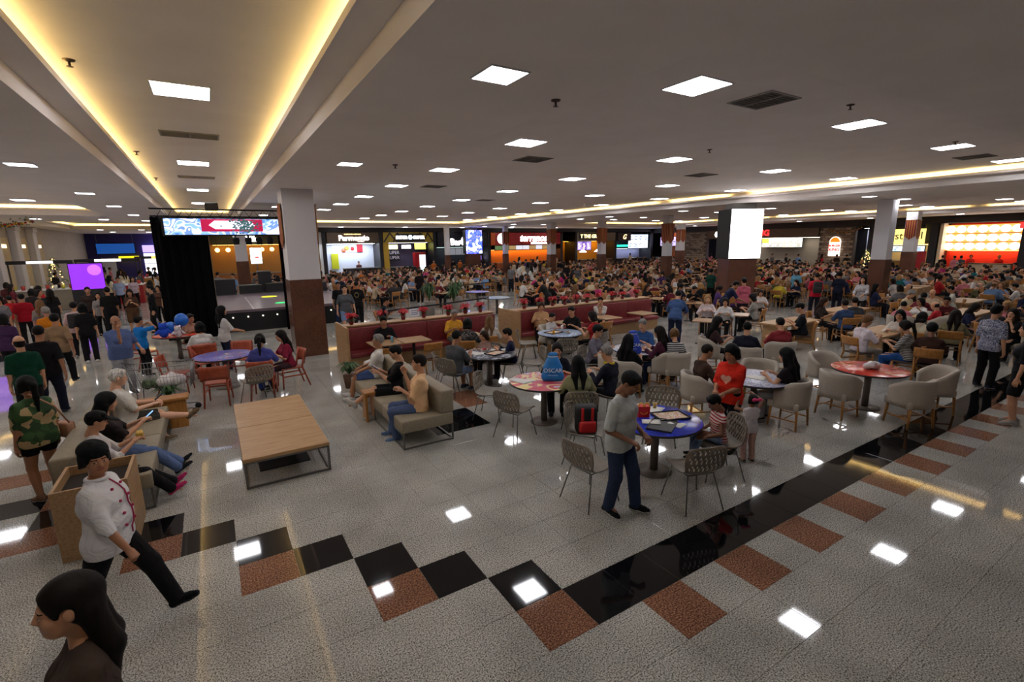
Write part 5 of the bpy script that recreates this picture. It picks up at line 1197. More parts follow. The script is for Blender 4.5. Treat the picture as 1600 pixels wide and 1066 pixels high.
# stanchion barriers and sign
def stanchion(x, y, label):
    t = thing('stanchion', label, 'barrier post', (x, y, 0), 0, 'queue barriers'); MB().lathe([(.16, 0), (.16, .02), (.03, .04), (.028, .95), (.035, .95), (.035, 1.0)], 14).build('post', mat('post_tan', (132, 112, 84), .5), t)
ST = [(4.9, 16.0), (7.2, 16.6), (9.6, 17.4), (4.6, 19.5), (8.0, 22.5), (11.0, 23.5), (14.0, 24.5)]
for k, (x, y) in enumerate(ST): stanchion(x, y, 'tan queue barrier post, %s from the stage column' % OR2[k])
for k, (i, j) in enumerate(((0, 1), (1, 2), (4, 5), (5, 6))):
    t = thing('barrier_belt', 'dark belt strung between queue posts, %s span from the stage column' % OR2[k], 'barrier belt', (0, 0, 0), 0, 'queue belts'); a, c = Vector((*ST[i], .93)), Vector((*ST[j], .93)); b = MB(); b.bar(a, c, .006, .06); b.build('belt', mat('belt_black', (24, 22, 24), .7), t)
t = thing('notice_board', 'small white notice hung on the queue barrier', 'sign', (5.95, 16.22, .62), .25); MB().cbox(-.21, .21, -.012, .012, 0, .28, .004).build('board', M_WHITE, t); b = MB()
for z in (.2, .13, .07): b.box(-.15, .15, -.0135, -.012, z, z + .025)
b.build('print', mat('print_grey'), t)
for k, (x, y) in enumerate(((8.6, 18.6), (7.9, 19.6), (9.6, 20.4))):
    t = thing('potted_palm', 'leafy potted palm between the middle tables, %s' % ('nearest', 'leftmost', 'farthest')[k], 'plant', (x, y, 0), 0, 'potted palms'); b = MB(); leafy(b, 46, .55, .75, k + 9, 0, .5, .03, .75); b.build('fronds', M_LEAF, t); MB().lathe([(.2, 0), (.26, .7), (.2, .72)], 16).build('pot', mat('pot_grey', (120, 112, 104), .7), t); MB().lathe([(.03, .7), (.02, .9)], 8).build('stem', mat('pot_brown'), t)
# ---------------------------------------------------------------- poses and patterned cloth
POSES = {
 'stand': {}, 'stand_hi': {},
 'stand_w': dict(footR=(.1, .17, .1), footL=(-.1, -.22, .13), handR=(.27, -.08, .84), handL=(-.27, .16, .88)),
 'chef': dict(footL=(-.07, .42, .09), footR=(.07, -.36, .15), handR=(.27, .27, .88), handL=(-.28, -.2, .86), hyaw=-48, hpitch=4, hand='fist', jacket=True),
 'mouth': dict(handR=(.04, .19, 1.43), handL=(-.3, .22, .98), hand='hold', hpitch=6),
 'photo': dict(handR=(.09, .28, 1.5), handL=(-.09, .28, 1.5), hand='hold'),
 'phone_st': dict(handR=(.05, .3, 1.28), handL=(-.08, .28, 1.2), hpitch=16, hand='hold'),
 'carry': dict(handR=(.15, .36, 1.05), handL=(-.15, .36, 1.05), hand='hold'),
 'eat': dict(sit=True, lean=9, handR=(.15, .37, .82), handL=(-.15, .35, .82), hpitch=10),
 'eat2': dict(sit=True, lean=16, handR=(.12, .34, .84), handL=(-.2, .3, .82), hpitch=16, hyaw=18),
 'eat3': dict(sit=True, lean=2, handR=(.16, .34, .80), handL=(-.1, .24, .98), hyaw=-22),
 'sofa': dict(sit=True, lean=-9, handR=(.2, .30, .63), handL=(-.18, .32, .63), footR=(.15, .55, .085), footL=(-.14, .50, .085), open_leg=.1),
 'sofa_mouth': dict(sit=True, lean=-4, handR=(-.02, .20, 1.06), handL=(-.02, .26, .80), footR=(.12, .45, .085), footL=(-.1, .38, .085), hand='hold'),
 'sofaphone': dict(sit=True, lean=-3, handR=(.1, .34, .86), handL=(-.1, .34, .84), footR=(.13, .66, .10), footL=(-.1, .70, .10), hpitch=18, hand='hold'),
 'cross': dict(sit=True, lean=-7, handR=(.1, .32, .72), handL=(-.1, .34, .72), footR=(-.10, .80, .38), footL=(-.12, .42, .085), kneeR=(-.1, .4, 1), hpitch=14, hand='hold'),
 'cross_phone': dict(sit=True, lean=-7, handR=(.09, .30, .88), handL=(-.07, .30, .86), footR=(-.10, .74, .34), footL=(-.12, .44, .085), kneeR=(-.1, .4, 1), hpitch=20, hand='hold'),
 'chin': dict(sit=True, lean=12, handR=(.05, .27, 1.0), handL=(-.05, .27, 1.0), hand='hold'),
 'pocket': dict(handR=(.15, .20, .98), handL=(-.13, .22, .98), hpitch=30, footR=(.12, -.06, .085), footL=(-.12, .16, .085), hand='hold', lean=3),
 'pocket2': dict(handR=(.1, .26, 1.02), handL=(-.04, .27, 1.0), hpitch=24, hand='hold'),
 'boy_sit': dict(sit=True, hpitch=30, lean=4, footR=(.1, .42, .14), footL=(-.12, .52, .3), handR=(.2, .25, .60), handL=(-.18, .3, .62)),
 'toddler': dict(handR=(.2, .28, 1.66), handL=(-.12, .42, 1.45), hpitch=-18, hand='flat'),
 'lean_st': dict(lean=34, handR=(.2, .58, .95), handL=(-.2, .55, .95), hpitch=10),
}
def PV(pose, fem=0, leg='long', sl=.45, fat=0.0, child=0, hi=0, jacket=0, res=None, hres=None):
    kw = dict(POSES[pose]); key = (pose, fem, leg, sl, fat, child, hi, jacket, res)
    if jacket: kw['jacket'] = True
    r, h = (res, hres) if res else ((.0155, .0058) if hi else (.021, .0085))
    return variant(key, fem=bool(fem), leg=leg, sleeve=sl, fat=fat, child=bool(child), res=r, hres=h, **kw)
def stripes(name, c1, c2, scale, rot=(0, math.pi / 2, 0)):
    return noise_mat(name, [(.0, c1), (.5, c2)], scale, 0, .85, tex='wave', interp='CONSTANT', rot=rot)
PAT = {'camo': noise_mat('cloth_camo', [(0, (36, 62, 30)), (.3, (52, 82, 38)), (.62, (170, 146, 104))], 11, 3, .85, tex='voronoi', interp='CONSTANT'),
       'floral_dark': prints('cloth_floral_dark', (30, 30, 34), [(24, 24, 28), (28, 28, 32), (30, 30, 34), (150, 144, 140), (24, 24, 28)], 16, 2, .85),
       'floral_navy': prints('cloth_floral_navy', (120, 124, 150), [(190, 192, 205), (40, 46, 84), (170, 174, 194), (60, 66, 104), (196, 198, 208)], 9, 3, .85),
       'floral_grey': prints('cloth_floral_grey', (170, 168, 170), [(190, 188, 190), (90, 88, 94), (200, 198, 200), (120, 118, 124), (196, 194, 196)], 16, 3, .85),
       'floral_pink': prints('cloth_floral_pink', (190, 150, 140), [(206, 176, 164), (150, 100, 90), (210, 184, 170), (196, 130, 130), (206, 176, 164)], 26, 2, .85),
       'stripe_red': stripes('cloth_stripe_red', (206, 190, 186), (160, 40, 44), 6.5), 'stripe_bw': stripes('cloth_stripe_bw', (28, 28, 30), (190, 190, 190), 7), 'stripe_fine': stripes('cloth_stripe_fine', (40, 40, 44), (176, 172, 166), 9)}
def cl(c): return PAT[c] if isinstance(c, str) else c
def surf_y(me, x, z, sgn=1, r=.03):
    co = np.empty(len(me.vertices) * 3, np.float32); me.vertices.foreach_get('co', co); co = co.reshape(-1, 3)
    m = (np.abs(co[:, 0] - x) < r) & (np.abs(co[:, 2] - z) < r)
    return float((co[m, 1] * sgn).max() * sgn) if m.any() else 0.0
OCC = []
NPN = {}
def NP(hx, hy, deg, pose, label, shirt, pants, hair, hc, sk, scale, chair=None, fem=0, leg='long', sl=.45, fat=0.0, shoes=None, hi=0, hat=None, hatc=(20, 20, 22), sole=(190, 188, 182), tagn=None, child=0, jacket=0, sofa=0):
    V = PV(pose, fem, leg, sl, fat, child, hi, jacket); rz = math.radians(deg)
    hd = V['head'][0] * scale; c, s = math.cos(rz), math.sin(rz)
    x, y = hx - (c * hd.x - s * hd.y), hy - (s * hd.x + c * hd.y)
    if sofa: x = 2.66 if x > 1 else -1.36
    z = .53 * (1 - scale) if POSES[pose].get('sit') else 0.0
    r = person(V, (x, y, z), rz, label, cl(shirt), cl(pants), hair, hc, sk, shoes or RNG.choice([(26, 24, 26), (60, 56, 54), (150, 146, 142), (40, 44, 60)]), sole, scale, None, hat, hatc, .0085 if hi else .012)
    OCC.append((x, y))
    if chair: put(chair, x, y, rz, {'shell_chair': 'taupe plastic shell chair', 'tub_chair': 'beige tub chair', 'wooden_chair': 'honey wood chair', 'terracotta_chair': 'terracotta wood chair'}[chair] + ' under the ' + short(label), 'occupied chairs')
    extra(r, V, tagn, scale); NPN[label] = r
    return r
def short(l):
    for cut in (' with ', ' seen ', ' at ', ' on ', ' facing ', ' eating', ', ', ' behind ', ' bent ', ' standing', ' sitting', ' by ', ' holding', ' reaching', ' resting', ' leaning'):
        if cut in l and len(l.split(cut)[0].split()) >= 4: l = l.split(cut)[0]
    return ' '.join(l.split()[:11])
def extra(r, V, t, scale):
    if t == 'chef':
        sh = V['shirt']; pm = mat('piping_magenta', (170, 30, 80), .6); T = V['T']; top = float(T(0, 0, .5)[2]); b = MB()
        pts = [(-.03 - .055 * k / 9 if k < 5 else -.06, None, top - .02 - k * .058) for k in range(10)]
        pts = [(x, surf_y(sh, x, z) + .004, z) for x, _, z in pts]; b.tube(pts, .006, 6); b.build('piping', pm, r)
        for k in range(4):
            for sx in (-.075, .06):
                z = top - .08 - k * .11; b = MB(); b.ball((sx, surf_y(sh, sx, z) + .004, z), .013, 8); b.build('button', pm, r)
        b = MB(); n = T(0, .0, .52); b.tube([(n[0] + .066 * math.cos(a), n[1] + .07 * math.sin(a), n[2] - .01) for a in [2 * math.pi * k / 20 for k in range(20)]], .016, 8, closed=True); b.build('collar', cloth((222, 220, 222)), r)
    if t == 'heart':
        sh = V['shirt']; T = V['T']; z0 = float(T(0, 0, .27)[2]); P = []
        for k in range(28):
            a = 2 * math.pi * k / 28; x = .0052 * 16 * math.sin(a) ** 3; z = .0052 * (13 * math.cos(a) - 5 * math.cos(2 * a) - 2 * math.cos(3 * a) - math.cos(4 * a)); P.append((x, z))
        vs = [(0, surf_y(sh, 0, z0) + .008, z0)]
        for f in (.5, 1.0): vs += [(x * f, surf_y(sh, x * f, z0 + z * f, r=.022) + .008, z0 + z * f) for x, z in P]
        fs = [(0, 1 + k, 1 + (k + 1) % 28) for k in range(28)] + [(1 + k, 29 + k, 29 + (k + 1) % 28, 1 + (k + 1) % 28) for k in range(28)]
        b = MB(); b.add(vs, fs); b.build('heart_print', mat('heart_pale', (226, 170, 150), .8), r)
    if t == 'backprint':
        sh = V['shirt']; T = V['T']; z0 = float(T(0, 0, .3)[2]); b = MB(); rr = random.Random(2)
        for k in range(14):
            a = 2 * math.pi * k / 14; x, z = .07 * math.cos(a), z0 + .085 * math.sin(a); y = surf_y(sh, x, z, -1) - .006; b.ball((x, y, z), .016, 6, sc=(1, .3, 1))
        b.build('back_print', mat('print_gold', (150, 130, 80), .8), r)
    if t == 'collar':
        n = V['T'](0, .0, .50); b = MB(); b.tube([(n[0] + .075 * math.cos(a), n[1] + .08 * math.sin(a), n[2]) for a in [2 * math.pi * k / 20 for k in range(20)]], .02, 8, closed=True); b.build('collar', cloth((206, 180, 50)), r)
    if t == 'glasses':
        hd, R, hk = V['head']; b = MB()
        for s in (-1, 1):
            b.tube([(s * .031 + .02 * math.cos(a), .098, .002 + .017 * math.sin(a)) for a in [2 * math.pi * k / 12 for k in range(12)]], .0022, 5, closed=True); b.tube([(s * .05, .096, .006), (s * .078, .0, .008)], .0022, 5)
        b.tube([(-.012, .099, .004), (.012, .099, .004)], .0022, 5); o = b.build('glasses', M_BLACK, r); o.matrix_local = Matrix.Translation(hd) @ R @ Matrix.Scale(hk, 4)
    if t == 'bow':
        hd, R, hk = V['head']; b = MB()
        for s in (-1, 1): b.ball((s * .05, -.13, .1), .05, 10, sc=(1.1, .5, .8))
        b.ball((0, -.135, .1), .025, 8); o = b.build('hair_bow', mat('bow_pink', (230, 60, 130), .6), r); o.matrix_local = Matrix.Translation(hd) @ R @ Matrix.Scale(hk, 4)
    if t == 'pack':
        T = V['T']; p = T(0, -.2, .26); M = r.matrix_local if False else Matrix.LocRotScale(r.location, r.rotation_euler, r.scale)
        g = thing('rucksack', 'black rucksack on the back of the ' + short(r['label']), 'bag'); g.matrix_world = M @ Matrix.Translation((0, -.24, float(p[2]) - .22))
        MB().cbox(-.15, .15, -.09, .09, 0, .44, .05, seg=3).build('sack', mat('rucksack_black', (26, 24, 26), .7), g); MB().cbox(-.11, .11, -.13, -.07, .05, .24, .03, seg=2).build('pocket', mat('rucksack_black2', (36, 34, 36), .7), g)
        for s in (-1, 1):
            b = MB(); b.tube([(s * .09, .09, .05), (s * .12, .22, .12), (s * .13, .30, .28), (s * .10, .2, .42), (s * .08, .09, .42)], .014, 6); b.build('strap', mat('rucksack_black'), g)
# ---------------------------------------------------------------- named people (head position, heading)
NP(-0.70, 2.57, 100, 'stand_hi', 'woman in dark brown blouse with long brown hair, closest to the camera', (66, 52, 44), (30, 26, 26), 'tuck', 'dark', 1, 1.0, fem=1, sl=0.8, hi=1)
NP(-0.93, 4.66, -107, 'chef', 'cook in white double-breasted jacket and black beret striding right', (222, 220, 222), (22, 20, 22), 'bun', 'black', 2, 0.95, fem=1, sl=0.62, fat=0.035, shoes=(16, 16, 18), hi=1, hat='beret', hatc=(16, 16, 18), sole=(26, 26, 28), tagn='chef')
NP(-2.09, 7.97, 40, 'stand', 'heavy woman in green camouflage shirt and black shorts seen from behind', 'camo', (22, 20, 22), 'pony', 'black', 2, 0.93, fem=1, leg='mini', fat=0.06, shoes=(110, 80, 60), hi=1, tagn='camo')
NP(-2.97, 11.46, 25, 'stand', 'bald man in dark green shirt behind the camouflage shirt woman', (10, 58, 42), (22, 20, 22), 'bald', 'dark', 1, 0.97)
NP(-2.83, 12.05, -2, 'stand_w', 'broad man in black t-shirt with cropped hair seen from behind', (22, 20, 22), (24, 28, 44), 'buzz', 'dark', 2, 1.02, fat=0.04, shoes=(60, 60, 66))
NP(-3.20, 14.97, -8, 'stand_w', 'man in tan shirt walking away among the left crowd', (140, 112, 84), (22, 20, 22), 'short', 'black', 2, 0.97)
NP(-3.87, 17.41, 23, 'stand', 'person in orange t-shirt in the left crowd', (200, 118, 22), (22, 20, 22), 'short', 'grey', 2, 0.95)
NP(-4.56, 20.07, 8, 'stand', 'woman with long light brown hair in grey top, left crowd', (120, 112, 100), (22, 20, 22), 'long', 'fair', 1, 0.95, fem=1)
NP(-5.45, 22.14, 14, 'stand', 'man in plain red t-shirt seen from behind, left crowd', (150, 16, 30), (22, 20, 22), 'short', 'black', 2, 1.0)
NP(-6.23, 24.02, 15, 'stand', 'boy in red jersey with yellow number at the left edge', (166, 24, 28), (150, 130, 110), 'short', 'black', 2, 0.9, leg='short')
NP(-5.33, 24.99, 12, 'stand', 'woman with very long dark hair in black, left crowd', (22, 20, 22), (22, 20, 22), 'long', 'dark', 1, 0.97, fem=1)
NP(-5.95, 25.52, -7, 'stand', 'dark haired person in charcoal top left of the long dark hair', (40, 36, 36), (22, 20, 22), 'bob', 'black', 2, 0.97)
NP(-3.49, 18.45, 1, 'stand_w', 'young person in pale pink shirt with dark rucksack straps', (190, 160, 158), (22, 20, 22), 'short', 'black', 1, 0.95, tagn='pack')
NP(-3.13, 17.50, 10, 'stand', 'woman in black t-shirt with short dark hair walking away', (22, 20, 22), (22, 20, 22), 'bob', 'black', 1, 0.97, fem=1, shoes=(200, 200, 200))
NP(-3.28, 22.56, 13, 'stand', 'tall man in black polo shirt seen from behind', (18, 17, 18), (22, 20, 22), 'short', 'dark', 2, 1.03, fat=0.03)
NP(-4.07, 24.08, -170, 'stand', 'bearded man in dark brown shirt facing the camera, left crowd', (48, 36, 32), (22, 20, 22), 'short', 'dark', 2, 1.0)
NP(-3.60, 22.87, 179, 'stand', 'girl in grey top facing the camera, left crowd', (130, 124, 120), (22, 20, 22), 'long', 'black', 1, 0.92, fem=1)
NP(-1.85, 13.09, -152, 'mouth', 'man in blue-grey t-shirt with hand at his mouth holding a trolley', (88, 106, 152), (150, 152, 156), 'bald', 'dark', 2, 1.0, fat=0.05, hi=1)
NP(-1.65, 14.80, -54, 'photo', 'boy in bright blue t-shirt with raised hands', (22, 112, 190), (22, 20, 22), 'short', 'black', 2, 0.86)
NP(-2.70, 23.01, -178, 'phone_st', 'woman in brown dress with lanyard and phone', (74, 50, 38), (96, 68, 48), 'long', 'dark', 1, 0.95, fem=1, leg='skirt')
NP(-2.02, 22.41, 100, 'stand', 'man in black suit and white collar facing left', (16, 16, 18), (22, 20, 22), 'short', 'black', 1, 1.03, sl=0.95, jacket=1)
NP(-1.99, 25.18, 165, 'stand', 'girl in brown top behind the suited man', (90, 60, 50), (22, 20, 22), 'bob', 'dark', 1, 0.92, fem=1)
NP(-1.68, 24.91, 29, 'stand', 'man in dark taupe t-shirt before the black curtain', (56, 48, 42), (18, 18, 20), 'bald', 'dark', 1, 1.0, fat=0.05)
NP(-4.11, 31.79, -173, 'stand', 'man in pale blue striped shirt with rucksack facing the camera', (150, 162, 190), (22, 20, 22), 'short', 'black', 1, 1.0)
NP(-3.67, 33.21, -164, 'stand', 'woman in white and red top beside the pale blue shirt', (190, 170, 180), (22, 20, 22), 'long', 'dark', 1, 0.95, fem=1)
NP(-4.36, 16.14, -15, 'stand', 'person in dark violet top at the left frame edge', (60, 36, 70), (22, 20, 22), 'bob', 'black', 2, 0.95)
NP(-7.94, 30.66, 15, 'stand', 'person in dark red top far left before the pilasters', (80, 40, 40), (22, 20, 22), 'bob', 'dark', 2, 1.0)
NP(-0.40, 14.09, 7, 'eat', 'seated person in white t-shirt with cropped dark hair, terracotta chairs', (206, 204, 204), (22, 20, 22), 'bob', 'black', 2, 1.0, chair='terracotta_chair')
NP(0.12, 14.13, -70, 'carry', 'standing woman in white t-shirt with long black hair by terracotta chairs', (208, 206, 204), (40, 46, 70), 'long', 'black', 1, 0.97, fem=1)
NP(-0.65, 16.38, -148, 'eat', 'seated person behind the blue balloons', (170, 130, 110), (22, 20, 22), 'short', 'dark', 2, 0.95, chair='terracotta_chair')
NP(0.71, 11.28, -12, 'eat', 'seated woman in blue-violet t-shirt seen from behind', (72, 78, 150), (40, 60, 130), 'pony', 'black', 2, 1.0, chair='terracotta_chair', fem=1)
NP(1.14, 11.64, 99, 'eat', 'seated woman in maroon top with wavy brown hair', (130, 30, 56), (60, 40, 46), 'long', 'dark', 1, 0.97, chair='terracotta_chair', fem=1)
NP(2.75, 9.66, 72, 'sofa', 'man in white t-shirt and denim shorts on the right sofa', (206, 200, 192), (70, 92, 140), 'short', 'grey', 2, 1.0, leg='short', fat=0.03, shoes=(210, 208, 204), hi=1, sofa=1)
NP(2.59, 8.38, 71, 'cross_phone', 'man in black t-shirt and glasses with crossed legs looking at phone', (22, 20, 22), (18, 18, 20), 'short', 'black', 1, 1.0, leg='short', shoes=(176, 170, 160), hi=1, sofa=1, tagn='glasses')
NP(2.59, 7.24, 70, 'sofa_mouth', 'man in peach shirt and blue jeans with hand at his mouth', (226, 184, 140), (78, 94, 130), 'short', 'dark', 1, 1.04, fat=0.045, shoes=(96, 116, 150), hi=1, sofa=1)
NP(-1.36, 9.17, -80, 'cross', 'elderly man in white t-shirt with crossed bare legs on the left sofa', (206, 200, 190), (60, 58, 54), 'short', 'white', 0, 1.0, leg='short', fat=0.03, shoes=(120, 100, 76), hi=1, sofa=1)
NP(-1.39, 7.83, -82, 'sofaphone', 'girl in dark top and jeans holding a phone on the left sofa', (40, 32, 32), (90, 110, 150), 'long', 'black', 1, 0.97, fem=1, shoes=(30, 30, 34), hi=1, sofa=1)
NP(-1.30, 7.10, -82, 'sofaphone', 'boy in white shirt and black cap eating a sandwich', (206, 200, 200), (22, 20, 22), 'short', 'black', 1, 0.92, sl=0.6, shoes=(176, 40, 96), hi=1, sofa=1, hat='cap', hatc=(24, 22, 22))
NP(3.62, 12.16, 165, 'eat', 'man in black t-shirt eating at the booth with a blue can', (22, 20, 22), (22, 20, 22), 'short', 'black', 2, 1.0)
NP(5.63, 12.18, 175, 'eat', 'man in mustard polo shirt on the left booth', (206, 150, 48), (110, 110, 96), 'short', 'grey', 2, 1.0)
NP(5.23, 10.55, -36, 'eat', 'woman in black floral blouse with straight black hair seen from behind', 'floral_dark', (22, 20, 22), 'bob', 'black', 2, 1.0, chair='wooden_chair', fem=1)
NP(5.96, 10.76, -34, 'eat', 'girl in white lace top with long light brown hair seen from behind', (196, 186, 174), (110, 130, 165), 'long', 'fair', 1, 0.97, chair='wooden_chair', fem=1)
NP(4.22, 9.05, -67, 'eat', 'man in dark grey t-shirt and denim shorts eating at the dark round table', (78, 80, 84), (110, 130, 165), 'short', 'black', 2, 1.02, chair='shell_chair', leg='short', fat=0.03)
NP(5.14, 9.58, 102, 'eat', 'small girl with brown hair at the dark round table', (150, 120, 110), (22, 20, 22), 'bob', 'brown', 1, 0.75, chair='shell_chair', fem=1, child=1)
NP(5.49, 9.12, 54, 'eat', 'boy in navy long-sleeved shirt at the dark round table', (26, 30, 58), (22, 20, 22), 'short', 'dark', 1, 0.86, chair='shell_chair', sl=0.95, child=1)
NP(3.86, 17.29, 175, 'stand_w', 'bearded man in grey t-shirt and jeans shorts walking towards the camera', (84, 86, 90), (110, 132, 168), 'short', 'dark', 1, 1.03, leg='short', hi=0)
NP(4.19, 19.80, 173, 'stand', 'man in black t-shirt behind the grey t-shirt man', (22, 20, 22), (30, 44, 80), 'short', 'black', 2, 1.0)
NP(4.69, 18.95, -22, 'stand', 'man in black t-shirt with a gold print on the back', (22, 20, 22), (22, 20, 22), 'buzz', 'dark', 2, 1.03, tagn='backprint')
NP(9.47, 24.75, -36, 'stand', 'person in black shirt standing with back turned behind the booth', (30, 22, 24), (20, 18, 20), 'short', 'dark', 2, 1.03)
NP(5.13, 16.70, -112, 'eat', 'man in dark teal shirt eating behind the left booth', (24, 34, 44), (22, 20, 22), 'short', 'black', 2, 1.0, chair='wooden_chair')
NP(8.48, 12.02, 147, 'eat', 'full-figured woman in tan top on the right booth', (190, 150, 108), (22, 20, 22), 'bun', 'brown', 1, 1.0, fem=1, fat=0.06)
NP(8.58, 10.68, 116, 'eat', 'man in black t-shirt with white cap strap by the right booth', (22, 20, 22), (22, 20, 22), 'short', 'black', 1, 1.0)
NP(8.39, 9.59, 19, 'eat', 'woman in red sleeveless top with brown hair eating', (176, 40, 44), (22, 20, 22), 'bob', 'dark', 1, 1.0, chair='shell_chair', fem=1, sl=0.2)
NP(8.00, 10.80, -167, 'eat', 'child in white t-shirt at the pale blue round table', (206, 202, 200), (22, 20, 22), 'short', 'dark', 1, 0.78, chair='tub_chair', child=1)
NP(7.07, 7.86, -152, 'eat', 'youth in lavender-grey t-shirt with glasses', (108, 104, 116), (22, 20, 22), 'curly', 'black', 1, 1.0, chair='shell_chair', tagn='glasses')
NP(10.87, 12.01, 138, 'chin', 'man in white t-shirt resting his chin on his hands, right booth', (214, 212, 206), (22, 20, 22), 'short', 'black', 1, 1.0)
NP(5.24, 6.92, 143, 'eat', 'woman in navy t-shirt with tied dark hair at the pink round table', (24, 26, 36), (22, 20, 22), 'bun', 'dark', 1, 0.98, chair='shell_chair', fem=1)
NP(4.90, 5.92, -30, 'eat', 'woman in pale olive shirt with very long black hair seen from behind', (150, 150, 112), (22, 20, 22), 'long', 'black', 1, 0.98, chair='shell_chair', fem=1, sl=0.9)
NP(5.75, 6.17, 17, 'eat', 'grey-haired man in navy jacket with yellow collar lining', (28, 28, 42), (22, 20, 22), 'short', 'grey', 1, 1.0, chair='shell_chair', sl=0.95, tagn='collar')
NP(3.78, 3.66, -164, 'pocket', 'man in pale grey t-shirt and jeans standing at the blue table', (176, 180, 178), (44, 54, 80), 'short', 'black', 3, 1.0, fat=0.02, shoes=(20, 20, 22), hi=1, sole=(216, 214, 208))
NP(6.24, 4.11, 98, 'pocket2', 'woman in red t-shirt with a pale heart print', (214, 46, 30), (26, 24, 28), 'bob', 'black', 2, 0.95, fem=1, fat=0.02, hi=1, tagn='heart')
NP(5.43, 3.76, 60, 'boy_sit', 'small boy in red striped vest sitting at the blue table', 'stripe_red', (110, 130, 165), 'short', 'black', 3, 0.72, chair='shell_chair', sl=0.12, child=1, hi=1)
NP(6.19, 3.69, -29, 'toddler', 'toddler in white top and floral trousers reaching up with pink bow', (206, 200, 206), 'floral_pink', 'bun', 'black', 3, 0.57, fem=1, sl=0, child=1, hi=1, tagn='bow')
NP(8.04, 4.29, 6, 'eat', 'girl in dark top with long black ponytail on a beige chair', (34, 28, 32), (150, 150, 150), 'long', 'black', 1, 1.0, chair='tub_chair', fem=1, sl=0.2, hi=1)
NP(7.25, 5.22, -116, 'eat', 'man in brown t-shirt on a beige tub chair', (64, 46, 38), (110, 112, 120), 'buzz', 'dark', 2, 1.0, chair='tub_chair', hi=1)
NP(8.00, 6.98, 19, 'eat', 'woman in plum long-sleeved top and jeans', (76, 34, 54), (34, 44, 74), 'long', 'dark', 1, 1.0, chair='tub_chair', fem=1, sl=0.95)
NP(8.46, 7.88, 108, 'eat', 'grey-haired man in blue t-shirt bent over his food', (44, 78, 130), (22, 20, 22), 'short', 'grey', 1, 1.0, chair='tub_chair')
NP(8.22, 6.76, -31, 'eat', 'woman in black and white striped top with tied fair hair', 'stripe_bw', (22, 20, 22), 'bun', 'fair', 1, 0.95, chair='tub_chair', fem=1)
NP(6.94, 6.80, -76, 'eat', 'person with long black hair behind the blue drawstring bag', (22, 20, 22), (22, 20, 22), 'long', 'black', 2, 0.97, chair='tub_chair', fem=1)
NP(11.09, 6.12, -36, 'eat', 'man in brick red t-shirt on a beige chair', (136, 46, 52), (22, 20, 22), 'short', 'black', 1, 1.0, chair='tub_chair')
NP(9.96, 6.21, -58, 'eat', 'man in dark navy shirt seen from behind', (28, 30, 44), (22, 20, 22), 'short', 'black', 1, 1.0, chair='tub_chair')
NP(10.14, 7.07, -130, 'eat', 'woman in dark brown top with long black hair, mid right', (58, 38, 40), (22, 20, 22), 'long', 'black', 1, 1.0, chair='tub_chair', fem=1)
NP(13.90, 7.16, 29, 'eat', 'man in black t-shirt and black cap reaching across a table', (20, 24, 32), (22, 20, 22), 'buzz', 'black', 1, 1.02, chair='wooden_chair', hat='cap', hatc=(16, 16, 18))
NP(11.81, 9.63, -59, 'lean_st', 'man in slate blue shirt standing bent over a table', (62, 86, 130), (30, 36, 60), 'short', 'black', 1, 1.02, sl=0.95)
NP(13.96, 10.18, 126, 'eat', 'blonde woman in white cardigan facing the camera', (210, 196, 196), (22, 20, 22), 'long', 'blond', 0, 1.0, chair='wooden_chair', fem=1, sl=0.9)
NP(13.93, 9.50, 119, 'eat', 'girl in white blouse with black trim', (214, 212, 212), (22, 20, 22), 'bob', 'dark', 1, 0.95, chair='wooden_chair', fem=1, sl=0.8)
NP(15.37, 9.50, 17, 'eat', 'woman in speckled grey shirt with short black hair', (150, 146, 140), (22, 20, 22), 'bob', 'black', 1, 1.0, chair='wooden_chair', fem=1)
NP(17.56, 10.52, 121, 'eat', 'child with wavy brown hair in white top', (196, 190, 186), (22, 20, 22), 'bob', 'brown', 1, 0.9, chair='wooden_chair', fem=1)
NP(16.66, 10.66, -42, 'stand', 'person in pink hooded sweater standing among the tables', (194, 98, 118), (50, 40, 50), 'short', 'black', 1, 1.0, sl=0.95)
NP(16.05, 10.57, -127, 'lean_st', 'man in navy shirt bending over a table before the white screen', (28, 34, 62), (24, 28, 48), 'short', 'black', 2, 1.02)
NP(21.12, 15.28, -74, 'stand', 'man in dark green t-shirt standing far in the middle', (30, 70, 60), (22, 20, 22), 'short', 'black', 2, 1.0)
NP(20.60, 10.08, -49, 'stand', 'man in red t-shirt with black rucksack standing', (176, 24, 44), (30, 30, 40), 'buzz', 'dark', 2, 1.02, tagn='pack')
NP(22.59, 10.15, -71, 'stand', 'attendant in navy top and white belt apron seen from behind', (24, 26, 44), (22, 22, 34), 'bun', 'black', 2, 1.0, fem=1)
NP(20.78, 8.51, 97, 'carry', 'woman in white patterned blouse with crossbody strap', 'floral_grey', (22, 20, 22), 'long', 'dark', 1, 0.98, fem=1, sl=0.9)
NP(23.99, 12.67, 108, 'stand', 'woman in pale blue top wearing a white headscarf', (110, 176, 204), (28, 34, 60), 'bob', 'black', 3, 0.97, fem=1, hat='cap', hatc=(214, 210, 204))
NP(16.06, 7.54, -170, 'eat', 'girl with long auburn hair in dark top', (44, 36, 34), (22, 20, 22), 'long', 'brown', 1, 1.0, chair='wooden_chair', fem=1)
NP(15.85, 6.89, -37, 'eat', 'man in steel blue t-shirt seen from behind, right side', (54, 74, 112), (22, 20, 22), 'short', 'dark', 2, 1.0, chair='wooden_chair')
NP(16.72, 7.00, -52, 'eat', 'man in charcoal t-shirt seen from behind, right side', (58, 62, 66), (22, 20, 22), 'short', 'dark', 2, 1.0, chair='wooden_chair')
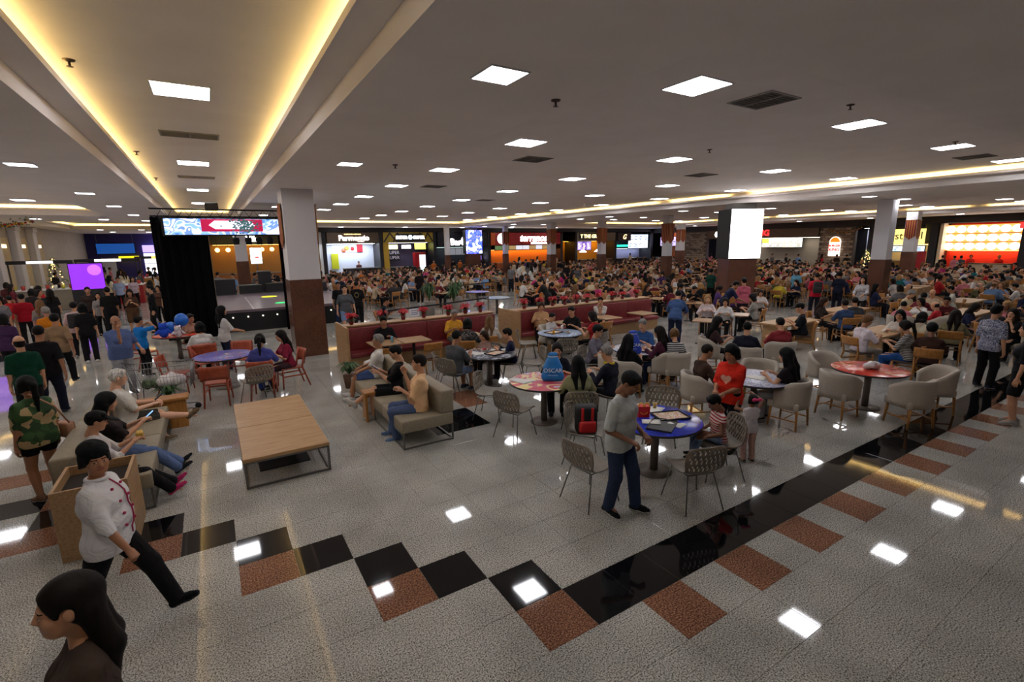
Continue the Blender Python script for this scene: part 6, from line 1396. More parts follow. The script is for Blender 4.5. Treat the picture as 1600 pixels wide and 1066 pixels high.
NP(13.00, 5.13, -113, 'eat', 'person in white t-shirt with curly light brown hair', (212, 202, 212), (150, 144, 134), 'curly', 'fair', 2, 1.0, chair='wooden_chair')
NP(12.75, 4.32, 4, 'eat', 'woman in black and white fine striped t-shirt and jeans', 'stripe_fine', (30, 70, 130), 'pony', 'dark', 1, 1.0, chair='wooden_chair', fem=1)
NP(14.59, 5.07, 94, 'eat', 'woman in cream long-sleeved top with black hair', (216, 208, 198), (22, 20, 22), 'long', 'black', 1, 1.0, chair='wooden_chair', fem=1, sl=0.9)
NP(13.47, 3.07, -107, 'stand', 'man in white and navy floral shirt and black trousers standing', 'floral_navy', (22, 20, 22), 'short', 'black', 1, 1.0, hi=1)
NP(16.89, 3.56, 77, 'chin', 'woman in black top with hand at her mouth, right edge', (22, 20, 22), (22, 20, 22), 'long', 'dark', 1, 1.0, chair='tub_chair', fem=1)
NP(18.89, 5.44, 96, 'eat', 'man in maroon t-shirt and glasses facing the camera', (84, 28, 32), (22, 20, 22), 'short', 'black', 2, 1.0, chair='wooden_chair', tagn='glasses')
NP(15.61, 4.28, -80, 'eat', 'person in olive top with very long dark hair seen from behind', (120, 112, 84), (22, 20, 22), 'long', 'dark', 2, 1.0, chair='wooden_chair', fem=1)
NP(14.76, 4.66, -92, 'eat', 'person in cream knit with black bob seen from behind', (190, 180, 156), (22, 20, 22), 'bob', 'black', 2, 0.97, chair='wooden_chair', fem=1)
NP(12.82, 3.86, -73, 'eat', 'person with thick black curly hair seen from behind', (60, 40, 34), (22, 20, 22), 'curly', 'black', 3, 1.0, chair='wooden_chair')
NP(11.15, 2.13, 11, 'stand', 'person in black shorts cut by the right frame edge', (24, 24, 28), (22, 20, 22), 'bob', 'black', 1, 1.0, fem=1, leg='short')
NP(23.15, 6.62, 16, 'eat', 'man in white t-shirt leaning over a long wooden table, right', (200, 200, 190), (22, 20, 22), 'buzz', 'dark', 2, 1.0, chair='wooden_chair')
NP(26.23, 8.77, -72, 'eat', 'person in black t-shirt and grey trousers seen from behind, right', (24, 24, 26), (140, 134, 134), 'short', 'black', 2, 1.05, chair='wooden_chair')
NP(46.90, 14.16, -73, 'stand', 'customer in black t-shirt waiting at the plate menu counter', (22, 20, 22), (140, 140, 150), 'short', 'black', 1, 1.0)
NP(46.90, 13.10, -74, 'stand', 'customer in slate grey shirt at the plate menu counter', (70, 74, 86), (44, 44, 66), 'short', 'dark', 2, 1.0)
NP(49.20, 11.62, 103, 'stand', 'server in red uniform behind the plate menu counter, right one', (196, 36, 34), (22, 20, 22), 'bun', 'blond', 2, 1.0)
NP(49.20, 13.18, 105, 'stand', 'server in red uniform behind the plate menu counter, left one', (190, 40, 40), (22, 20, 22), 'bun', 'dark', 2, 1.0)
NP(46.90, 21.47, -75, 'stand', 'man in dark brown standing at the round-topped sign', (40, 26, 24), (22, 20, 22), 'short', 'black', 3, 1.0)
NP(46.90, 20.70, -46, 'stand', 'man in black t-shirt walking into the white corridor', (22, 20, 22), (60, 60, 66), 'short', 'black', 2, 1.0)
NP(19.14, 23.29, -39, 'stand', 'man in grey t-shirt and olive shorts standing behind the right booth', (86, 86, 90), (86, 88, 76), 'buzz', 'dark', 2, 1.0, leg='short')
NP(20.87, 26.56, -28, 'stand', 'man in black t-shirt standing left of the grey t-shirt man', (22, 20, 22), (150, 130, 110), 'short', 'black', 1, 1.0, leg='short')
NP(11.84, 16.91, 35, 'lean_st', 'bending man in black t-shirt behind the right booth', (30, 32, 32), (22, 20, 22), 'buzz', 'dark', 1, 1.0)
NP(24.91, 32.58, -57, 'stand', 'dark clothed person in the middle aisle before the grill counter', (20, 20, 24), (22, 20, 22), 'short', 'black', 2, 1.0)
NP(11.48, 44.90, 166, 'stand', 'server in dark maroon behind the pasta counter', (70, 30, 36), (22, 20, 22), 'short', 'black', 2, 1.0)# ---------------------------------------------------------------- near tables, empty chairs
def FACE(x, y, tx, ty): return math.atan2(-(tx - x), ty - y)
RT('blue', 4.88, 4.24, 'plain blue round table beside the standing man in grey'); RT('pink', 4.72, 6.62, 'round table printed in pink and yellow under the blue bag'); RT('red', 10.09, 3.85, 'red printed round table with a wrapped white bundle')
RT('blueswirl', .03, 12.39, 'blue swirl round table among terracotta chairs'); RT('dark', 5.0, 9.06, 'dark round table with papers by the grey t-shirt man'); RT('white', 7.85, 4.68, 'white and blue patterned round table by the girl in black')
RT('white', 7.97, 7.48, 'round table under the second blue drawstring bag'); RT('sky', 7.74, 10.1, 'pale blue round table before the right booth'); RT('red', -1.0, 16.3, 'red round table holding balloons and plush toys')
RT('sky', 10.7, 18.6, 'pale blue round table behind the right booth'); RT('blueswirl', 11.3, 21.6, 'dark blue round table far behind the right booth')
for (x, y, tx, ty, k, lb) in ((3.65, 4.15, 4.88, 4.24, 'shell_chair', 'empty taupe shell chair left of the standing man'), (4.62, 3.42, 4.88, 4.24, 'shell_chair', 'empty taupe shell chair in front of the blue table'), (4.30, 5.02, 4.88, 4.24, 'shell_chair', 'taupe shell chair holding the red and black rucksack'), (5.75, 4.9, 4.88, 4.24, 'shell_chair', 'empty taupe shell chair behind the blue table'),
        (3.95, 6.35, 4.72, 6.62, 'shell_chair', 'empty taupe shell chair nearest left of the pink table'), (4.05, 7.35, 4.72, 6.62, 'shell_chair', 'empty taupe shell chair behind left of the pink table'), (9.24, 3.95, 10.09, 3.85, 'tub_chair', 'empty beige tub chair left of the red round table'), (9.72, 3.05, 10.09, 3.85, 'tub_chair', 'empty beige tub chair in front of the red round table'),
        (10.85, 3.1, 10.09, 3.85, 'tub_chair', 'empty beige tub chair right of the red round table'), (10.4, 4.75, 10.09, 3.85, 'tub_chair', 'empty beige tub chair behind the red round table'), (8.75, 5.15, 7.85, 4.68, 'tub_chair', 'empty beige tub chair right of the white patterned table'), (6.9, 7.2, 7.97, 7.48, 'tub_chair', 'empty beige tub chair with its back to the long-haired woman'),
        (-.15, 11.2, .03, 12.39, 'terracotta_chair', 'empty terracotta chair nearest the coffee table'), (-.9, 12.6, .03, 12.39, 'terracotta_chair', 'empty terracotta chair left of the blue swirl table'), (.35, 13.35, .03, 12.39, 'terracotta_chair', 'empty terracotta chair behind the blue swirl table'), (-.35, 13.4, .03, 12.39, 'terracotta_chair', 'second empty terracotta chair behind the blue swirl table'),
        (-1.75, 15.7, -1.0, 16.3, 'terracotta_chair', 'empty terracotta chair left of the red toy table'), (.52, 10.75, .03, 12.39, 'shell_chair', 'grey shell chair between terracotta chair and coffee table'), (3.3, 10.75, 3.45, 11.6, 'wooden_chair', 'empty honey wood chair at the left booth table'), (4.25, 10.75, 4.2, 11.6, 'wooden_chair', 'empty honey wood chair at the second booth table'),
        (7.0, 10.6, 7.74, 10.1, 'shell_chair', 'empty taupe shell chair left of the pale blue table'), (7.3, 9.3, 7.74, 10.1, 'shell_chair', 'empty taupe shell chair in front of the pale blue table'), (9.6, 10.6, 9.6, 11.6, 'wooden_chair', 'empty honey wood chair at the right booth'), (5.9, 8.7, 5.0, 9.06, 'shell_chair', 'empty taupe shell chair right of the dark table'), (4.1, 9.4, 5.0, 9.06, 'shell_chair', 'empty taupe shell chair left of the dark table')):
    put(k, x, y, FACE(x, y, tx, ty), lb, 'empty chairs'); OCC.append((x, y))
for k, (x, y) in enumerate(((3.45, 11.62), (4.2, 11.62), (9.0, 11.4), (10.6, 11.4), (12.2, 11.4), (5.62, 11.4), (4.9, 14.0))): put('square_table', x, y, 0, 'square oak table at the booths, %s' % ('leftmost with the blue can', 'second, pushed against the first', 'first of the right booth', 'second of the right booth', 'third of the right booth', 'by the mustard shirt man', 'behind the left booth')[k], 'square booth tables')
for q in ((4.88, 4.24), (4.72, 6.62), (10.09, 3.85), (5.0, 9.06), (7.85, 4.68), (7.97, 7.48), (7.74, 10.1), (10.7, 18.6), (11.3, 21.6), (3.4, 11.6), (4.2, 11.6), (6, 11.6), (4.9, 14)): OCC.append(q)
for (x, y, lb) in ((12.55, 9.15, 'square oak table in front of the blonde woman'), (14.35, 9.35, 'square oak table between the grey shirt woman and wavy-haired child')): put('square_table', x, y, .5, lb, 'square tables of the hall'); OCC.append((x, y))
# ---------------------------------------------------------------- props
def field_thing(name, mats, fill, lo, hi, h, parent):
    f = Field(lo, hi, h); fill(f); V, Q = f.surf(); me = np_mesh(name, V, Q); me.materials.append(mats); return link(name, me, parent)
def sack(x, y, z, rz, label, col, words):
    t = thing('drawstring_bag', label, 'bag', (x, y, z), rz); m = mat('sack_%d_%d_%d' % col, col, .45)
    def fill(f): f.cone((-.10, 0, .07), (.10, 0, .07), .10, .10, .05); f.cone((-.075, 0, .22), (.075, 0, .22), .095, .095, .08); f.cone((-.045, 0, .34), (.045, 0, .34), .075, .075, .07); f.cone((-.03, 0, .41), (.03, 0, .42), .05, .05, .04); f.cone((-.05, 0, .46), (.05, 0, .47), .035, .035, .03); f.plane((0, 0, 0), (0, 0, -1))
    field_thing('sack', m, fill, (-.3, -.25, -.02), (.3, .25, .62), .012, t); b = MB(); b.tube([(.082 * math.cos(a), .056 * math.sin(a), .43) for a in [2 * math.pi * k / 14 for k in range(14)]], .008, 6, closed=True); b.build('cord', M_WHITE, t)
    b = MB(); b.text(words, .1, .002, basis(0, -.112, .2, 1, 0, 0, 0, 0, 1)); b.build('lettering', mat('print_white2', (236, 240, 246), .6), t)
    b = MB(); b.text('moda e calcados', .026, .002, basis(0, -.114, .12, 1, 0, 0, 0, 0, 1)); b.build('lettering', mat('print_white2'), t); return t
sack(4.86, 6.55, .752, -.62, 'bright blue drawstring bag lettered OSCAR on the pink table', (22, 120, 200), 'OSCAR'); sack(7.5, 7.25, .752, -.7, 'royal blue drawstring bag lettered OSCAR by the plum-topped woman', (30, 70, 190), 'OSCAR')
t = thing('rucksack', 'red and black rucksack on the shell chair by the standing man', 'bag', (4.28, 4.98, .46), -.5); MB().cbox(-.15, .15, -.11, .11, 0, .40, .05, seg=3).build('sack', mat('rucksack_black', (26, 24, 26), .7), t); MB().cbox(-.12, .12, -.16, -.09, .03, .2, .03, seg=2).build('pocket', mat('rucksack_red', (190, 24, 30), .6), t)
for s in (-1, 1): MB().cbox(s * .07 - .02, s * .07 + .02, -.125, -.1, .2, .39, .008).build('stripe', mat('rucksack_red'), t)
t = thing('meal_box', 'red cardboard meal box with yellow handle and smile on the blue table', 'box', (4.82, 4.42, .752), -.55); b = MB(); b.add([(-.075, -.05, 0), (.075, -.05, 0), (.075, .05, 0), (-.075, .05, 0), (-.085, -.055, .15), (.085, -.055, .15), (.085, .055, .15), (-.085, .055, .15)], [(3, 2, 1, 0), (0, 1, 5, 4), (1, 2, 6, 5), (2, 3, 7, 6), (3, 0, 4, 7), (4, 5, 6, 7)]); b.build('carton', mat('carton_red', (206, 20, 26), .5), t)
for s in (-1, 1): b = MB(); b.tube([(s * .04 + .032 * math.cos(a), -.05, .15 + .055 * math.sin(a)) for a in [math.pi * k / 8 for k in range(9)]], .009, 6); b.build('handle', mat('arch_yellow', (240, 180, 30), .5), t)
b = MB(); b.tube([(.045 * math.cos(a), -.056, .075 + .03 * math.sin(a)) for a in [math.pi + math.pi * k / 8 for k in range(9)]], .005, 5); b.build('smile', mat('arch_yellow'), t)
def tray(x, y, z, rz, label, paper=True, col=(30, 28, 30)):
    t = thing('food_tray', label, 'tray', (x, y, z), rz, 'food trays'); MB().cbox(-.22, .22, -.16, .16, 0, .012, .004).build('base', mat('tray_%d' % col[0], col, .5), t)
    b = MB()
    for a in ((-.22, .22, -.16, -.15), (-.22, .22, .15, .16), (-.22, -.21, -.15, .15), (.21, .22, -.15, .15)): b.box(*a, .01, .025)
    b.build('rim', mat('tray_%d' % col[0]), t)
    if paper: MB().box(-.19, .19, -.13, .13, .0122, .014).build('liner', prints('tray_liner', (206, 196, 180), [(214, 206, 192), (200, 150, 90), (216, 210, 198), (180, 90, 60), (214, 206, 192)], 9, 2, .7), t)
    return t
tray(5.12, 4.2, .752, -.35, 'black food tray with a printed liner on the blue table'); tray(4.75, 4.02, .752, .5, 'black food tray half under papers on the blue table', False); tray(5.1, 8.95, .752, .3, 'dark tray with white paper on the dark round table'); tray(7.6, 10.2, .752, .2, 'tray of food on the pale blue round table', col=(60, 40, 30)); tray(7.95, 7.3, .752, .9, 'dark tray beside the royal blue bag')
def paper(x, y, z, rz, label, w_=.15, h_=.21):
    t = thing('paper_sheet', label, 'paper', (x, y, z), rz, 'loose papers'); b = MB(); b.sheet(lambda u, v: ((u - .5) * w_ * 2, (v - .5) * h_ * 2, .004 + .012 * math.sin(u * 5) * v), 6, 6, .002); b.build('sheet', mat('paper_white', (216, 214, 208), .7), t)
paper(4.72, 4.18, .766, .8, 'white napkins on the blue table beside the meal box', .09, .12); paper(4.95, 3.95, .752, .2, 'folded white paper at the front of the blue table', .1, .1); paper(5.1, 4.6, .752, .4, 'white sheet at the back of the blue table'); paper(4.75, 9.25, .752, .1, 'white paper on the dark table near the grey shirt'); paper(5.35, 9.2, .752, .7, 'white paper on the dark table near the navy boy'); paper(7.7, 7.75, .752, .5, 'white sheet on the table of the grey-haired man'); paper(7.85, 4.7, .753, .3, 'crumpled white paper on the white patterned table'); paper(4.4, 6.85, .752, .3, 'white napkin on the pink table'); paper(.1, 12.45, .752, .3, 'white card on the blue swirl table', .06, .06)
def cup(x, y, z, label, col=(214, 208, 200), h_=.12, r_=.038, straw=True, lid=True):
    t = thing('drink_cup', label, 'cup', (x, y, z), 0, 'drink cups'); MB().lathe([(r_ * .75, 0), (r_, h_)], 16).build('cup', mat('cup_%d_%d_%d' % col, col, .5), t)
    if lid: MB().lathe([(r_ * 1.08, h_), (r_ * 1.08, h_ + .008), (r_ * .9, h_ + .016)], 16).build('lid', M_WHITE, t)
    if straw: b = MB(); b.tube([(.0, 0, h_), (.012, .0, h_ + .09)], .004, 6); b.build('straw', mat('straw_white', (220, 220, 220), .5), t)
cup(5.2, 4.55, .752, 'small clear amber cup at the back of the blue table', (196, 160, 90), .08, .032, False, False); cup(3.62, 11.55, .75, 'tall pale blue can on the left booth table', (90, 160, 190), .15, .033, False, False); cup(7.45, 10.0, .752, 'orange juice glass on the pale blue round table', (226, 160, 30), .1, .035, False, False); cup(8.0, 10.35, .752, 'white cup with straw on the pale blue round table')
def bowl(x, y, z, label, col=(206, 200, 190), food=(196, 150, 90)):
    t = thing('food_bowl', label, 'bowl', (x, y, z), 0, 'bowls of food'); MB().lathe([(.05, 0), (.085, .045), (.08, .045), (.05, .008)], 18).build('dish', mat('bowl_%d' % col[0], col, .5), t); b = MB(); rr = random.Random(int(x * 100))
    for k in range(7): b.ball((rr.uniform(-.05, .05), rr.uniform(-.05, .05), .04), rr.uniform(.015, .028), 6)
    tag(b.build('food', mat('food_%d' % food[0], food, .7), t), kind='stuff')
bowl(3.3, 11.5, .75, 'white bowl of snacks on the left booth table'); bowl(7.85, 9.9, .752, 'small bowl on the pale blue round table'); bowl(5.0, 9.3, .752, 'small bowl of red food on the dark table', food=(190, 50, 40)); bowl(5.62, 11.4, .75, 'white bowl by the mustard shirt man')
def bundle(x, y, z, s, label, m, name='wrapped_bundle', cat='bundle'):
    t = thing(name, label, cat, (x, y, z)); rr = random.Random(int(x * 37 + y * 11) + 5)
    def fill(f):
        for k in range(7): f.cone((rr.uniform(-.13, .13) * s, rr.uniform(-.06, .06) * s, .06 * s), (rr.uniform(-.12, .12) * s, rr.uniform(-.06, .06) * s, rr.uniform(.05, .12) * s), .06 * s, .045 * s, .02)
        f.plane((0, 0, 0), (0, 0, -1))
    field_thing('wrap', m, fill, (-.3 * s, -.25 * s, -.02), (.3 * s, .25 * s, .3 * s), .012 * max(1, s * .8), t); return t
M_BAG = mat('plastic_white', (216, 212, 214), .4)
bundle(10.1, 3.82, .752, 1.0, 'white wrapped bundle on the red round table', M_BAG); bundle(3.0, 11.2, .3, 1.2, 'white plastic bag hanging at the left booth table', M_BAG, 'plastic_bag', 'bag')
# red toy table: balloons and plush
for k, (x, y, z, r_, lb) in enumerate(((-.85, 16.0, 1.18, .17, 'upper round blue balloon on the red toy table'), (-1.12, 16.1, .98, .15, 'lower round blue balloon on the red toy table'))):
    t = thing('balloon', lb, 'balloon', (x, y, z), 0, 'blue balloons'); MB().ball((0, 0, 0), r_, 18, sc=(1, 1, 1.08)).build('skin', mat('balloon_blue', (24, 100, 200), .25), t); MB().lathe([(.006, -r_ * 1.1), (.02, -r_ * 1.18)], 8).build('knot', mat('balloon_blue'), t); b = MB(); b.tube([(0, 0, -r_ * 1.15), (0, .02, .77 - z)], .003, 4); b.build('string', M_WHITE, t)
def plush(x, y, z, s, m, label):
    t = thing('plush_toy', label, 'plush toy', (x, y, z))
    def fill(f): f.ell((0, 0, .12 * s), (.11 * s, .10 * s, .13 * s), .02); f.ell((0, -.01, .30 * s), (.10 * s, .09 * s, .09 * s), .03); [f.cone((sx * .08 * s, 0, .2 * s), (sx * .17 * s, -.05 * s, .12 * s), .04 * s, .035 * s, .02) for sx in (-1, 1)]; [f.ell((sx * .07 * s, 0, .38 * s), (.03 * s,) * 3, .02) for sx in (-1, 1)]; f.plane((0, 0, 0), (0, 0, -1))
    field_thing('plush', m, fill, (-.26 * s, -.2 * s, -.02), (.26 * s, .2 * s, .46 * s), .014, t)
plush(-1.28, 15.9, .752, 1.0, mat('plush_blue', (20, 70, 190), .9), 'royal blue plush toy at the edge of the red toy table'); plush(-.95, 15.75, .752, .8, prints('plush_white', (206, 200, 204), [(214, 208, 212), (214, 208, 212), (150, 90, 110), (210, 206, 210)], 9, 2, .9), 'white plush toy with purple marks on the red toy table')
# phones held on the sofas
for (lb, kx, ky, kz, lab) in (('cross_phone', 0, .36, .95, 'black smartphone held by the man with glasses on the right sofa'), ('sofaphone', 0, .44, .92, 'blue lit smartphone held by the girl on the left sofa'), ('cross', 0, .42, .80, 'smartphone held by the elderly man on the left sofa')):
    who = [o for l, o in NPN.items() if (lb == 'cross_phone' and 'crossed legs looking' in l) or (lb == 'sofaphone' and 'holding a phone' in l) or (lb == 'cross' and l.startswith('elderly'))][0]
    t = thing('smartphone', lab, 'phone'); t.matrix_world = Matrix.LocRotScale(who.location, who.rotation_euler, who.scale) @ Matrix.Translation((kx, ky, kz)) @ Matrix.Rotation(math.radians(-50), 4, 'X')
    MB().cbox(-.037, .037, -.006, .006, -.07, .07, .004).build('case', M_BLACK, t); MB().box(-.034, .034, -.0075, -.006, -.066, .066).build('screen', glow('phone_screen', (130, 180, 230), 1.0) if lb == 'sofaphone' else mat('phone_dark', (34, 40, 54), .2), t)
who = [o for l, o in NPN.items() if 'sandwich' in l][0]
t = thing('sandwich', 'yellow wrapped sandwich in the hands of the boy in the cap', 'sandwich'); t.matrix_world = Matrix.LocRotScale(who.location, who.rotation_euler, who.scale) @ Matrix.Translation((0, .42, .93)); MB().cbox(-.07, .07, -.04, .04, -.03, .03, .015, seg=2).build('bun', mat('bun_yellow', (200, 160, 70), .7), t); MB().cbox(-.072, .0, -.042, .042, -.035, .01, .012).build('wrapper', mat('wrap_gold', (170, 130, 60), .5), t)
who = [o for l, o in NPN.items() if 'camouflage shirt and' in l][0]
t = thing('shoulder_bag', 'tan leather shoulder bag on the camouflage shirt woman', 'bag'); t.matrix_world = Matrix.LocRotScale(who.location, who.rotation_euler, who.scale) @ Matrix.Translation((.30, -.02, .80)); MB().cbox(-.05, .05, -.13, .13, -.02, .2, .025, seg=2).build('pouch', mat('tan_leather', (176, 128, 98), .5), t); b = MB(); b.tube([(0, -.11, .2), (-.16, -.18, .5), (-.36, -.1, .72), (-.30, .09, .66), (-.1, .16, .4), (0, .11, .2)], .011, 6); b.build('strap', mat('tan_leather'), t); MB().cbox(.045, .06, -.12, .12, .1, .2, .006).build('flap', mat('tan_leather2', (160, 112, 84), .5), t)
# shopping trolley with bags
t = thing('shopping_trolley', 'wire shopping trolley pushed by the blue-grey shirt man', 'shopping cart', (-1.0, 10.95, 0), -.12); W1 = mat('trolley_wire', (150, 150, 152), .3, .9); b = MB()
for z, e in ((.62, .0), (.78, .03), (.98, .05)): b.tube([(-.45 - e, -.24 - e, z), (.45 + e, -.2 - e, z), (.45 + e, .2 + e, z), (-.45 - e, .24 + e, z)], .008 if z > .9 else .004, 6, closed=True)
for k in range(19):
    x = -.45 + k * .05
    for s in (-1, 1): b.tube([(x, s * .22, .55), (x * 1.1, s * .27, .98)], .003, 4)
    b.tube([(x, -.22, .55), (x, .22, .55)], .003, 4)
for k in range(9):
    y = -.2 + k * .05
    for s in (-1, 1): b.tube([(s * .45, y, .55), (s * .5, y * 1.15, .98)], .003, 4)
b.build('basket', W1, t); b = MB(); b.tube([(-.5, -.24, .98), (-.66, -.24, 1.04), (-.66, .24, 1.04), (-.5, .24, .98)], .012, 8); b.build('handle', mat('handle_grey', (90, 90, 94), .5), t); b = MB()
for s in (-1, 1): b.tube([(-.5, s * .2, .98), (-.38, s * .22, .5), (-.42, s * .22, .14), (.46, s * .18, .12)], .012, 6)
b.build('chassis', W1, t)
for (x, y) in ((-.42, -.22), (-.42, .22), (.46, -.18), (.46, .18)): MB().lathe([(.055, -.015), (.055, .015)], 14).build('wheel', M_BLACK, t).matrix_local = Matrix.Translation((x, y, .056)) @ Matrix.Rotation(math.pi / 2, 4, 'X')
bundle(-.85, 10.98, .56, 1.5, 'white grocery bags inside the shopping trolley', M_BAG, 'grocery_bag', 'bag'); bundle(-1.15, 10.93, .56, 1.1, 'dull green vegetable bag inside the shopping trolley', noise_mat('greens', [(.3, (50, 70, 40)), (.7, (90, 104, 70))], 20, 2, .7), 'grocery_bag', 'bag')
# litter bins and cabinets on the right, long tables
for k, (x, y) in enumerate(((24.3, 8.2), (25.4, 8.3))):
    t = thing('litter_bin', 'beige wooden litter bin beside the right-hand column, %s' % ('left', 'right')[k], 'bin', (x, y, 0), .1, 'litter bins'); MB().cbox(-.35, .35, -.3, .3, 0, 1.05, .01).build('cabinet', M_WOODY, t); MB().box(-.2, .2, -.31, -.3, .55, .8).build('flap', M_WHITE, t); MB().cbox(-.37, .37, -.32, .32, 1.05, 1.09, .006).build('top', M_WOOD, t)
for k, (x, y, lb) in enumerate(((24.0, 6.4, 'long oak table near the right frame edge'), (20.4, 5.3, 'oak table with a bright reflection at the right'), (26.0, 20.0, 'long oak table before the brick wall'), (23.0, 6.9, 'long oak table under the white t-shirt man'), (18.2, 7.9, 'oak table in front of the charcoal t-shirt man'), (14.3, 7.6, 'oak table by the man in the black cap'), (14.6, 5.4, 'oak table shared by the striped and white tops'))):
    put('long_table', x, y, math.pi / 2 if k in (2,) else 0, lb, 'long oak tables'); OCC.append((x, y)); OCC.append((x + .7, y)); OCC.append((x - .7, y))
# person just outside the right frame edge with a shoe in view
NP(6.75, .62, 75, 'stand_w', 'person walking at the right frame edge, only a dark blue shoe showing', (60, 60, 70), (30, 36, 60), 'short', 'black', 2, 1.0, shoes=(26, 30, 60))
# ---------------------------------------------------------------- the crowd at the further tables
LMK = [('before the brown pasta sign', 11, 39), ('before the yellow triangle sign', 16, 39), ('near the blue video screen', 21.6, 37), ('before the crimson sign', 29, 39), ('before the grill counter', 37, 38), ('near the far corner menus', 44, 38), ('by the left brick wall', 44, 33), ('before the burger menus', 43, 26), ('near the round-topped sign', 43, 20),
       ('before the cream yellow sign', 42, 15.5), ('before the plate menu', 42, 10), ('by the white pillar screen', 20, 13.5), ('behind the right booth', 11.5, 15), ('behind the left booth', 5, 16), ('near the right-hand column', 25, 9.5), ('around the middle columns', 25, 27), ('near the potted palms', 9, 20), ('at the right front tables', 17, 6), ('in the middle of the hall', 16, 22), ('in the far middle', 17, 31), ('towards the stage side', 6, 26), ('beyond the pillar screen', 30, 20), ('by the right frame edge', 33, 6)]
def lmk(x, y): return min(LMK, key=lambda l: (l[1] - x) ** 2 + (l[2] - y) ** 2)[0]
CCOL = {'black': (24, 22, 24), 'white': (206, 202, 198), 'navy': (30, 36, 64), 'grey': (104, 102, 104), 'maroon': (96, 30, 40), 'red': (170, 34, 40), 'beige': (176, 156, 130), 'teal': (26, 96, 100), 'pink': (200, 120, 130), 'brown': (84, 60, 48), 'olive': (92, 90, 60), 'sky blue': (110, 140, 180), 'cream': (206, 190, 160), 'charcoal': (52, 50, 52), 'orange': (196, 104, 40), 'violet': (80, 56, 110), 'green': (44, 84, 56), 'peach': (206, 156, 130), 'magenta': (176, 44, 110), 'yellow': (206, 186, 60)}
CW = ['black'] * 9 + ['white'] * 8 + ['grey'] * 5 + ['navy'] * 4 + ['beige'] * 5 + ['charcoal'] * 4 + ['maroon'] * 3 + ['red'] * 3 + ['brown'] * 4 + ['pink'] * 3 + ['cream'] * 3 + ['peach'] * 3 + ['teal', 'olive', 'sky blue', 'sky blue', 'orange', 'violet', 'green', 'magenta', 'yellow']
R6 = random.Random(21)
COLS = [(1.9, 38), (2.24, 15.05), (24.3, 9.4), (24.1, 20.7), (25.8, 28.5), (23.3, 31.6), (23, 38.2), (17.6, 39), (38, 13.2), (38.5, 31.5), (19.95, 13.2), (21.6, 42)] + ST + [(8.6, 18.6), (7.9, 19.6), (9.6, 20.4)]
def free(x, y, r): return all((x - a) ** 2 + (y - b) ** 2 > r * r for a, b in OCC) and all((x - a) ** 2 + (y - b) ** 2 > (r + .35) ** 2 for a, b in COLS)
tables = []
yy = 4.2
while yy < 41.5:
    xx = 3.4
    while xx < 46.5:
        x, y = xx + R6.uniform(-.25, .25), yy + R6.uniform(-.2, .2); xx += 2.05 + .006 * xx
        if y < 14.2 and x < 11.8: continue
        if y < 15 and x < 8: continue
        if x < 6.2 and 19 < y < 29.2: continue
        if 11.6 < y < 13.6 and x < 14.6: continue
        if abs((y - 22) - (x - 13.5) * 1.55) < 1.7 and x < 27: continue
        s = screen((x, y, .9))
        if s is None or not (-60 < s[0] < 1660): continue
        if y < 5.4 and x < 15.5: continue
        if not free(x, y, 1.05): continue
        tables.append((math.hypot(x, y), x, y, R6.choice((0, 0, 0, math.pi / 4)), R6.random()))
    yy += 2.0
tables.sort()
def merged(V, hair, res):
    hd, R, hk = V['head']; parts = []
    def grab(me, mi, M=None):
        co = np.empty(len(me.vertices) * 3, np.float32); me.vertices.foreach_get('co', co); co = co.reshape(-1, 3)
        q = np.empty(len(me.loops), np.int32); me.loops.foreach_get('vertex_index', q)
        if M is not None: A = np.array(M); co = co @ A[:3, :3].T + A[:3, 3]
        if isinstance(mi, int): m = np.full(len(me.polygons), mi)
        else: m = np.empty(len(me.polygons), np.int32); me.polygons.foreach_get('material_index', m); m = np.array(mi)[m]
        parts.append((co, q.reshape(-1, 4), m))
    grab(V['body'], [0, 0, 1, 1]); grab(V['shirt'], 2); grab(V['trousers'], 3); grab(V['shoeR'], 4); grab(V['shoeL'], 4); grab(hair_mesh(hair, res), 1, Matrix.Translation(hd) @ R @ Matrix.Scale(hk, 4))
    return cat_mesh(parts)
FARV = {}
def farmesh(pose, fem, hair, lod):
    k = (pose, fem, hair, lod)
    if k not in FARV:
        V = PV(pose, fem, 'long', .45, 0.0, 0, 0, 0, res=(.034, .05)[lod], hres=(.016, .03)[lod]); FARV[k] = merged(V, hair, (.02, .034)[lod])
    return FARV[k]
FARM = {}
def farobj(pose, fem, hair):
    k = (pose, fem, hair)
    if k not in FARM: FARM[k] = np_mesh('person', *farmesh(pose, fem, hair, 0))
    return FARM[k]
def single(root_name, maker):
    """one-mesh version of a furniture prototype for the distance"""
    r = PROTO[root_name]; b = MB(); mats = []
    for ch in r.children:
        me = ch.data; m = me.materials[0]
        if m not in mats: mats.append(m)
        b.add([ch.matrix_local @ v.co for v in me.vertices], [list(p.vertices) for p in me.polygons], mats.index(m), True)
    me = b.mesh(root_name)
    for m in mats: me.materials.append(m)
    return me
FURN = {k: single(k, None) for k in ('wooden_chair', 'square_table', 'tub_chair')}
lowc = MB(); lowc.box(-.2, .2, -.2, .22, .42, .46); lowc.box(-.22, .22, -.28, -.24, .6, .85)
for sx in (-1, 1):
    for y_ in (-.22, .2): lowc.box(sx * .19 - .015, sx * .19 + .015, y_ - .015, y_ + .015, 0, .44 if y_ > 0 else .62)
FURN['shell_low'] = lowc.mesh('shell_chair'); FURN['shell_low'].materials.append(M_SHELL)
used = {}; NPC = len(NPN); nchair = 60; stuff = []; schair = MB()
def uniq(lb):
    used[lb] = used.get(lb, 0) + 1
    n = used[lb]
    return lb if n == 1 else lb + (', %s such' % OR2[min(n - 1, 10)])
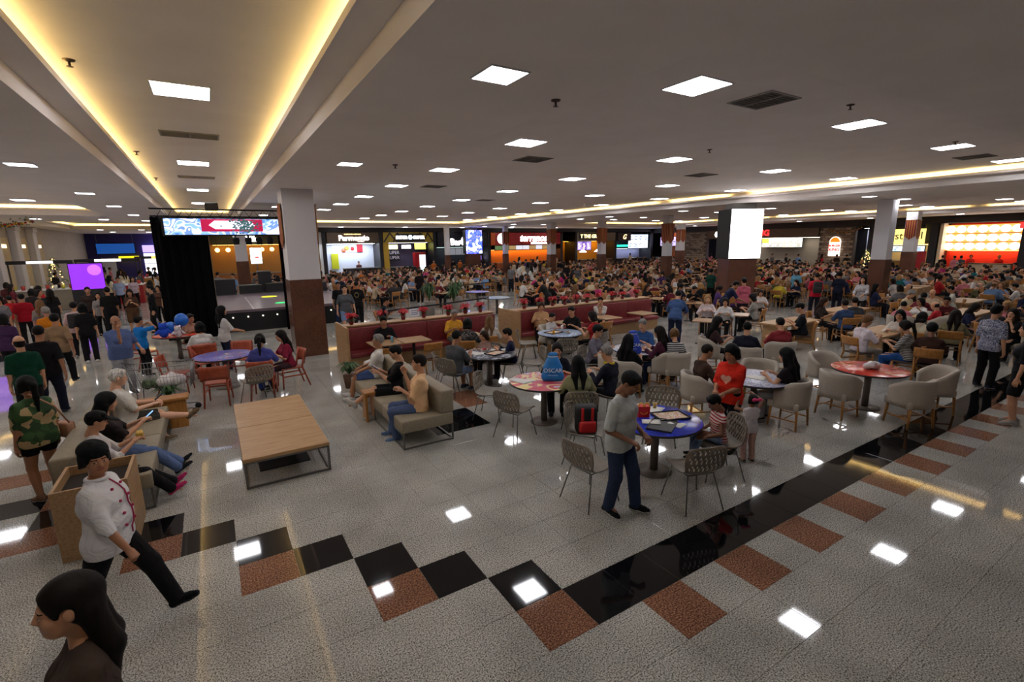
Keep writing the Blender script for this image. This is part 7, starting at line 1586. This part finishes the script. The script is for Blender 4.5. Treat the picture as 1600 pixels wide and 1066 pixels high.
FOODC = [(200, 40, 36), (214, 206, 196), (206, 170, 90), (120, 70, 40), (230, 200, 60), (150, 40, 40)]
ntray = 0
MAXP = 292
for d, x, y, rz, rnd in tables:
    near = d < 20; place = lmk(x, y)
    seats = []
    for k in range(4):
        a = rz + k * math.pi / 2 + R6.uniform(-.12, .12); dist = .64 + R6.uniform(0, .12)
        px, py = x - math.sin(a) * dist * -1, y - math.cos(a) * dist
        if not free(px, py, .5): continue
        if R6.random() < (.84 if y > 16 else .76): seats.append((px, py, FACE(px, py, x, y) + R6.uniform(-.25, .25), True))
        elif R6.random() < .5: seats.append((px, py, FACE(px, py, x, y), False))
    occ = []
    for (px, py, fa, sit) in seats:
        c = R6.choice(CW); fem = R6.random() < .5; hair = R6.choice(['long', 'long', 'pony', 'bob', 'bun'] if fem else ['short', 'short', 'buzz', 'curly', 'bald']); hc = R6.choice(['black', 'black', 'dark', 'dark', 'brown', 'fair', 'grey'] if not fem else ['black', 'dark', 'dark', 'brown', 'fair', 'blond']); occ.append((px, py, fa, sit, c, fem, hair, hc))
    who = [o for o in occ if o[3]]
    pair = ' and '.join(sorted({o[4] for o in who})[:2]) or 'nobody'
    t = link('square_table', FURN['square_table'], None, (x, y, 0), rz)
    tag(t, uniq('square table of %s tops %s' % (pair, place)) if who else uniq('empty small square table ' + place), 'table', 'square tables of the hall')
    # things on the table
    for k in range(2 if near else 1):
        if ntray < 190 and R6.random() < .8:
            tx, ty = x + R6.uniform(-.15, .15), y + R6.uniform(-.15, .15); fc = R6.choice(FOODC); ntray += 1
            b = MB(); b.box(-.19, .19, -.14, .14, 0, .02, 0)
            for q in range(3): rb = R6.uniform(.035, .06); b.ball((R6.uniform(-.11, .11), R6.uniform(-.08, .08), rb * .6 + .02), rb, 8, 1 + q % 2, (1, 1, .6))
            b.lathe([(.03, .02), (.04, .15)], 8, (.13, .09), 3)
            o = b.build('food_tray', [mat('tray_tan', (120, 84, 60), .5), mat('food_%d_%d' % fc[:2], fc, .7), mat('food_cream', (214, 200, 170), .7), mat('cup_white', (220, 216, 212), .5)], None, (tx, ty, .752), R6.uniform(0, 3))
            tag(o, uniq('%s food tray among %s tops %s' % ({200: 'red', 214: 'white', 206: 'golden', 120: 'brown', 230: 'yellow', 150: 'dark red'}[fc[0]], pair, place)), 'tray', 'food trays of the hall')
    for idx, (px, py, fa, sit, c, fem, hair, hc) in enumerate(occ):
        other = [o[4] for o in occ if o[3] and o is not occ[idx]]
        beside = (' facing ' + R6.choice(other)) if other else ' alone'
        style = 'tub_chair' if (near and x > 11 and rnd < .25) else 'wooden_chair'
        if nchair < 298:
            nchair += 1
            if d < 15: o = put(style, px, py, fa, '', 'chairs of the hall')
            else: o = link(style, FURN[style], None, (px, py, 0), fa)
            tag(o, uniq('%s chair %s %s' % ('wooden' if style == 'wooden_chair' else 'beige', ('of %s top%s' % (c, beside)) if sit else ('empty beside %s tops' % pair), place)), 'chair', 'chairs of the hall')
        else:
            M = Matrix.Translation((px, py, 0)) @ Matrix.Rotation(fa, 4, 'Z'); schair.add([M @ Vector(v) for v in lowc.v], lowc.f)
        if not sit: continue
        pose = R6.choice(['eat', 'eat', 'eat2', 'eat3']); desc = 'balding' if hair == 'bald' else '%s-%s-haired' % ({'long': 'long', 'pony': 'tied', 'bob': 'bobbed', 'bun': 'tied', 'short': 'short', 'buzz': 'cropped', 'curly': 'curly'}[hair], hc)
        sk = R6.choice([0, 1, 1, 1, 2, 2, 2, 3]); s = R6.uniform(.92, 1.03)
        if NPC < MAXP:
            lb = uniq('%s %s in %s%s %s' % (desc, 'woman' if fem else 'man', c, beside, place)); NPC += 1
            if d < 17:
                person(PV(pose, int(fem)), (px, py, 0), fa, lb, CCOL[c], R6.choice([(26, 24, 28), (44, 56, 90), (70, 66, 62)]), hair, hc, sk, scale=s, group='people at the tables', hairres=.014)
            else:
                o = link('person', farobj(pose, int(fem), hair), None, (px, py, 0), fa); o.scale = (s,) * 3; tag(o, lb, 'person', 'people at the tables'); slot(o, [skin(sk), hairm(hc), cloth(CCOL[c]), cloth((30, 30, 38)), cloth((40, 38, 40))])
        else: stuff.append((px, py, fa, s, pose, int(fem), hair, hc, c, sk))
# people on their feet in the aisle and near the counters
for k in range(34):
    if k < 14: f = R6.random(); x, y = 14 + f * 12 + R6.uniform(-1, 1), 22.5 + f * 16 + R6.uniform(-1, 1)
    elif k < 26: x, y = R6.uniform(10, 46), R6.uniform(41.6, 42.9)
    else: x, y = R6.uniform(45.8, 47.2), R6.uniform(9, 38)
    c = R6.choice(CW); fem = R6.random() < .5
    if not free(x, y, .45): continue
    OCC.append((x, y)); stuff.append((x, y, R6.uniform(0, 6.28), 1.0, 'stand', int(fem), 'long' if fem else 'short', 'black', c, 2))
# left distance: walkers and diners beyond the left crowd
for k in range(44):
    x, y = R6.uniform(-8.8, -1.8), R6.uniform(21.5, 54)
    s = screen((x, y, 1.5))
    if s is None or s[0] < -20 or not free(x, y, .6): continue
    if any(abs(x - a) < 2.0 and abs(y - b) < 1.4 for a, b in ((-5, 36.5), (-2.9, 44.5), (-7.6, 35), (-1.2, 52), (-6.2, 30.5), (-4.9, 19.2), (-9.3, 44.5))): continue
    OCC.append((x, y)); c = R6.choice(CW); fem = R6.random() < .5; hair = R6.choice(['long', 'bob', 'pony']) if fem else R6.choice(['short', 'buzz', 'short']); fa = R6.uniform(0, 6.28)
    if NPC < 300:
        NPC += 1; o = link('person', farobj('stand', int(fem), hair), None, (x, y, 0), fa); tag(o, uniq('standing %s in %s top in the left distance' % ('woman' if fem else 'man', c)), 'person', 'people in the left distance'); slot(o, [skin(R6.choice([1, 2, 2])), hairm(R6.choice(['black', 'dark', 'brown'])), cloth(CCOL[c]), cloth((30, 30, 38)), cloth((40, 38, 40))])
    else: stuff.append((x, y, fa, 1.0, 'stand', int(fem), hair, 'dark', c, 2))
# musicians and diners right behind the stage
for k, (x, y, c, ps) in enumerate(((1.0, 30.5, 'sky blue', 'stand'), (2.2, 31.5, 'navy', 'eat'), (3.2, 31.2, 'grey', 'eat'), (4.2, 31.8, 'black', 'eat'), (.3, 33, 'grey', 'stand'))): stuff.append((x, y, R6.uniform(0, 6), 1.0, ps, 0, 'short', 'black', c, 2))
if stuff:
    names = list(CCOL); smats = [skin(k) for k in range(5)] + [hairm(h) for h in HAIRC] + [cloth(CCOL[n]) for n in names] + [cloth((30, 30, 38))]; hn = list(HAIRC); parts = []
    for (px, py, fa, s, pose, fem, hair, hc, c, sk) in stuff:
        V, Q, m = farmesh(pose, fem, hair, 1); cs, sn = math.cos(fa) * s, math.sin(fa) * s
        W = np.stack([px + V[:, 0] * cs - V[:, 1] * sn, py + V[:, 0] * sn + V[:, 1] * cs, V[:, 2] * s], 1)
        lut = np.array([sk, 5 + hn.index(hc), 12 + names.index(c), 12 + len(names), 12 + len(names)]); parts.append((W, Q, lut[m]))
    me = np_mesh('distant_crowd', *cat_mesh(parts))
    for m in smats: me.materials.append(m)
    tag(link('distant_crowd', me), 'dense crowd of diners filling the far end of the hall', 'crowd', kind='stuff')
if schair.v: tag(schair.build('distant_chairs', M_YWOOD), 'rows of wooden chairs under the distant diners', 'chairs', kind='stuff')
drop_protos()
print('CROWD', len(tables), NPC, len(stuff), nchair, 'TRIS', sum(len(me.loop_triangles) if me.loop_triangles else 2 * len(me.polygons) for me in bpy.data.meshes if me.users))
